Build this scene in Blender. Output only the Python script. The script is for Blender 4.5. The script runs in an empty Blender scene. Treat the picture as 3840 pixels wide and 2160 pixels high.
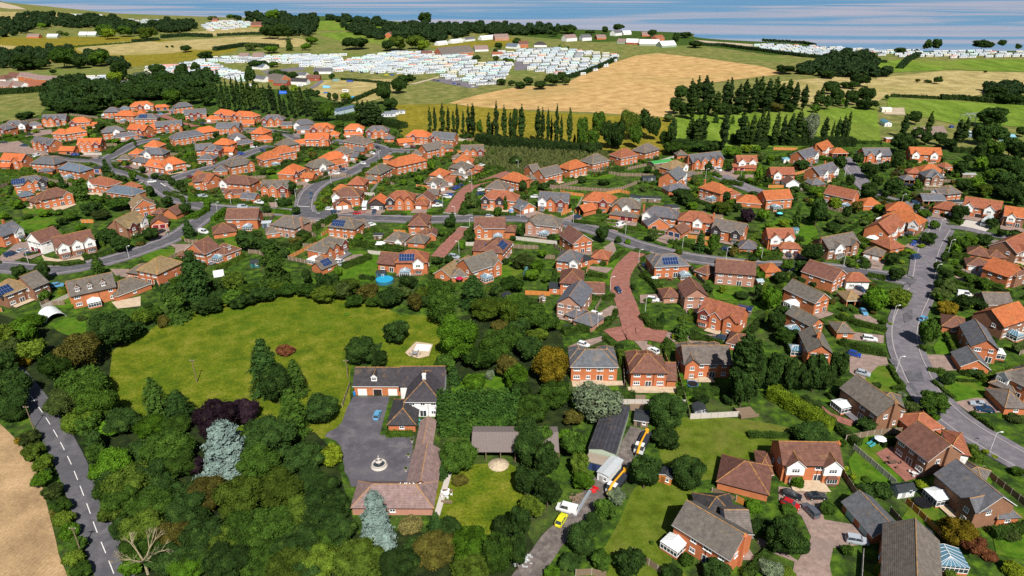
import bpy, math, random
import numpy as np
R=math.radians
D=bpy.data; SC=bpy.context.scene; COL=SC.collection
random.seed(7)
# ---------------------------------------------------------------- camera
F=2561.0; PITCH=R(25.5); H=110.0
cam=D.cameras.new('camera'); camo=D.objects.new('camera',cam); COL.objects.link(camo)
cam.sensor_width=36; cam.lens=36*F/3840; cam.clip_start=1; cam.clip_end=20000
camo.location=(0,0,H); camo.rotation_euler=(R(90)-PITCH,0,0); SC.camera=camo
# ---------------------------------------------------------------- sky and sun
SUN_AZ=R(168); SUN_EL=R(48.5)
w=D.worlds.new('World'); SC.world=w; w.use_nodes=True
nt=w.node_tree; bg=nt.nodes['Background']
sky=nt.nodes.new('ShaderNodeTexSky'); sky.sky_type='NISHITA'; sky.sun_disc=False
sky.sun_elevation=SUN_EL; sky.sun_rotation=SUN_AZ
nt.links.new(sky.outputs[0],bg.inputs[0]); bg.inputs[1].default_value=0.05
sun=D.lights.new('sun','SUN'); sun.energy=5.0; sun.angle=R(0.5); sun.color=(1,.945,.86)
suno=D.objects.new('sun',sun); COL.objects.link(suno)
suno.rotation_euler=(R(90)-SUN_EL,0,R(180)-SUN_AZ)
SC.view_settings.view_transform='Standard'; SC.view_settings.look='None'
SC.view_settings.exposure=0.38; SC.view_settings.gamma=1; SC.view_settings.use_curve_mapping=False
try:
    SC.cycles.max_bounces=5; SC.cycles.diffuse_bounces=1; SC.cycles.glossy_bounces=2
    SC.cycles.transparent_max_bounces=6; SC.cycles.use_denoising=False
except Exception: pass
# ---------------------------------------------------------------- projection of photo points on the land
cP,sP=math.cos(PITCH),math.sin(PITCH)
def G(px,py,z=0.0):
    u=(px-1920)/F; v=(py-1080)/F
    t=(z-H)/(-(v*cP+sP))
    return (u*t,(cP-v*sP)*t)
def P(X,Y,Z=0.0):
    d=Z-H; f=Y*cP-d*sP; dn=-(Y*sP)-d*cP
    return 1920+F*X/f,1080+F*dn/f
OX=OY=0.0; TS=1.0
def T(ox,oy,s):
    global OX,OY,TS
    OX,OY,TS=ox,oy,s
def q(x,y): return OX+x/TS,OY+y/TS
# ---------------------------------------------------------------- materials
def mat(name,rough=.8,spec=.3):
    m=D.materials.new(name); m.use_nodes=True
    b=m.node_tree.nodes['Principled BSDF']; b.inputs['Roughness'].default_value=rough
    b.inputs['Specular IOR Level'].default_value=spec
    return m,m.node_tree,b
def N(t,k,**kw):
    n=t.nodes.new(k)
    for a,v in kw.items():
        if a[0]=='_': setattr(n,a[1:],v)
        else: n.inputs[a.replace('__',' ')].default_value=v
    return n
def ramp(t,fac,stops):
    r=t.nodes.new('ShaderNodeValToRGB'); e=r.color_ramp.elements
    while len(e)<len(stops): e.new(.5)
    for i,(p,c) in enumerate(stops): e[i].position=p; e[i].color=(*c,1)
    t.links.new(fac,r.inputs[0]); return r.outputs[0]
def noise(t,vec,scale,detail=3,rough=.6,dist=0):
    n=N(t,'ShaderNodeTexNoise'); n.inputs['Scale'].default_value=scale; n.inputs['Detail'].default_value=detail
    n.inputs['Roughness'].default_value=rough; n.inputs['Distortion'].default_value=dist
    if vec is not None: t.links.new(vec,n.inputs['Vector'])
    return n.outputs['Fac']
def mix(t,a,b,fac,mode='MIX'):
    n=t.nodes.new('ShaderNodeMix'); n.data_type='RGBA'; n.blend_type=mode
    for s,i in ((fac,0),(a,6),(b,7)):
        if hasattr(s,'links'): t.links.new(s,n.inputs[i])
        elif isinstance(s,(int,float)): n.inputs[i].default_value=s
        else: n.inputs[i].default_value=(*s,1)
    return n.outputs[2]
def maprange(t,v,a,b,c,d):
    n=t.nodes.new('ShaderNodeMapRange'); t.links.new(v,n.inputs[0])
    for i,x in enumerate((a,b,c,d)): n.inputs[i+1].default_value=x
    return n.outputs[0]
def pos(t): return N(t,'ShaderNodeNewGeometry').outputs['Position']
def objc(t): return N(t,'ShaderNodeTexCoord').outputs['Object']
def mapping(t,vec,scale,rot=(0,0,0)):
    n=t.nodes.new('ShaderNodeMapping'); n.inputs['Scale'].default_value=scale; n.inputs['Rotation'].default_value=rot
    t.links.new(vec,n.inputs['Vector']); return n.outputs[0]
def bump(t,b,h,strength,dist):
    n=N(t,'ShaderNodeBump'); n.inputs['Strength'].default_value=strength; n.inputs['Distance'].default_value=dist
    t.links.new(h,n.inputs['Height']); t.links.new(n.outputs[0],b.inputs['Normal'])
def ground_mat(name,cols,scales=(.03,.35,3.0),rough=.95,stretch=None,bs=.5,bd=.12,contrast=1.0):
    """cols: dark, mid, light, patch"""
    m,t,b=mat(name,rough,.1); v=pos(t)
    if stretch: v=mapping(t,v,*stretch)
    big=noise(t,v,scales[0],4,.6,.4); midn=noise(t,v,scales[1],4,.65); fine=noise(t,v,scales[2],3,.7)
    c=ramp(t,midn,[(.36,cols[0]),(.51,cols[1]),(.66,cols[2])])
    c=mix(t,c,cols[3],maprange(t,big,.5,.72,0,.85))
    c=mix(t,c,(1,1,1),maprange(t,fine,.25,.75,0,1),'MULTIPLY') if False else c
    k=t.nodes.new('ShaderNodeMix'); k.data_type='RGBA'; k.blend_type='MULTIPLY'; k.inputs[0].default_value=1
    t.links.new(c,k.inputs[6])
    g=maprange(t,fine,.25,.75,1-.38*contrast,1+.38*contrast)
    cc=t.nodes.new('ShaderNodeCombineColor')
    for i in range(3): t.links.new(g,cc.inputs[i])
    t.links.new(cc.outputs[0],k.inputs[7]); t.links.new(k.outputs[2],b.inputs['Base Color'])
    bump(t,b,fine,bs,bd)
    return m
def paint(name,col,rough=.5,spec=.3,metal=0,var=.0,sc=2.0):
    m,t,b=mat(name,rough,spec); b.inputs['Metallic'].default_value=metal
    if var:
        n=noise(t,pos(t),sc,4,.65)
        c=ramp(t,n,[(.3,tuple(x*(1-var) for x in col)),(.7,tuple(min(1,x*(1+var)) for x in col))])
        t.links.new(c,b.inputs['Base Color'])
    else: b.inputs['Base Color'].default_value=(*col,1)
    return m
def objcol(t): return N(t,'ShaderNodeObjectInfo').outputs['Color']
def objrand(t): return N(t,'ShaderNodeObjectInfo').outputs['Random']
def scaled(t,c,val):
    k=t.nodes.new('ShaderNodeVectorMath'); k.operation='SCALE'
    t.links.new(c,k.inputs[0]); t.links.new(val,k.inputs['Scale']); return k.outputs[0]
M={}
# object-coloured tile: courses run level, so they follow height
def tile_mat():
    m,t,b=mat('roof_tile',.85,.15); v=pos(t)
    n1=noise(t,v,.9,4,.7); n2=noise(t,v,6,3,.7)
    c=scaled(t,objcol(t),maprange(t,n1,.3,.7,.68,1.30))
    c=scaled(t,c,maprange(t,n2,.25,.75,.72,1.28))
    wv=N(t,'ShaderNodeTexWave',_wave_type='BANDS',_bands_direction='Z'); wv.inputs['Scale'].default_value=1.55
    wv.inputs['Distortion'].default_value=.25; t.links.new(v,wv.inputs['Vector'])
    c=scaled(t,c,maprange(t,wv.outputs['Fac'],0,1,.8,1.1))
    li=noise(t,v,.35,5,.75); lichen=mix(t,c,(.30,.19,.08),maprange(t,li,.56,.74,0,.38))
    t.links.new(lichen,b.inputs['Base Color']); bump(t,b,wv.outputs['Fac'],.35,.05); return m
M['tile']=tile_mat()
def ridge_mat():
    m,t,b=mat('ridge_tile',.85,.1)
    n=noise(t,pos(t),1.2,4,.7)
    c=mix(t,objcol(t),(.50,.26,.07),maprange(t,n,.35,.6,.12,.75)); t.links.new(c,b.inputs['Base Color']); return m
M['ridge']=ridge_mat()
def brick_mat():
    m,t,b=mat('brick',.9,.1); v=pos(t)
    n1=noise(t,v,.5,3,.6); n2=noise(t,v,5.5,2,.8)
    c=scaled(t,objcol(t),maprange(t,n1,.3,.7,.88,1.1))
    c=mix(t,c,(.62,.50,.40),maprange(t,n2,.58,.75,0,.5))
    c=mix(t,c,(.20,.07,.04),maprange(t,n2,.42,.22,0,.55)); t.links.new(c,b.inputs['Base Color'])
    bump(t,b,n2,.3,.02); return m
M['brick']=brick_mat()
def clad_mat():
    m,t,b=mat('cladding',.75,.2); v=pos(t)
    wv=N(t,'ShaderNodeTexWave',_wave_type='BANDS',_bands_direction='Z'); wv.inputs['Scale'].default_value=2.2
    t.links.new(v,wv.inputs['Vector'])
    c=scaled(t,objcol(t),maprange(t,wv.outputs['Fac'],0,1,.86,1.05))
    c=scaled(t,c,maprange(t,noise(t,v,1.5,3),.3,.7,.9,1.08)); t.links.new(c,b.inputs['Base Color']); return m
M['clad']=clad_mat()
def leaf_mat(name,amt=1.0,tint=(.12,.15,.012)):
    m,t,b=mat(name,.8,.05); v=pos(t)
    n1=noise(t,v,.55,3,.6); n2=noise(t,v,3.5,2,.7)
    c=scaled(t,objcol(t),maprange(t,n1,.3,.7,1-.5*amt,1+.7*amt))
    c=scaled(t,c,maprange(t,n2,.25,.75,.55,1.6))
    c=mix(t,c,tint,maprange(t,n1,.6,.75,0,.35))
    t.links.new(c,b.inputs['Base Color'])
    tr=N(t,'ShaderNodeBsdfTranslucent'); t.links.new(c,tr.inputs[0])
    mx=N(t,'ShaderNodeMixShader'); mx.inputs[0].default_value=.12
    t.links.new(b.outputs[0],mx.inputs[1]); t.links.new(tr.outputs[0],mx.inputs[2])
    t.links.new(mx.outputs[0],t.nodes['Material Output'].inputs[0]); return m
M['leaf']=leaf_mat('leaf'); M['leafblue']=leaf_mat('leaf_blue',.5,(.30,.38,.36))
M['bark']=paint('bark',(.10,.075,.05),.95,.05,var=.4,sc=3)
M['white']=paint('white_paint',(.80,.80,.80),.45,.3)
M['cream']=paint('cream_paint',(.72,.68,.56),.5)
M['render']=paint('white_render',(.76,.76,.74),.85,.1,var=.04,sc=.7)
def carpaint():
    m,t,b=mat('car_paint',.25,.5); t.links.new(objcol(t),b.inputs['Base Color']); b.inputs['Coat Weight'].default_value=.6; return m
M['car']=carpaint()
def pcol():
    m,t,b=mat('painted',.55,.3); v=pos(t)
    t.links.new(scaled(t,objcol(t),maprange(t,noise(t,v,2.5,3),.3,.7,.9,1.08)),b.inputs['Base Color']); return m
M['paint']=pcol()
M['glass']=paint('window_glass',(.035,.045,.055),.06,.6)
M['roofglass']=paint('roof_glass',(.08,.18,.25),.08,.8)
M['opal']=paint('opal_roof',(.72,.76,.76),.3,.4)
M['solar']=paint('solar_cell',(.012,.03,.10),.12,.6)
M['alu']=paint('aluminium',(.45,.5,.55),.35,.5,.5)
M['black']=paint('black_plastic',(.012,.012,.014),.5,.3)
M['tyre']=paint('tyre_rubber',(.015,.015,.015),.8,.2)
M['red']=paint('red_lamp',(.5,.01,.01),.3,.5)
M['lampg']=paint('lamp_glass',(.75,.78,.8),.15,.5)
M['wood']=paint('weathered_wood',(.20,.145,.10),.9,.1,var=.3,sc=4)
M['orange_wood']=paint('orange_wood',(.52,.20,.05),.8,.1,var=.2,sc=4)
M['stone']=paint('pale_stone',(.48,.44,.40),.9,.1,var=.2,sc=4)
M['felt']=paint('roofing_felt',(.035,.04,.045),.9,.1,var=.3,sc=2)
M['water']=paint('pool_water',(.02,.33,.55),.06,.6)
M['metal']=paint('galvanised',(.55,.57,.58),.4,.5,.3)
# ---------------------------------------------------------------- mesh builder
class MB:
    def __init__(s): s.v=[];s.f=[];s.m=[];s.mats=[]
    def mi(s,k):
        if k not in s.mats: s.mats.append(k)
        return s.mats.index(k)
    def poly(s,pts,k):
        i=len(s.v); s.v.extend(pts); s.f.append(tuple(range(i,i+len(pts)))); s.m.append(s.mi(k))
    def box(s,x0,y0,z0,x1,y1,z1,k,bottom=True):
        i=len(s.v); s.v.extend([(x0,y0,z0),(x1,y0,z0),(x1,y1,z0),(x0,y1,z0),(x0,y0,z1),(x1,y0,z1),(x1,y1,z1),(x0,y1,z1)])
        fs=[(0,1,5,4),(1,2,6,5),(2,3,7,6),(3,0,4,7),(4,5,6,7)]+([(3,2,1,0)] if bottom else [])
        s.f.extend(tuple(i+a for a in f) for f in fs); s.m.extend([s.mi(k)]*len(fs))
    def bar(s,a,b,r,k,n=6,r2=None):
        """tapered prism from a to b"""
        r2=r if r2 is None else r2
        d=[b[i]-a[i] for i in range(3)]; L=math.sqrt(sum(x*x for x in d)) or 1; d=[x/L for x in d]
        up=(0,0,1) if abs(d[2])<.9 else (1,0,0)
        u=[d[1]*up[2]-d[2]*up[1],d[2]*up[0]-d[0]*up[2],d[0]*up[1]-d[1]*up[0]]; l=math.sqrt(sum(x*x for x in u)); u=[x/l for x in u]
        w2=[d[1]*u[2]-d[2]*u[1],d[2]*u[0]-d[0]*u[2],d[0]*u[1]-d[1]*u[0]]
        i=len(s.v)
        for (p,rr) in ((a,r),(b,r2)):
            for k2 in range(n):
                t=2*math.pi*(k2+.5)/n
                s.v.append(tuple(p[j]+rr*(math.cos(t)*u[j]+math.sin(t)*w2[j]) for j in range(3)))
        mi=s.mi(k)
        for k2 in range(n):
            j=(k2+1)%n; s.f.append((i+k2,i+j,i+n+j,i+n+k2)); s.m.append(mi)
        s.f.append(tuple(i+n+k2 for k2 in range(n))); s.m.append(mi)
        s.f.append(tuple(i+k2 for k2 in range(n-1,-1,-1))); s.m.append(mi)
    def lathe(s,prof,k,n=16,cx=0,cy=0):
        i=len(s.v); mi=s.mi(k)
        for r,z in prof:
            for j in range(n):
                t=2*math.pi*j/n; s.v.append((cx+r*math.cos(t),cy+r*math.sin(t),z))
        for a in range(len(prof)-1):
            for j in range(n):
                j2=(j+1)%n; s.f.append((i+a*n+j,i+a*n+j2,i+(a+1)*n+j2,i+(a+1)*n+j)); s.m.append(mi)
        s.f.append(tuple(i+(len(prof)-1)*n+j for j in range(n))); s.m.append(mi)
    def add(s,o,f=lambda p:p):
        i=len(s.v); s.v.extend(f(p) for p in o.v)
        for fc,m in zip(o.f,o.m): s.f.append(tuple(i+a for a in fc)); s.m.append(s.mi(o.mats[m]))
    def mesh(s,name,smooth=False):
        me=D.meshes.new(name); me.from_pydata(s.v,[],s.f)
        for k in s.mats: me.materials.append(M[k])
        if len(s.mats)>1: me.polygons.foreach_set('material_index',s.m)
        if smooth: me.polygons.foreach_set('use_smooth',[True]*len(s.f))
        me.update(); return me
def link(name,me,parent=None,loc=(0,0,0),rz=0,col=None,scale=None):
    o=D.objects.new(name,me); COL.objects.link(o)
    o.location=loc
    if rz: o.rotation_euler=(0,0,rz)
    if scale is not None: o.scale=scale if hasattr(scale,'__len__') else (scale,)*3
    if parent is not None: o.parent=parent
    if col: o.color=(*col[:3],1)
    return o
REG=[]   # every top-level thing: object, look, where, photo x
ZONES=[(0,0,600,330,'in the far left countryside'),(600,0,1650,230,'on the far shore fields'),
(1650,0,2650,230,'near the far shore'),(2650,0,3840,330,'near the coast at far right'),
(600,230,1550,420,'around the camping field'),(1500,230,2560,560,'beside the wheat field'),(2400,230,3400,560,'around the right-hand paddocks'),
(3300,300,3840,560,'in the far right grounds'),
(0,0,420,560,'in the estate\'s far left'),(420,0,800,560,'in the upper-left estate'),(800,0,1220,560,'below the poplar belt'),(1220,0,1620,620,'by the curving street\'s bend'),
(0,0,420,760,'left of the white car junction'),(420,0,800,760,'right of the white car junction'),(800,0,1240,820,'left of the curving street'),(1240,0,1720,820,'between curving street and brick lane'),
(1620,0,2150,700,'behind the red brick lane'),(2150,0,2750,720,'below the tall reed bed'),(2750,0,3300,720,'around the upper right close'),(3300,0,3840,760,'below the upper right wood'),
(1720,0,2400,860,'right of the brick lane'),(2400,0,2900,830,'above the long middle road'),(2900,0,3300,860,'above the right side street'),(3300,0,3840,1000,'around the right-hand bend'),
(0,0,330,1010,'above the left entrance road'),(330,0,800,1010,'along the left entrance road'),(800,0,1350,1130,'below the long middle road'),(1350,0,1750,1130,'near the round blue pool'),
(1750,0,2150,1130,'left of the brick cul-de-sac'),(2150,0,2560,1280,'beside the brick cul-de-sac'),(2560,0,3000,1280,'right of the brick cul-de-sac'),(3000,0,3440,1400,'left of the winding street'),(3440,0,3840,1800,'right of the winding street'),
(0,0,700,1350,'above the big meadow corner'),(700,0,1500,1350,'along the meadow\'s top edge'),(1500,0,2150,1500,'behind the manor house'),(2100,0,2760,1620,'by the three cul-de-sac houses'),(2700,0,3200,1600,'in the shaded tree belt'),
(0,0,800,1720,'left of the meadow'),(800,0,1300,1760,'left of the dark courtyard'),(1300,0,1750,1900,'around the dark courtyard'),(1700,0,2150,1900,'around the open barn'),(2150,0,2700,1900,'along the contractor lane'),(2700,0,3250,2160,'around the lower right lawns'),(3200,0,3840,2160,'in the lower right gardens'),
(0,0,560,2160,'beside the country road'),(560,0,1300,2160,'in the lower left wood'),(1300,0,2000,2160,'in front of the stable block'),(2000,0,2760,2160,'beside the lower lane')]
def zone(x,y):
    for a,b,c,d,s in ZONES:
        if a<=x<=c and b<=y<=d: return s
    return 'on the far edge' if y<1000 else 'at the near edge'
def reg(o,look,cat,group=None,at=None,full=None):
    if at is None: at=P(o.location.x,o.location.y,o.location.z)
    o['category']=cat
    if group: o['group']=group
    if full: o['label']=full
    else: REG.append((o,look,zone(*at),at[0]))
    return o
def thing(name,look,cat,x,y,z=0,rz=0,group=None,full=None):
    o=D.objects.new(name,None); COL.objects.link(o); o.location=(x,y,z); o.rotation_euler=(0,0,rz); o.empty_display_size=.5
    return reg(o,look,cat,group,P(x,y,z),full)
def ordw(n):
    if n<=12: return ['','first','second','third','fourth','fifth','sixth','seventh','eighth','ninth','tenth','eleventh','twelfth'][n]
    return '%d%s'%(n,'th' if 10<=n%100<=20 else {1:'st',2:'nd',3:'rd'}.get(n%10,'th'))
def finish_labels():
    g={}
    for r in REG: g.setdefault((r[1],r[2]),[]).append(r)
    for (look,z),rs in g.items():
        rs.sort(key=lambda r:r[3])
        for i,r in enumerate(rs):
            if len(rs)==1: s='%s %s'%(look,z)
            elif len(rs)==2: s='%s, %s of two %s'%(look,'leftmost' if i==0 else 'rightmost',z)
            elif i==0: s='%s, leftmost %s'%(look,z)
            elif i==len(rs)-1: s='%s, rightmost %s'%(look,z)
            else: s='%s, %s from left %s'%(look,ordw(i+1),z)
            r[0]['label']=s
def structure(name,me,loc=(0,0,0),kind='structure'):
    o=link(name,me,None,loc); o['kind']=kind; return o
FOOT=[]  # footprints (cx,cy,ux,uy,hl,hd) that plants keep off
def blocked(x,y,m=1.0):
    for cx,cy,ux,uy,a,b in FOOT:
        dx,dy=x-cx,y-cy
        if abs(dx)>30 or abs(dy)>30: continue
        if abs(dx*ux+dy*uy)<a+m and abs(-dx*uy+dy*ux)<b+m: return True
    for pts,wd in ROADW:
        for (x0,y0),(x1,y1) in zip(pts,pts[1:]):
            ex,ey=x1-x0,y1-y0; l=ex*ex+ey*ey or 1
            t=max(0,min(1,((x-x0)*ex+(y-y0)*ey)/l))
            if (x-x0-t*ex)**2+(y-y0-t*ey)**2<(wd/2+m)**2: return True
    return False
ROADW=[]
def sheet(pts,z,k,name,thick=0):
    b=MB(); b.poly([(x,y,z) for x,y in pts],k); return b
def smooth_line(pts,n=6,closed=False):
    """Catmull-Rom through points"""
    out=[]; m=len(pts)
    rng=range(m) if closed else range(m-1)
    for i in rng:
        g=(lambda j:pts[j%m]) if closed else (lambda j:pts[max(0,min(m-1,j))])
        p0,p1,p2,p3=g(i-1),g(i),g(i+1),g(i+2)
        for k in range(n):
            t=k/n
            out.append(tuple(.5*((2*p1[a])+(-p0[a]+p2[a])*t+(2*p0[a]-5*p1[a]+4*p2[a]-p3[a])*t*t+(-p0[a]+3*p1[a]-3*p2[a]+p3[a])*t**3) for a in (0,1)))
    if not closed: out.append(tuple(pts[-1]))
    return out
def ribbon(b,pts,w,z,k,off=0.0,h=None):
    """strip of width w along pts, offset sideways; h gives it upright edges down to z-h"""
    L=[];Rr=[]; n=len(pts)
    for i,(x,y) in enumerate(pts):
        a=pts[max(0,i-1)]; c=pts[min(n-1,i+1)]; dx,dy=c[0]-a[0],c[1]-a[1]; l=math.hypot(dx,dy) or 1; nx,ny=-dy/l,dx/l
        L.append((x+nx*(off+w/2),y+ny*(off+w/2))); Rr.append((x+nx*(off-w/2),y+ny*(off-w/2)))
    for i in range(n-1):
        b.poly([(*Rr[i],z),(*Rr[i+1],z),(*L[i+1],z),(*L[i],z)],k)
        if h:
            b.poly([(*Rr[i],z-h),(*Rr[i+1],z-h),(*Rr[i+1],z),(*Rr[i],z)],k)
            b.poly([(*L[i],z),(*L[i+1],z),(*L[i+1],z-h),(*L[i],z-h)],k)
# ================================================================ setting: land, sea, fields, roads
V=2576/3840
M['g_garden']=ground_mat('garden_ground',[(.014,.028,.007),(.038,.080,.009),(.085,.155,.012),(.060,.065,.026)],(.07,.30,3.0))
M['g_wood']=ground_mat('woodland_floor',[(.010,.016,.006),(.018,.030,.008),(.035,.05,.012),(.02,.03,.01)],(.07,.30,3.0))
M['g_lawn2']=ground_mat('lower_lawn',[(.060,.090,.006),(.085,.125,.010),(.120,.150,.018),(.15,.14,.035)],(.05,.3,3.5))
M['g_lawn']=ground_mat('lawn',[(.040,.095,.005),(.060,.138,.008),(.090,.165,.012),(.12,.135,.02)],(.10,.4,5.0),contrast=.8)
M['g_meadow']=ground_mat('meadow',[(.058,.095,.005),(.105,.135,.007),(.165,.172,.020),(.060,.118,.005)],(.030,.17,1.6),contrast=1.35)
M['g_rough']=ground_mat('rough_grass',[(.10,.12,.03),(.16,.165,.045),(.24,.22,.08),(.10,.16,.025)],(.012,.10,.9))
M['g_olive']=ground_mat('olive_grass',[(.15,.13,.012),(.20,.165,.015),(.26,.215,.03),(.13,.13,.012)],(.02,.15,.8))
M['g_tan']=ground_mat('dry_grass',[(.26,.21,.085),(.36,.29,.12),(.45,.37,.17),(.24,.22,.06)],(.009,.07,.6))
M['g_green']=ground_mat('green_field',[(.09,.15,.015),(.125,.20,.02),(.17,.25,.035),(.18,.20,.04)],(.01,.08,.6),stretch=((1,.25,1),(0,0,.5)))
M['g_far']=ground_mat('far_land',[(.03,.055,.012),(.06,.09,.02),(.12,.14,.035),(.03,.05,.012)],(.008,.05,.4))
def wheat_mat(name,cols,lines,rot):
    m=ground_mat(name,cols,(.012,.09,1.6),contrast=.7); t=m.node_tree; b=t.nodes['Principled BSDF']
    v=mapping(t,pos(t),(1,1,1),(0,0,rot))
    wv=N(t,'ShaderNodeTexWave',_wave_type='BANDS',_bands_direction='X'); wv.inputs['Scale'].default_value=lines
    wv.inputs['Distortion'].default_value=6; wv.inputs['Detail'].default_value=1; wv.inputs['Detail Scale'].default_value=.12 if lines<.1 else .02
    t.links.new(v,wv.inputs['Vector']); src=b.inputs['Base Color'].links[0].from_socket
    t.links.new(mix(t,src,(.55,.50,.42) ,maprange(t,wv.outputs['Fac'],.0,.06,.4,0),'MULTIPLY'),b.inputs['Base Color']); return m
M['g_wheat']=wheat_mat('wheat_field',[(.36,.225,.090),(.47,.30,.125),(.55,.37,.165),(.31,.235,.085)],.016,.9)
M['g_stubble']=wheat_mat('stubble_field',[(.26,.175,.095),(.35,.235,.125),(.44,.30,.165),(.42,.26,.085)],.35,.17)
M['g_sand']=ground_mat('sand_ground',[(.36,.29,.20),(.44,.36,.26),(.50,.42,.31),(.36,.30,.2)],(.05,.3,2))
M['asphalt']=ground_mat('asphalt',[(.080,.079,.090),(.104,.102,.114),(.132,.128,.140),(.080,.080,.090)],(.05,.35,6),.9,bs=.15,bd=.02,contrast=.7)
M['asphalt2']=ground_mat('old_asphalt',[(.130,.120,.138),(.160,.148,.165),(.20,.182,.20),(.115,.11,.125)],(.08,.5,6),.9,bs=.15,bd=.02,contrast=.7)
M['courtyard']=ground_mat('courtyard_tarmac',[(.075,.072,.085),(.095,.09,.105),(.14,.13,.14),(.12,.112,.125)],(.09,.3,6),.9,bs=.15,bd=.02,contrast=.6)
M['redbrick']=ground_mat('red_block_paving',[(.21,.090,.068),(.26,.112,.086),(.31,.14,.11),(.22,.115,.095)],(.1,.6,5),.9,bs=.15,bd=.02,contrast=.5)
M['drive']=ground_mat('drive_block_paving',[(.21,.155,.130),(.27,.195,.165),(.33,.24,.205),(.20,.155,.14)],(.12,.7,5),.9,bs=.15,bd=.02,contrast=.6)
M['patio']=ground_mat('patio_slabs',[(.42,.32,.22),(.50,.39,.27),(.55,.44,.32),(.38,.32,.25)],(.15,.8,5),.9,bs=.1,bd=.02,contrast=.5)
M['gravel']=ground_mat('lane_gravel',[(.10,.085,.08),(.145,.125,.115),(.20,.17,.155),(.09,.08,.07)],(.12,.7,5),.95,contrast=.9)
M['kerb']=paint('kerb_stone',(.34,.31,.31),.9,.1,var=.15,sc=3)
M['line']=paint('road_marking',(.72,.72,.70),.7,.2,var=.1,sc=5)
M['soil']=ground_mat('flower_bed',[(.025,.035,.012),(.045,.06,.018),(.07,.09,.025),(.04,.07,.015)],(.1,.9,3))
# sea: turbid estuary water; silt streaks and sky reflections painted into its colour
def sea():
    m,t,b=mat('sea_water',.35,.25); v=mapping(t,pos(t),(.0005,.0019,1),(0,0,-.12))
    n=noise(t,v,1.7,5,.55,1.6); f=noise(t,pos(t),.10,4,.8)
    c=ramp(t,n,[(.36,(.075,.22,.40)),(.47,(.12,.25,.40)),(.55,(.26,.30,.40)),(.68,(.34,.34,.42))])
    c=scaled(t,c,maprange(t,f,.25,.75,.88,1.1)); t.links.new(c,b.inputs['Base Color']); bump(t,b,f,.5,.6); return m
M['sea']=sea()
COAST=[(0,3),(65,27),(150,35),(280,47),(370,58),(480,68),(620,74),(800,72),(1000,62),(1150,60),(1280,62),(1420,74),(1560,86),(1880,98),(2100,108),(2560,122),(2600,137),(2710,149),(3010,164),(3110,181),(3310,191),(3560,192),(3840,190)]
cw=smooth_line([G(*p) for p in COAST],3)
cw=[(-6000,cw[0][1]+900)]+cw+[(6000,cw[-1][1]-100)]
land=[(x,y,0) for x,y in cw]+[(6000,-300,0),(-6000,-300,0)]
b=MB(); b.poly(land[::-1],'g_garden')
for (x0,y0),(x1,y1) in zip(cw,cw[1:]):
    b.poly([(x0,y0,0),(x0,y0+4,-7),(x1,y1+4,-7),(x1,y1,0)],'g_sand')
structure('ground',b.mesh('ground'))
b=MB(); b.poly([(-30000,300,-6.5),(30000,300,-6.5),(30000,40000,-6.5),(-30000,40000,-6.5)],'sea'); structure('sea',b.mesh('sea'))
fz=[.03]; DRIVEBOX=[]
def indrive(x,y):
    for pl in DRIVEBOX:
        c=False; j=len(pl)-1
        for i in range(len(pl)):
            xi,yi=pl[i];xj,yj=pl[j]
            if (yi>y)!=(yj>y) and x<(xj-xi)*(y-yi)/(yj-yi)+xi: c=not c
            j=i
        if c: return True
    return False
def field(pts,k,name,s=V,sm=0,step=.012):
    w_=[G(x/s,y/s) for x,y in pts]
    if sm: w_=smooth_line(w_,sm,True)
    b=MB(); b.poly([(x,y,fz[0]) for x,y in w_][::-1],k)
    me=b.mesh(name)
    # keep the sheet facing up
    if me.polygons[0].normal.z<0: me.flip_normals()
    structure(name,me); fz[0]+=step
field([(-300,300),(-300,20),(0,4),(300,34),(800,52),(1300,90),(1900,140),(2700,130),(2700,420),(2300,360),(1700,350),(1200,330),(900,240),(500,210),(300,240)],'g_rough','far_fields')
field([(-200,25),(180,33),(330,50),(150,46),(-200,50)],'g_tan','headland_field')
field([(-300,102),(210,92),(370,96),(600,120),(480,150),(330,168),(150,150),(-300,140)],'g_olive','pasture',sm=3)
field([(-300,118),(-20,112),(100,128),(40,136),(-300,140)],'g_tan','dry_pasture',sm=3)
field([(190,122),(320,104),(420,108),(480,124),(400,136),(270,138)],'g_tan','dry_pasture',sm=3)
field([(390,108),(520,98),(640,92),(760,98),(750,118),(620,116),(500,126)],'g_tan','dry_pasture',sm=3)
field([(470,82),(600,68),(680,72),(690,84),(560,92)],'g_tan','dry_pasture')
field([(760,58),(850,50),(960,54),(965,72),(880,78),(780,76)],'g_green','green_field')
field([(790,84),(900,80),(990,96),(960,112),(860,104)],'g_green','green_field')
field([(500,152),(620,138),(760,134),(740,146),(560,160)],'g_green','green_field')
field([(-300,232),(60,234),(150,232),(120,262),(60,300),(-300,320)],'g_rough','pasture',sm=3)
field([(1080,118),(1180,106),(1290,96),(1330,104),(1260,120),(1130,128)],'g_olive','pasture')
field([(1420,110),(1560,104),(1650,110),(1690,124),(1600,138),(1530,158),(1440,146)],'g_rough','pasture')
field([(1660,116),(1760,114),(2070,158),(1990,176),(1900,168),(1740,138)],'g_rough','sheep_pasture')
field([(790,212),(860,196),(1000,200),(1030,212),(980,236),(900,262),(800,240)],'g_tan','camping_field',sm=2)
field([(1010,218),(1080,200),(1180,206),(1220,218),(1130,262),(1010,264)],'g_rough','pasture')
field([(1128,260),(1200,240),(1300,219),(1420,212),(1478,182),(1530,163),(1600,140),(1655,134),(1780,148),(1920,168),(1975,186),(1890,196),(1760,212),(1700,240),(1690,296),(1580,290),(1500,284),(1330,277),(1210,272)],'g_wheat','wheat_field')
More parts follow.
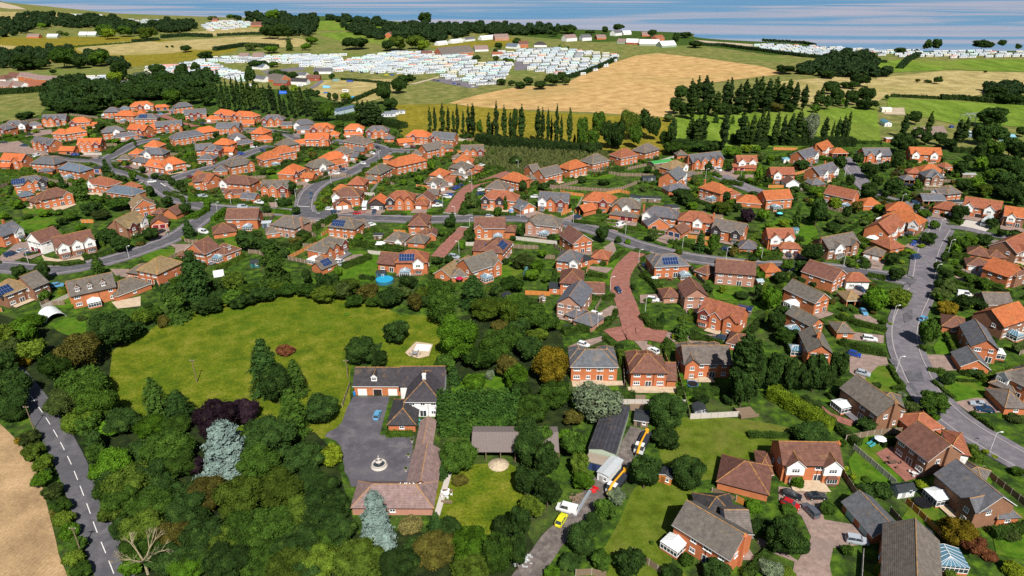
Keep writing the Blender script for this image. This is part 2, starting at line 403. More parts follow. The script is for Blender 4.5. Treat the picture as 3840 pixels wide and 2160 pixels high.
field([(990,264),(1128,263),(1330,280),(1560,292),(1690,298),(1690,392),(1450,372),(1220,360),(1010,350)],'g_olive','olive_strip_field')
field([(1700,292),(1860,280),(2080,272),(2205,270),(2216,355),(2000,372),(1700,366)],'g_green','mown_paddock')
field([(1960,206),(2120,192),(2210,200),(2230,240),(2200,262),(2000,262)],'g_tan','dry_paddock')
field([(2205,196),(2380,178),(2700,186),(2700,214),(2520,228),(2420,248),(2230,244)],'g_tan','tan_field')
field([(2232,248),(2400,254),(2500,262),(2700,272),(2700,330),(2480,314),(2400,312),(2232,276)],'g_green','green_paddock')
field([(2180,160),(2260,150),(2440,156),(2390,176),(2210,184)],'g_green','green_paddock')
field([(2290,164),(2440,150),(2700,150),(2700,182),(2440,178)],'g_green','green_paddock')
field([(560,195),(840,128),(1290,118),(1480,138),(1550,148),(1470,190),(1240,216),(1100,200),(820,200)],'g_rough','caravan_park_grass')
field([(1130,404),(1215,372),(1480,378),(1570,392),(1540,432),(1350,446),(1230,420)],'soil','marsh_ground',sm=2)
fz[0]=.40-.012*0; fz[0]=.30
# big meadow and lawns near the camera
fz[0]=.02
def near(pts,k,name,ox,oy,s,sm=0):
    global OX,OY,TS
    T(ox,oy,s); w_=[G(*q(x,y)) for x,y in pts]
    if sm: w_=smooth_line(w_,sm,True)
    b=MB(); b.poly([(x,y,fz[0]) for x,y in w_],k); me=b.mesh(name)
    if me.polygons[0].normal.z<0: me.flip_normals()
    o=structure(name,me); fz[0]+=.004; return o
near([(400,1330),(560,1240),(690,1150),(860,1105),(1080,1090),(1300,1110),(1520,1190),(1500,1260),(1330,1330),(1310,1560),(1250,1640),(1000,1640),(760,1600),(400,1560),(330,1430)],'g_meadow','meadow',0,0,1,3)
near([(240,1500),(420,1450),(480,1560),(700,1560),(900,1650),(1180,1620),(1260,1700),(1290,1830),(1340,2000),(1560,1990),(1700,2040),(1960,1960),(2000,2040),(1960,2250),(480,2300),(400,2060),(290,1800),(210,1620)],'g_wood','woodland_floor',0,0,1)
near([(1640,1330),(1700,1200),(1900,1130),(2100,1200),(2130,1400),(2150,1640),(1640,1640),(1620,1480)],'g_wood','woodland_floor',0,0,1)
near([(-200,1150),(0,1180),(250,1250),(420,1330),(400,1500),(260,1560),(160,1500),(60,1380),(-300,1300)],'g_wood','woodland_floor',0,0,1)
near([(1500,1190),(1640,1200),(1680,1340),(1620,1370),(1440,1370),(1430,1300)],'g_meadow','manor_lawn',0,0,1,3)
near([(1690,1450),(1800,1400),(1960,1410),(1960,1480),(1700,1500)],'g_lawn','manor_lawn',0,0,1)
near([(1650,1780),(1800,1740),(1950,1760),(1950,1950),(1800,2010),(1640,1960)],'g_meadow','stable_lawn',0,0,1,3)
near([(2480,1620),(2600,1560),(2900,1590),(3060,1650),(2940,1730),(2700,1800),(2500,1760)],'g_lawn2','lower_lawn',0,0,1,3)
near([(2380,1830),(2460,1800),(2560,1830),(2640,1880),(2540,1990),(2520,2110),(2600,2200),(2200,2200),(2240,2100),(2320,1960)],'g_lawn2','lower_lawn',0,0,1,3)
near([(-60,1560),(0,1590),(95,1690),(150,1800),(190,1950),(220,2080),(235,2260),(-300,2300),(-300,1500)],'g_stubble','stubble_field',0,0,1,3)
near([(540,400),(700,480),(860,440),(830,300),(600,320)],'g_lawn','lawn',0,1080,2.683,3)
near([(2050,870),(2300,840),(2400,1060),(2330,1220),(2250,1230),(2060,1090)],'g_lawn','lawn',1600,700,3.22)
for x0,y0,w_,h_,k in ((1080,660,70,26,0),(900,900,60,30,0),(1250,905,70,60,0),(1340,1000,90,60,0),(1570,800,60,24,0),(1880,1010,90,30,0),(2270,1500,60,60,0),(2560,1480,80,60,0),(2650,820,50,22,0),(2960,870,110,50,0),(3060,920,60,30,0),(3350,870,60,24,0),(3200,940,60,30,0),(3300,1420,70,60,0),(3560,1300,60,50,0),(3620,1460,90,50,0),(3300,1730,120,100,0),(3600,1800,120,60,0),(3450,1960,80,70,0),(3250,1830,60,60,0),(3800,2000,80,100,0),(2930,1030,60,40,0),(2880,1130,60,40,0),(2730,1100,60,30,0),(2850,1400,60,50,0),(130,790,50,14,0),(150,840,80,26,0),(60,960,40,16,0),(600,960,70,26,0),(240,1130,50,30,0),(930,530,30,12,0),(520,620,60,12,0),(330,510,40,10,0),(60,720,40,14,0),(1850,740,60,16,0),(2140,740,50,18,0),(2250,660,60,14,0),(2470,640,50,12,0),(1730,620,30,8,0),(2320,830,50,20,0),(1660,745,30,14,0),(1300,1180,10,6,0)):
    near([(x0-w_,y0),(x0-w_*.4,y0-h_),(x0+w_*.8,y0-h_*.9),(x0+w_,y0+h_*.2),(x0+w_*.5,y0+h_),(x0-w_*.8,y0+h_*.8)],'g_lawn','lawn',0,0,1)
# ---- roads
def fl(s): return [tuple(map(float,p.split(','))) for p in s.split()]
ROADS=[ # name, width, material, footways, points in photo pixels
('winding_street',7.0,'asphalt2',1,'3960,1800 3840,1735 3727,1670 3637,1617 3548,1550 3473,1468 3429,1386 3399,1312 3391,1237 3414,1163 3450,1090 3466,1029 3473,969 3496,909 3533,850'),
('side_street',5.5,'asphalt2',1,'3533,850 3480,805 3391,765 3300,738 3250,705 3215,665 3185,620 3160,590'),
('upper_close',5.5,'asphalt2',0,'3533,850 3620,858 3740,886 3900,900'),
('long_middle_road',6.5,'asphalt',1,'574,679 640,730 715,762 800,780 950,790 1112,800 1191,811 1421,819 1600,824 1800,817 1980,820 2128,840 2221,861 2314,892 2400,923 2586,967 2834,995 3040,1001 3195,1017 3335,1038 3430,1060'),
('entrance_road',7.0,'asphalt',1,'-120,1000 0,1001 78,1007 186,1014 280,1004 373,986 466,961 559,930 637,899 692,868 745,830 790,790'),
('estate_road',6.5,'asphalt',1,'199,582 280,598 385,604 434,635 509,657 574,679'),
('estate_road',6.0,'asphalt',1,'385,604 450,570 497,545 543,530 600,524'),
('estate_road',6.0,'asphalt',1,'574,679 618,679 668,666 730,645 797,628 831,620 909,586 955,567 1017,548'),
('estate_road',5.5,'asphalt',1,'1123,528 1080,505 1017,492 949,486 899,486'),
('curving_street',6.5,'asphalt',1,'1151,806 1142,781 1150,740 1173,710 1219,679 1297,654 1359,623 1415,595 1440,573 1425,555 1390,545 1359,542 1247,530'),
('curving_street_branch',5.5,'asphalt',1,'1430,562 1490,566 1561,568'),
('brick_lane',6.5,'redbrick',0,'1690,799 1724,743 1755,708 1786,692 1848,670 1895,651 1910,638 1886,623 1848,614 1802,607'),
('brick_lane',6.0,'redbrick',0,'1743,855 1693,905 1656,948 1640,965'),
('brick_cul_de_sac',7.5,'redbrick',0,'2397,950 2350,995 2326,1042 2328,1090 2348,1140 2363,1190 2375,1230 2384,1258'),
('brick_turning_head',8.5,'redbrick',0,'2288,1262 2340,1250 2384,1256 2430,1254 2494,1266'),
('upper_right_close',6.0,'asphalt2',1,'2700,660 2735,676 2788,700 2850,722 2900,735'),
('country_road',6.2,'asphalt',0,'-40,1290 60,1415 115,1485 160,1550 197,1608 231,1668 265,1737 296,1812 328,1896 360,1985 401,2086 434,2170 470,2270'),
('contractor_lane',5.0,'gravel',0,'1930,2220 1976,2160 2032,2086 2077,2023 2144,1963 2196,1896 2237,1844 2293,1777 2341,1713 2378,1650 2400,1610')]
RW=[]
for nm,wd,k,fw,s in ROADS:
    pts=smooth_line([G(*p) for p in fl(s)],6); RW.append((nm,wd,k,fw,pts)); ROADW.append((pts,wd+(2.4 if fw else 0)))
def near_other(x,y,me_i,m):
    for j,(nm,wd,k,fw,pts) in enumerate(RW):
        if j==me_i: continue
        for (x0,y0),(x1,y1) in zip(pts,pts[1:]):
            if abs(x-x0)>25 or abs(y-y0)>25: continue
            ex,ey=x1-x0,y1-y0; l=ex*ex+ey*ey or 1; t=max(0,min(1,((x-x0)*ex+(y-y0)*ey)/l))
            if (x-x0-t*ex)**2+(y-y0-t*ey)**2<(wd/2+m)**2: return True
    return False
zz=.20
for i,(nm,wd,k,fw,pts) in enumerate(RW):
    b=MB(); ribbon(b,pts,wd,zz,k); structure(nm,b.mesh(nm)); zz+=.004
    if fw:
        for sd in (1,-1):
            for what,w_,off,hz in (('kerb',.28,wd/2+.14,.125),('pavement',1.7,wd/2+.28+.86,.115)):
                b=MB(); run=[]
                def flush():
                    if len(run)>1: ribbon(b,run,w_,.2+hz,'kerb' if what=='kerb' else 'asphalt2',h=.2+hz)
                n=len(pts)
                for a,(x,y) in enumerate(pts):
                    p0=pts[max(0,a-1)]; p1=pts[min(n-1,a+1)]; dx,dy=p1[0]-p0[0],p1[1]-p0[1]; l=math.hypot(dx,dy) or 1
                    px_,py_=x-dy/l*off*sd,y+dx/l*off*sd
                    if near_other(px_,py_,i,.6): flush(); run=[]
                    else: run.append((px_,py_))
                flush()
                if b.f: structure('road_kerb' if what=='kerb' else 'pavement',b.mesh(what))
# dashed centre line of the country road
cr=[r for r in RW if r[0]=='country_road'][0][4]
b=MB(); acc=0
for (x0,y0),(x1,y1) in zip(cr,cr[1:]):
    L=math.hypot(x1-x0,y1-y0); n=max(1,int(L/.5))
    for k2 in range(n):
        t0,t1=k2/n,(k2+1)/n
        if (acc%7.2)<4.2:
            a=(x0+(x1-x0)*t0,y0+(y1-y0)*t0); c=(x0+(x1-x0)*t1,y0+(y1-y0)*t1); ribbon(b,[a,c],.16,.29,'line')
        acc+=L/n
structure('road_markings',b.mesh('road_markings'))
# give-way lines and ramps at the junctions
b=MB()
for (x0,y0),(x1,y1) in (((1116,775),(1162,777)),((1726,852),(1762,855)),((520,690),(556,680)),((1662,800),(1712,803)),((602,688),(622,700))):
    ribbon(b,[G(x0,y0),G(x1,y1)],.5,.30,'line')
structure('road_markings',b.mesh('give_way_lines'))
# ---- paved drives, courtyards and patios traced on the ground
fz[0]=.12
for k,nm,ox,oy,s,pts in [
('courtyard','courtyard',0,0,1,'1325,1487 1462,1487 1440,1570 1424,1632 1553,1636 1530,1826 1318,1826 1307,1791 1292,1769 1280,1676 1258,1653 1217,1637 1230,1622 1262,1606 1282,1585 1303,1527'),
('drive','block_drive',2880,1620,1.517,'60,310 200,330 340,330 300,420 320,500 500,530 560,560 560,640 370,662 350,760 370,860 130,860 150,740 0,680 -60,640 -60,600 60,660 170,735 245,600 190,480 60,390'),
('drive','block_drive',2880,1080,2.683,'820,650 1190,700 1215,780 1110,785 950,940 820,850'),
('drive','block_drive',2880,1080,2.683,'830,440 1165,480 1160,560 760,515'),
('drive','block_drive',2880,1080,2.683,'860,270 1000,270 1130,345 1090,365 880,310'),
('drive','block_drive',2880,1080,2.683,'1540,670 1840,678 1930,830 1790,835 1590,785'),
('drive','block_drive',2880,1080,2.683,'1880,1150 2100,1105 2280,1130 2400,1255 2030,1262'),
('drive','block_drive',2880,1080,2.683,'1360,1230 1480,1320 1650,1350 1760,1375 1730,1440 1340,1390'),
('drive','block_drive',3040,700,3.22,'1730,1085 1830,990 2120,1050 2110,1180 1870,1185'),
('stone','pale_drive',3040,700,3.22,'1800,480 1900,375 2320,400 2200,480 2100,552 1870,535'),
('drive','block_drive',3040,700,3.22,'690,900 900,900 850,1025 690,1015'),
('drive','block_drive',3040,700,3.22,'1180,690 1300,700 1400,740 1320,790 1130,720'),
('drive','block_drive',3040,700,3.22,'1900,1310 2130,1270 2320,1300 2310,1360 2020,1340'),
('drive','block_drive',2400,700,3.22,'190,650 300,580 470,620 330,700'),
('drive','block_drive',2400,700,3.22,'0,1310 240,1300 320,1400 0,1410'),
('drive','block_drive',2400,700,3.22,'1720,800 1950,800 1960,880 1740,880'),
('drive','block_drive',2400,300,3.22,'870,1080 1180,1100 1390,1120 1400,1200 1000,1190'),
('drive','block_drive',2400,300,3.22,'1180,1120 1400,1110 1400,1200 1240,1210'),
('drive','block_drive',1600,700,3.22,'1620,400 1780,330 1880,380 1740,460'),
('drive','block_drive',1600,700,3.22,'2180,490 2300,430 2400,470 2290,560'),
('drive','block_drive',1600,700,3.22,'2130,740 2250,660 2290,770 2220,860'),
('drive','block_drive',1600,700,3.22,'330,880 440,870 460,960 400,1010 320,930'),
('drive','block_drive',1600,700,3.22,'1940,960 2180,980 2250,990 2170,1050 1960,1000'),
('drive','block_drive',1920,1080,2.683,'860,260 1000,180 1080,190 1100,280 900,340'),
('drive','block_drive',1920,1080,2.683,'570,590 700,540 900,490 950,520 780,590'),
('drive','block_drive',1920,1080,2.683,'1210,520 1360,540 1480,660 1340,660 1250,560'),
('drive','block_drive',1920,1080,2.683,'1440,445 2160,480 2170,550 1700,600 1560,500'),
('patio','patio',1920,1080,2.683,'1160,1000 1690,1000 1700,1060 1180,1060'),
('wood','timber_deck',1920,1080,2.683,'1175,1075 1350,1085 1310,1250 1190,1240'),
('patio','patio',1920,1080,2.683,'600,940 1110,940 1120,985 610,1000'),
('patio','patio',960,1080,2.683,'1500,655 1610,545 1780,570 1740,690 1640,715 1540,690'),
('redbrick','brick_patio',2880,1620,1.517,'610,125 700,80 900,250 780,285'),
('redbrick','brick_patio',2880,1080,2.683,'540,1190 640,1270 880,1350 830,1400 640,1330 550,1250'),
('drive','block_drive',0,700,3.22,'0,850 180,700 330,660 420,800 180,900 0,930'),
('patio','garden_path',0,700,3.22,'480,790 540,850 680,880 860,870 960,810 1000,810 1070,920 1050,920 960,880 700,910 540,900'),
('drive','block_drive',0,700,3.22,'1880,600 2010,500 2000,600 1920,660 1700,650'),
('drive','block_drive',0,700,3.22,'1330,1000 1560,1000 1560,1110 1400,1080'),
('drive','block_drive',0,700,3.22,'2040,700 2300,700 2260,820 2110,840 2120,750'),
('patio','patio',0,700,3.22,'1350,1400 1700,1330 1700,1449 1420,1480'),
('patio','patio',0,700,3.22,'620,260 900,210 930,220 690,310'),
('drive','block_drive',800,700,3.22,'1060,400 1250,390 1290,480 1170,510'),
('drive','block_drive',800,700,3.22,'1300,300 1650,300 1450,340'),
('redbrick','brick_drive',800,700,3.22,'1680,330 1790,280 2080,280 2020,360 1800,350'),
('drive','block_drive',800,700,3.22,'660,190 760,170 780,250 700,260'),
('drive','block_drive',800,700,3.22,'1690,830 1800,820 1810,850 1600,910 1560,890'),
('drive','block_drive',800,300,3.22,'1000,1240 1200,1210 1090,1320 1020,1290'),
('drive','block_drive',800,300,3.22,'1440,1130 1620,1130 1560,1170 1400,1170'),
('drive','block_drive',800,300,3.22,'1850,900 1980,890 1900,930 1790,960 1700,980 1600,970'),
('drive','block_drive',800,300,3.22,'1000,660 1050,640 1040,690 960,690'),
('redbrick','brick_drive',0,300,3.22,'1860,410 2000,420 2200,510 2420,560 2300,570 2200,530 1900,440'),
('drive','block_drive',0,300,3.22,'400,620 620,600 640,650 480,680 300,690'),
('drive','block_drive',0,300,3.22,'0,770 220,740 400,830 640,910 500,920 150,880 0,880'),
('drive','block_drive',0,300,3.22,'960,920 1100,890 1220,930 1100,950'),
('asphalt2','park_road',0,0,1,'1610,302 1660,294 1740,306 1800,328 1765,332 1690,318'),
('asphalt2','car_park',0,0,1,'1930,232 1990,230 1990,262 1930,266'),
('asphalt2','park_road',0,0,1,'980,268 1130,252 1150,262 1000,280'),
('g_sand','riding_arena',0,0,1,'3335,405 3390,405 3395,432 3312,430'),
('drive','stable_yard',3040,300,3.22,'1240,580 1600,555 1650,640 1560,660 1240,700'),
('g_sand','slipway',0,0,1,'2600,150 2700,158 2900,172 2880,178 2680,168'),
('g_sand','beach',0,0,1,'0,8 60,22 100,36 40,34 -40,24'),
('g_sand','path',0,0,1,'1530,318 1620,295 1645,288 1648,292 1560,316'),
('asphalt2','path',0,0,1,'1160,330 1180,318 1205,300 1215,306 1190,326 1170,334')]:
    o=near(fl(pts),k,nm,ox,oy,s); DRIVEBOX.append([G(*q(*p)) for p in fl(pts)])

for z_,s_ in ((.33,'3390,1396 3450,1384 3466,1434 3408,1432'),(.46,'3330,1350 3352,1352 3366,1378 3345,1372'),(.33,'3400,1440 3420,1436 3450,1485 3440,1490'),(.33,'3385,1180 3420,1160 3422,1200 3392,1215'),(.33,'2740,1010 2800,1018 2800,1030 2740,1020'),(.33,'1200,790 1300,795 1300,806 1200,804')):
    b=MB(); b.poly([(*G(*p),z_) for p in fl(s_)],'asphalt'); me=b.mesh('road_patch'); 
    if me.polygons[0].normal.z<0: me.flip_normals()
    structure('road_patch',me)
# ================================================================ plants
def np_mesh(name,verts,nq,mat_,nq_tri=None):
    me=D.meshes.new(name); nv=len(verts); me.vertices.add(nv); me.vertices.foreach_set('co',verts.astype('f').ravel())
    nf=nv//4; me.loops.add(nf*4); me.loops.foreach_set('vertex_index',np.arange(nf*4,dtype='i'))
    me.polygons.add(nf); me.polygons.foreach_set('loop_start',np.arange(nf,dtype='i')*4)
    try: me.polygons.foreach_set('loop_total',np.full(nf,4,dtype='i'))
    except Exception: pass
    me.update(calc_edges=True); me.materials.append(M[mat_]); return me
def unit(a): return a/np.maximum(np.linalg.norm(a,axis=1,keepdims=True),1e-9)
def quads(rs,P_,Nrm,size,jit=.6,aspect=1.0,along=None):
    n=len(P_); nn=unit(Nrm+rs.normal(0,jit,(n,3)))
    t=rs.normal(0,1,(n,3)) if along is None else along+rs.normal(0,.25,(n,3))
    u=unit(np.cross(nn,t)); v=np.cross(nn,u)
    s=(size*rs.uniform(.6,1.35,(n,1)))/2; u=u*s; v=v*s*aspect
    return np.stack([P_-u-v,P_+u-v*.8,P_+u*.9+v,P_-u*1.1+v*.9],1).reshape(-1,3)
def lobes_pts(rs,C,Rd,n,zs=1.0,keep=.82):
    C=np.array(C);Rd=np.array(Rd); w_=Rd**2; idx=rs.choice(len(C),n*2,p=w_/w_.sum())
    d=unit(rs.normal(0,1,(n*2,3))); r=Rd[idx][:,None]*rs.uniform(.86,1.07,(n*2,1))
    p=C[idx]+d*r*np.array([1,1,zs])
    dist=np.linalg.norm((p[:,None,:]-C[None])/np.array([1,1,zs]),axis=2)/Rd[None]
    dist[np.arange(len(p)),idx]=9
    ok=dist.min(axis=1)>keep
    return p[ok][:n],d[ok][:n]
def core(rs,C,Rd,k,zs=1.0,f=.80):
    out=[]
    for c,r in zip(C,Rd):
        r=r*f
        a=np.array([(-1,-1,-1),(1,-1,-1),(1,1,-1),(-1,1,-1),(-1,-1,1),(1,-1,1),(1,1,1),(-1,1,1)])*.577*r*1.25*np.array([1,1,zs])
        th=rs.uniform(0,3); cs,sn=math.cos(th),math.sin(th); a=a@np.array([[cs,sn,0],[-sn,cs,0],[0,0,1]])+np.array(c)
        for f_ in ((0,1,5,4),(1,2,6,5),(2,3,7,6),(3,0,4,7),(4,5,6,7),(3,2,1,0)): out.append(a[list(f_)])
    return np.concatenate(out)
def mk_broad(seed,n,leaf,nl=24,open_=0,mat_='leaf'):
    rs=np.random.RandomState(seed); C=[];Rd=[]
    for i in range(nl):
        z=rs.uniform(-.65,.75); a=i*2.4+rs.uniform(-.3,.3); rr=math.sqrt(max(0,1-z*z))*rs.uniform(.42,.75)
        C.append((rr*math.cos(a),rr*math.sin(a),z*.72)); Rd.append(rs.uniform(.20,.43)*(1-.15*abs(z)))
    C.append((0,0,0));Rd.append(.55)
    p,d=lobes_pts(rs,C,Rd,n)
    vs=[quads(rs,p,d,leaf,.42)]
    # stray sprigs break the outline
    m=n//10; p2,d2=lobes_pts(rs,C,Rd,m); vs.append(quads(rs,p2+d2*rs.uniform(.02,.13,(len(p2),1)),d2,leaf*.9,1.2))
    if not open_: vs.append(core(rs,C,Rd,mat_))
    return np_mesh('crown',np.concatenate(vs),0,mat_)
def mk_conifer(seed,n,leaf,mat_='leaf',layers=13,droop=.35,wob=.16,cap=.08,aspect=2.2,p_=.85):
    rs=np.random.RandomState(seed); P_=[];N_=[];A=[]
    cores=[];cr=[]
    for L in range(layers):
        z=-1+2*(L+.4)/layers; rad=max(cap,((1-(z+1)/2)**p_))*(1+rs.uniform(-wob,wob))
        nb=max(5,int(16*rad)); ph=rs.uniform(0,6)
        for k in range(nb):
            a=ph+k*6.283/nb+rs.uniform(-.2,.2); rl=rad*rs.uniform(.75,1.12); m=max(6,int(n*rad/ (layers*.5)/nb))
            t=rs.uniform(.25,1,(m,1))**.7; sp=rs.normal(0,.085,(m,3))*np.array([1,1,.45])*(1.15-t*.5)
            dirv=np.array([math.cos(a),math.sin(a),0])
            p=dirv*t*rl+sp; p[:,2]+=z+.10-droop*(t[:,0]**1.8)*rl*.55
            P_.append(p); nn=np.tile(np.array([dirv[0]*.55,dirv[1]*.55,.85]),(m,1)); N_.append(nn); A.append(np.tile(np.array([-dirv[1],dirv[0],0]),(m,1)))
        cores.append((0,0,z)); cr.append(max(.05,rad*.62))
    p=np.concatenate(P_); v=quads(rs,p,np.concatenate(N_),leaf,.35,aspect,np.concatenate(A))
    v=np.concatenate([v,core(rs,cores,cr,mat_,.35)])
    return np_mesh('crown',v,0,mat_)
def mk_poplar(seed,n,leaf):
    rs=np.random.RandomState(seed); C=[];Rd=[]
    for i in range(20):
        z=-1+2*(i+.5)/20; w_=min(1,(1-abs(z)**3.0))*(.75 if z>0 else .95)*(1-.25*max(0,z))
        for k in range(2):
            a=rs.uniform(0,6.28); C.append((.34*w_*math.cos(a),.34*w_*math.sin(a),z+rs.uniform(-.05,.05))); Rd.append(max(.16,.58*w_*rs.uniform(.65,1.1)))
    zs=.17
    p,d=lobes_pts(rs,C,Rd,n,zs)
    v=np.concatenate([quads(rs,p,d,leaf,.7)*1.0,core(rs,C,Rd,'leaf',zs,.72)])
    return v
def poplar_mesh(seed,n,leaf):
    rs=np.random.RandomState(seed); C=[];Rd=[]
    for i in range(26):
        z=-1+2*(i+.5)/26; w_=(1-abs(z)**3.5)*(1-.35*max(0,z))
        for k in range(2):
            a=rs.uniform(0,6.28); C.append((.38*w_*math.cos(a),.38*w_*math.sin(a),z+rs.uniform(-.04,.04))); Rd.append(max(.14,.6*w_*rs.uniform(.55,1.1)))
    zs=.20; p,d=lobes_pts(rs,C,Rd,n,zs)
    q_=quads(rs,p,d,leaf,.45); ctr=q_.reshape(-1,4,3).mean(1,keepdims=True); q_=(q_.reshape(-1,4,3)-ctr)*np.array([1,1,.24])+ctr
    return np_mesh('crown',np.concatenate([q_.reshape(-1,3),core(rs,C,Rd,'leaf',zs,.7)]),0,'leaf')
def mk_bush(seed,n,leaf,mat_='leaf'):
    rs=np.random.RandomState(seed); C=[(0,0,-.1)];Rd=[.72]
    for i in range(9):
        a=i*.698+rs.uniform(-.2,.2); C.append((.5*math.cos(a),.5*math.sin(a),rs.uniform(-.35,.3))); Rd.append(rs.uniform(.36,.5))
    p,d=lobes_pts(rs,C,Rd,n); return np_mesh('crown',np.concatenate([quads(rs,p,d,leaf,.6),core(rs,C,Rd,mat_)]),0,mat_)
PR={}
PR['b']=[mk_broad(10+i,11500,.058,30) for i in range(4)]
PR['bm']=[mk_broad(20+i,2600,.115,22) for i in range(4)]
PR['bl']=[mk_broad(30+i,520,.24,14) for i in range(3)]
PR['c']=[mk_conifer(40+i,8000,.040,layers=12,wob=.34,p_=.46,cap=.16) for i in range(3)]
PR['cl']=[mk_conifer(45+i,1300,.10,layers=9,wob=.3,p_=.5) for i in range(2)]
PR['u']=[mk_conifer(50+i,9000,.042,'leafblue',layers=11,droop=.5,wob=.26,p_=.48,cap=.14,aspect=2.6) for i in range(2)]
PR['w']=[mk_broad(60+i,6000,.06,30,1) for i in range(2)]
PR['p']=[poplar_mesh(70+i,2600,.19) for i in range(4)]
PR['pl']=[poplar_mesh(80+i,800,.30) for i in range(3)]
PR['s']=[mk_bush(90+i,1500,.13) for i in range(4)]
PR['sl']=[mk_bush(95+i,350,.26) for i in range(3)]
def trunk_mesh(seed,limbs=5):
    """unit trunk: 0..1 tall to the crown's middle, limbs reach out 0.5"""
    rs=random.Random(seed); b=MB(); b.bar((0,0,0),(0,0,.55),.055,'bark',8,.04)
    for i in range(limbs):
        a=i*6.283/limbs+rs.uniform(-.4,.4); b.bar((0,0,.5),(.34*math.cos(a),.34*math.sin(a),1.0+rs.uniform(-.1,.2)),.03,'bark',6,.012)
    b.bar((0,0,.55),(0,0,1.3),.04,'bark',6,.01); return b.mesh('trunk')
TRK=[trunk_mesh(i) for i in range(3)]
def pole_trunk():
    b=MB(); b.bar((0,0,0),(0,0,1.7),.045,'bark',8,.008); return b.mesh('trunk')
TRP=pole_trunk()
GREENS=[(.026,.058,.008),(.040,.080,.009),(.022,.046,.009),(.060,.098,.010),(.040,.060,.014),(.075,.115,.012)]
KINDN={'b':('broadleaf_tree','broadleaf tree','tree'),'c':('conifer_tree','dark conifer','tree'),'u':('blue_cedar','pale blue cedar','tree'),'w':('willow_tree','silvery grey willow','tree'),
'p':('poplar_tree','tall narrow poplar','tree'),'s':('shrub','rounded shrub','shrub'),'o':('sparse_tree','thin sparse tree','tree')}
TREE_POS=[];SIZES=[]
def pxm(x,y,z=0):
    X,Y=G(x,y,z); return F/(Y*cP-(z-H)*sP)
def tree(kind,cx,cy,rx,ry,col=None,look=None,group=None,raw=False):
    """a tree whose crown fills the half extents rx, ry about a photo point"""
    if not raw: cx,cy=q(cx,cy); rx/=TS; ry/=TS
    k=kind[0]
    if k=='p': rx*=1.12*random.uniform(.85,1.15); ry*=random.uniform(.9,1.06)
    if k=='b' and cy>1350 and 420<cx<1300: rx*=1.12; ry*=1.06
    zc=3.0
    for _ in range(4):
        s=pxm(cx,cy,zc); dep=math.atan2(H-zc,math.hypot(*G(cx,cy,zc))); Rm=rx/s; rm=ry/s
        hz=math.sqrt(max(rm*rm-(Rm*math.sin(dep))**2,(.45*Rm)**2))/math.cos(dep)
        zc=hz*(1.0 if k in 'cus' else 1.12)
        if k=='s': zc=hz*.8
    X,Y=G(cx,cy,zc); return plant(k,X,Y,Rm,hz,zc,col,look,group,rx)
QUEUE=[]
def plant(k,X,Y,Rm,hz,zc,col=None,look=None,group=None,rpx=None):
    if rpx is None: rpx=Rm*pxm(*P(X,Y,0))
    TREE_POS.append((X,Y,Rm))
    QUEUE.append((k,X,Y,Rm,hz,zc,col,look,group,rpx))
FIX=[(.024,.048,.010),(.042,.085,.010),(.066,.130,.010),(.11,.165,.012),(.055,.085,.020),(.080,.075,.015)]
def merged(name,label,cat,recs):
    for i,c in enumerate(FIX):
        if 'leaf%d'%i in M: break
        m=M['leaf'].copy(); m.name='leaf_tone';
        t=m.node_tree; oi=[n for n in t.nodes if n.type=='OBJECT_INFO'][0]; rgb=t.nodes.new('ShaderNodeRGB'); rgb.outputs[0].default_value=(*c,1)
        for l in list(oi.outputs['Color'].links): t.links.new(rgb.outputs[0],l.to_socket)
        M['leaf%d'%i]=m
    rs=np.random.RandomState(1); out=[];mi=[]; x0,y0=recs[0][1:3]; cache={}
    for (k,X,Y,Rm,hz,zc,col,look,group,rpx) in recs:
        key={'b':'bm' if rpx>24 else 'bl','s':'sl','w':'bl','o':'bl'}.get(k,'bl'); me=PR[key][rs.randint(len(PR[key]))]
        if me.name not in cache:
            a=np.empty(len(me.vertices)*3,'f'); me.vertices.foreach_get('co',a); cache[me.name]=a.reshape(-1,3)
        v=cache[me.name]; a=rs.uniform(0,6.28); c_,s_=math.cos(a),math.sin(a)
        out.append((v@np.array([[c_,s_,0],[-s_,c_,0],[0,0,1]]))*np.array([Rm,Rm,hz])+np.array([X-x0,Y-y0,zc]))
        col=col or random.choice(GREENS); j=min(range(6),key=lambda q_:sum((FIX[q_][n]-col[n])**2 for n in range(3))); mi.append(np.full(len(v)//4,j,dtype='i'))
    me=np_mesh(name,np.concatenate(out),0,'leaf0')
    for i in range(1,6): me.materials.append(M['leaf%d'%i])
    me.polygons.foreach_set('material_index',np.concatenate(mi)); o=link(name,me,None,(x0,y0,0)); o['kind']='stuff'; o['label']=label; o['category']=cat
def flush_plants(nb=296,ns=296):
    br=sorted([r for r in QUEUE if r[0] in 'bwo' and not r[7]],key=lambda r:-r[9]); sh=sorted([r for r in QUEUE if r[0]=='s'],key=lambda r:-r[9])
    merged('distant_trees','the smaller scattered trees of gardens and far countryside','trees',br[nb:]); merged('garden_planting','low bushes and planting filling the gardens','planting',sh[ns:])
    drop=set(id(r) for r in br[nb:]+sh[ns:])
    for r in QUEUE:
        if id(r) not in drop: plant_now(*r)
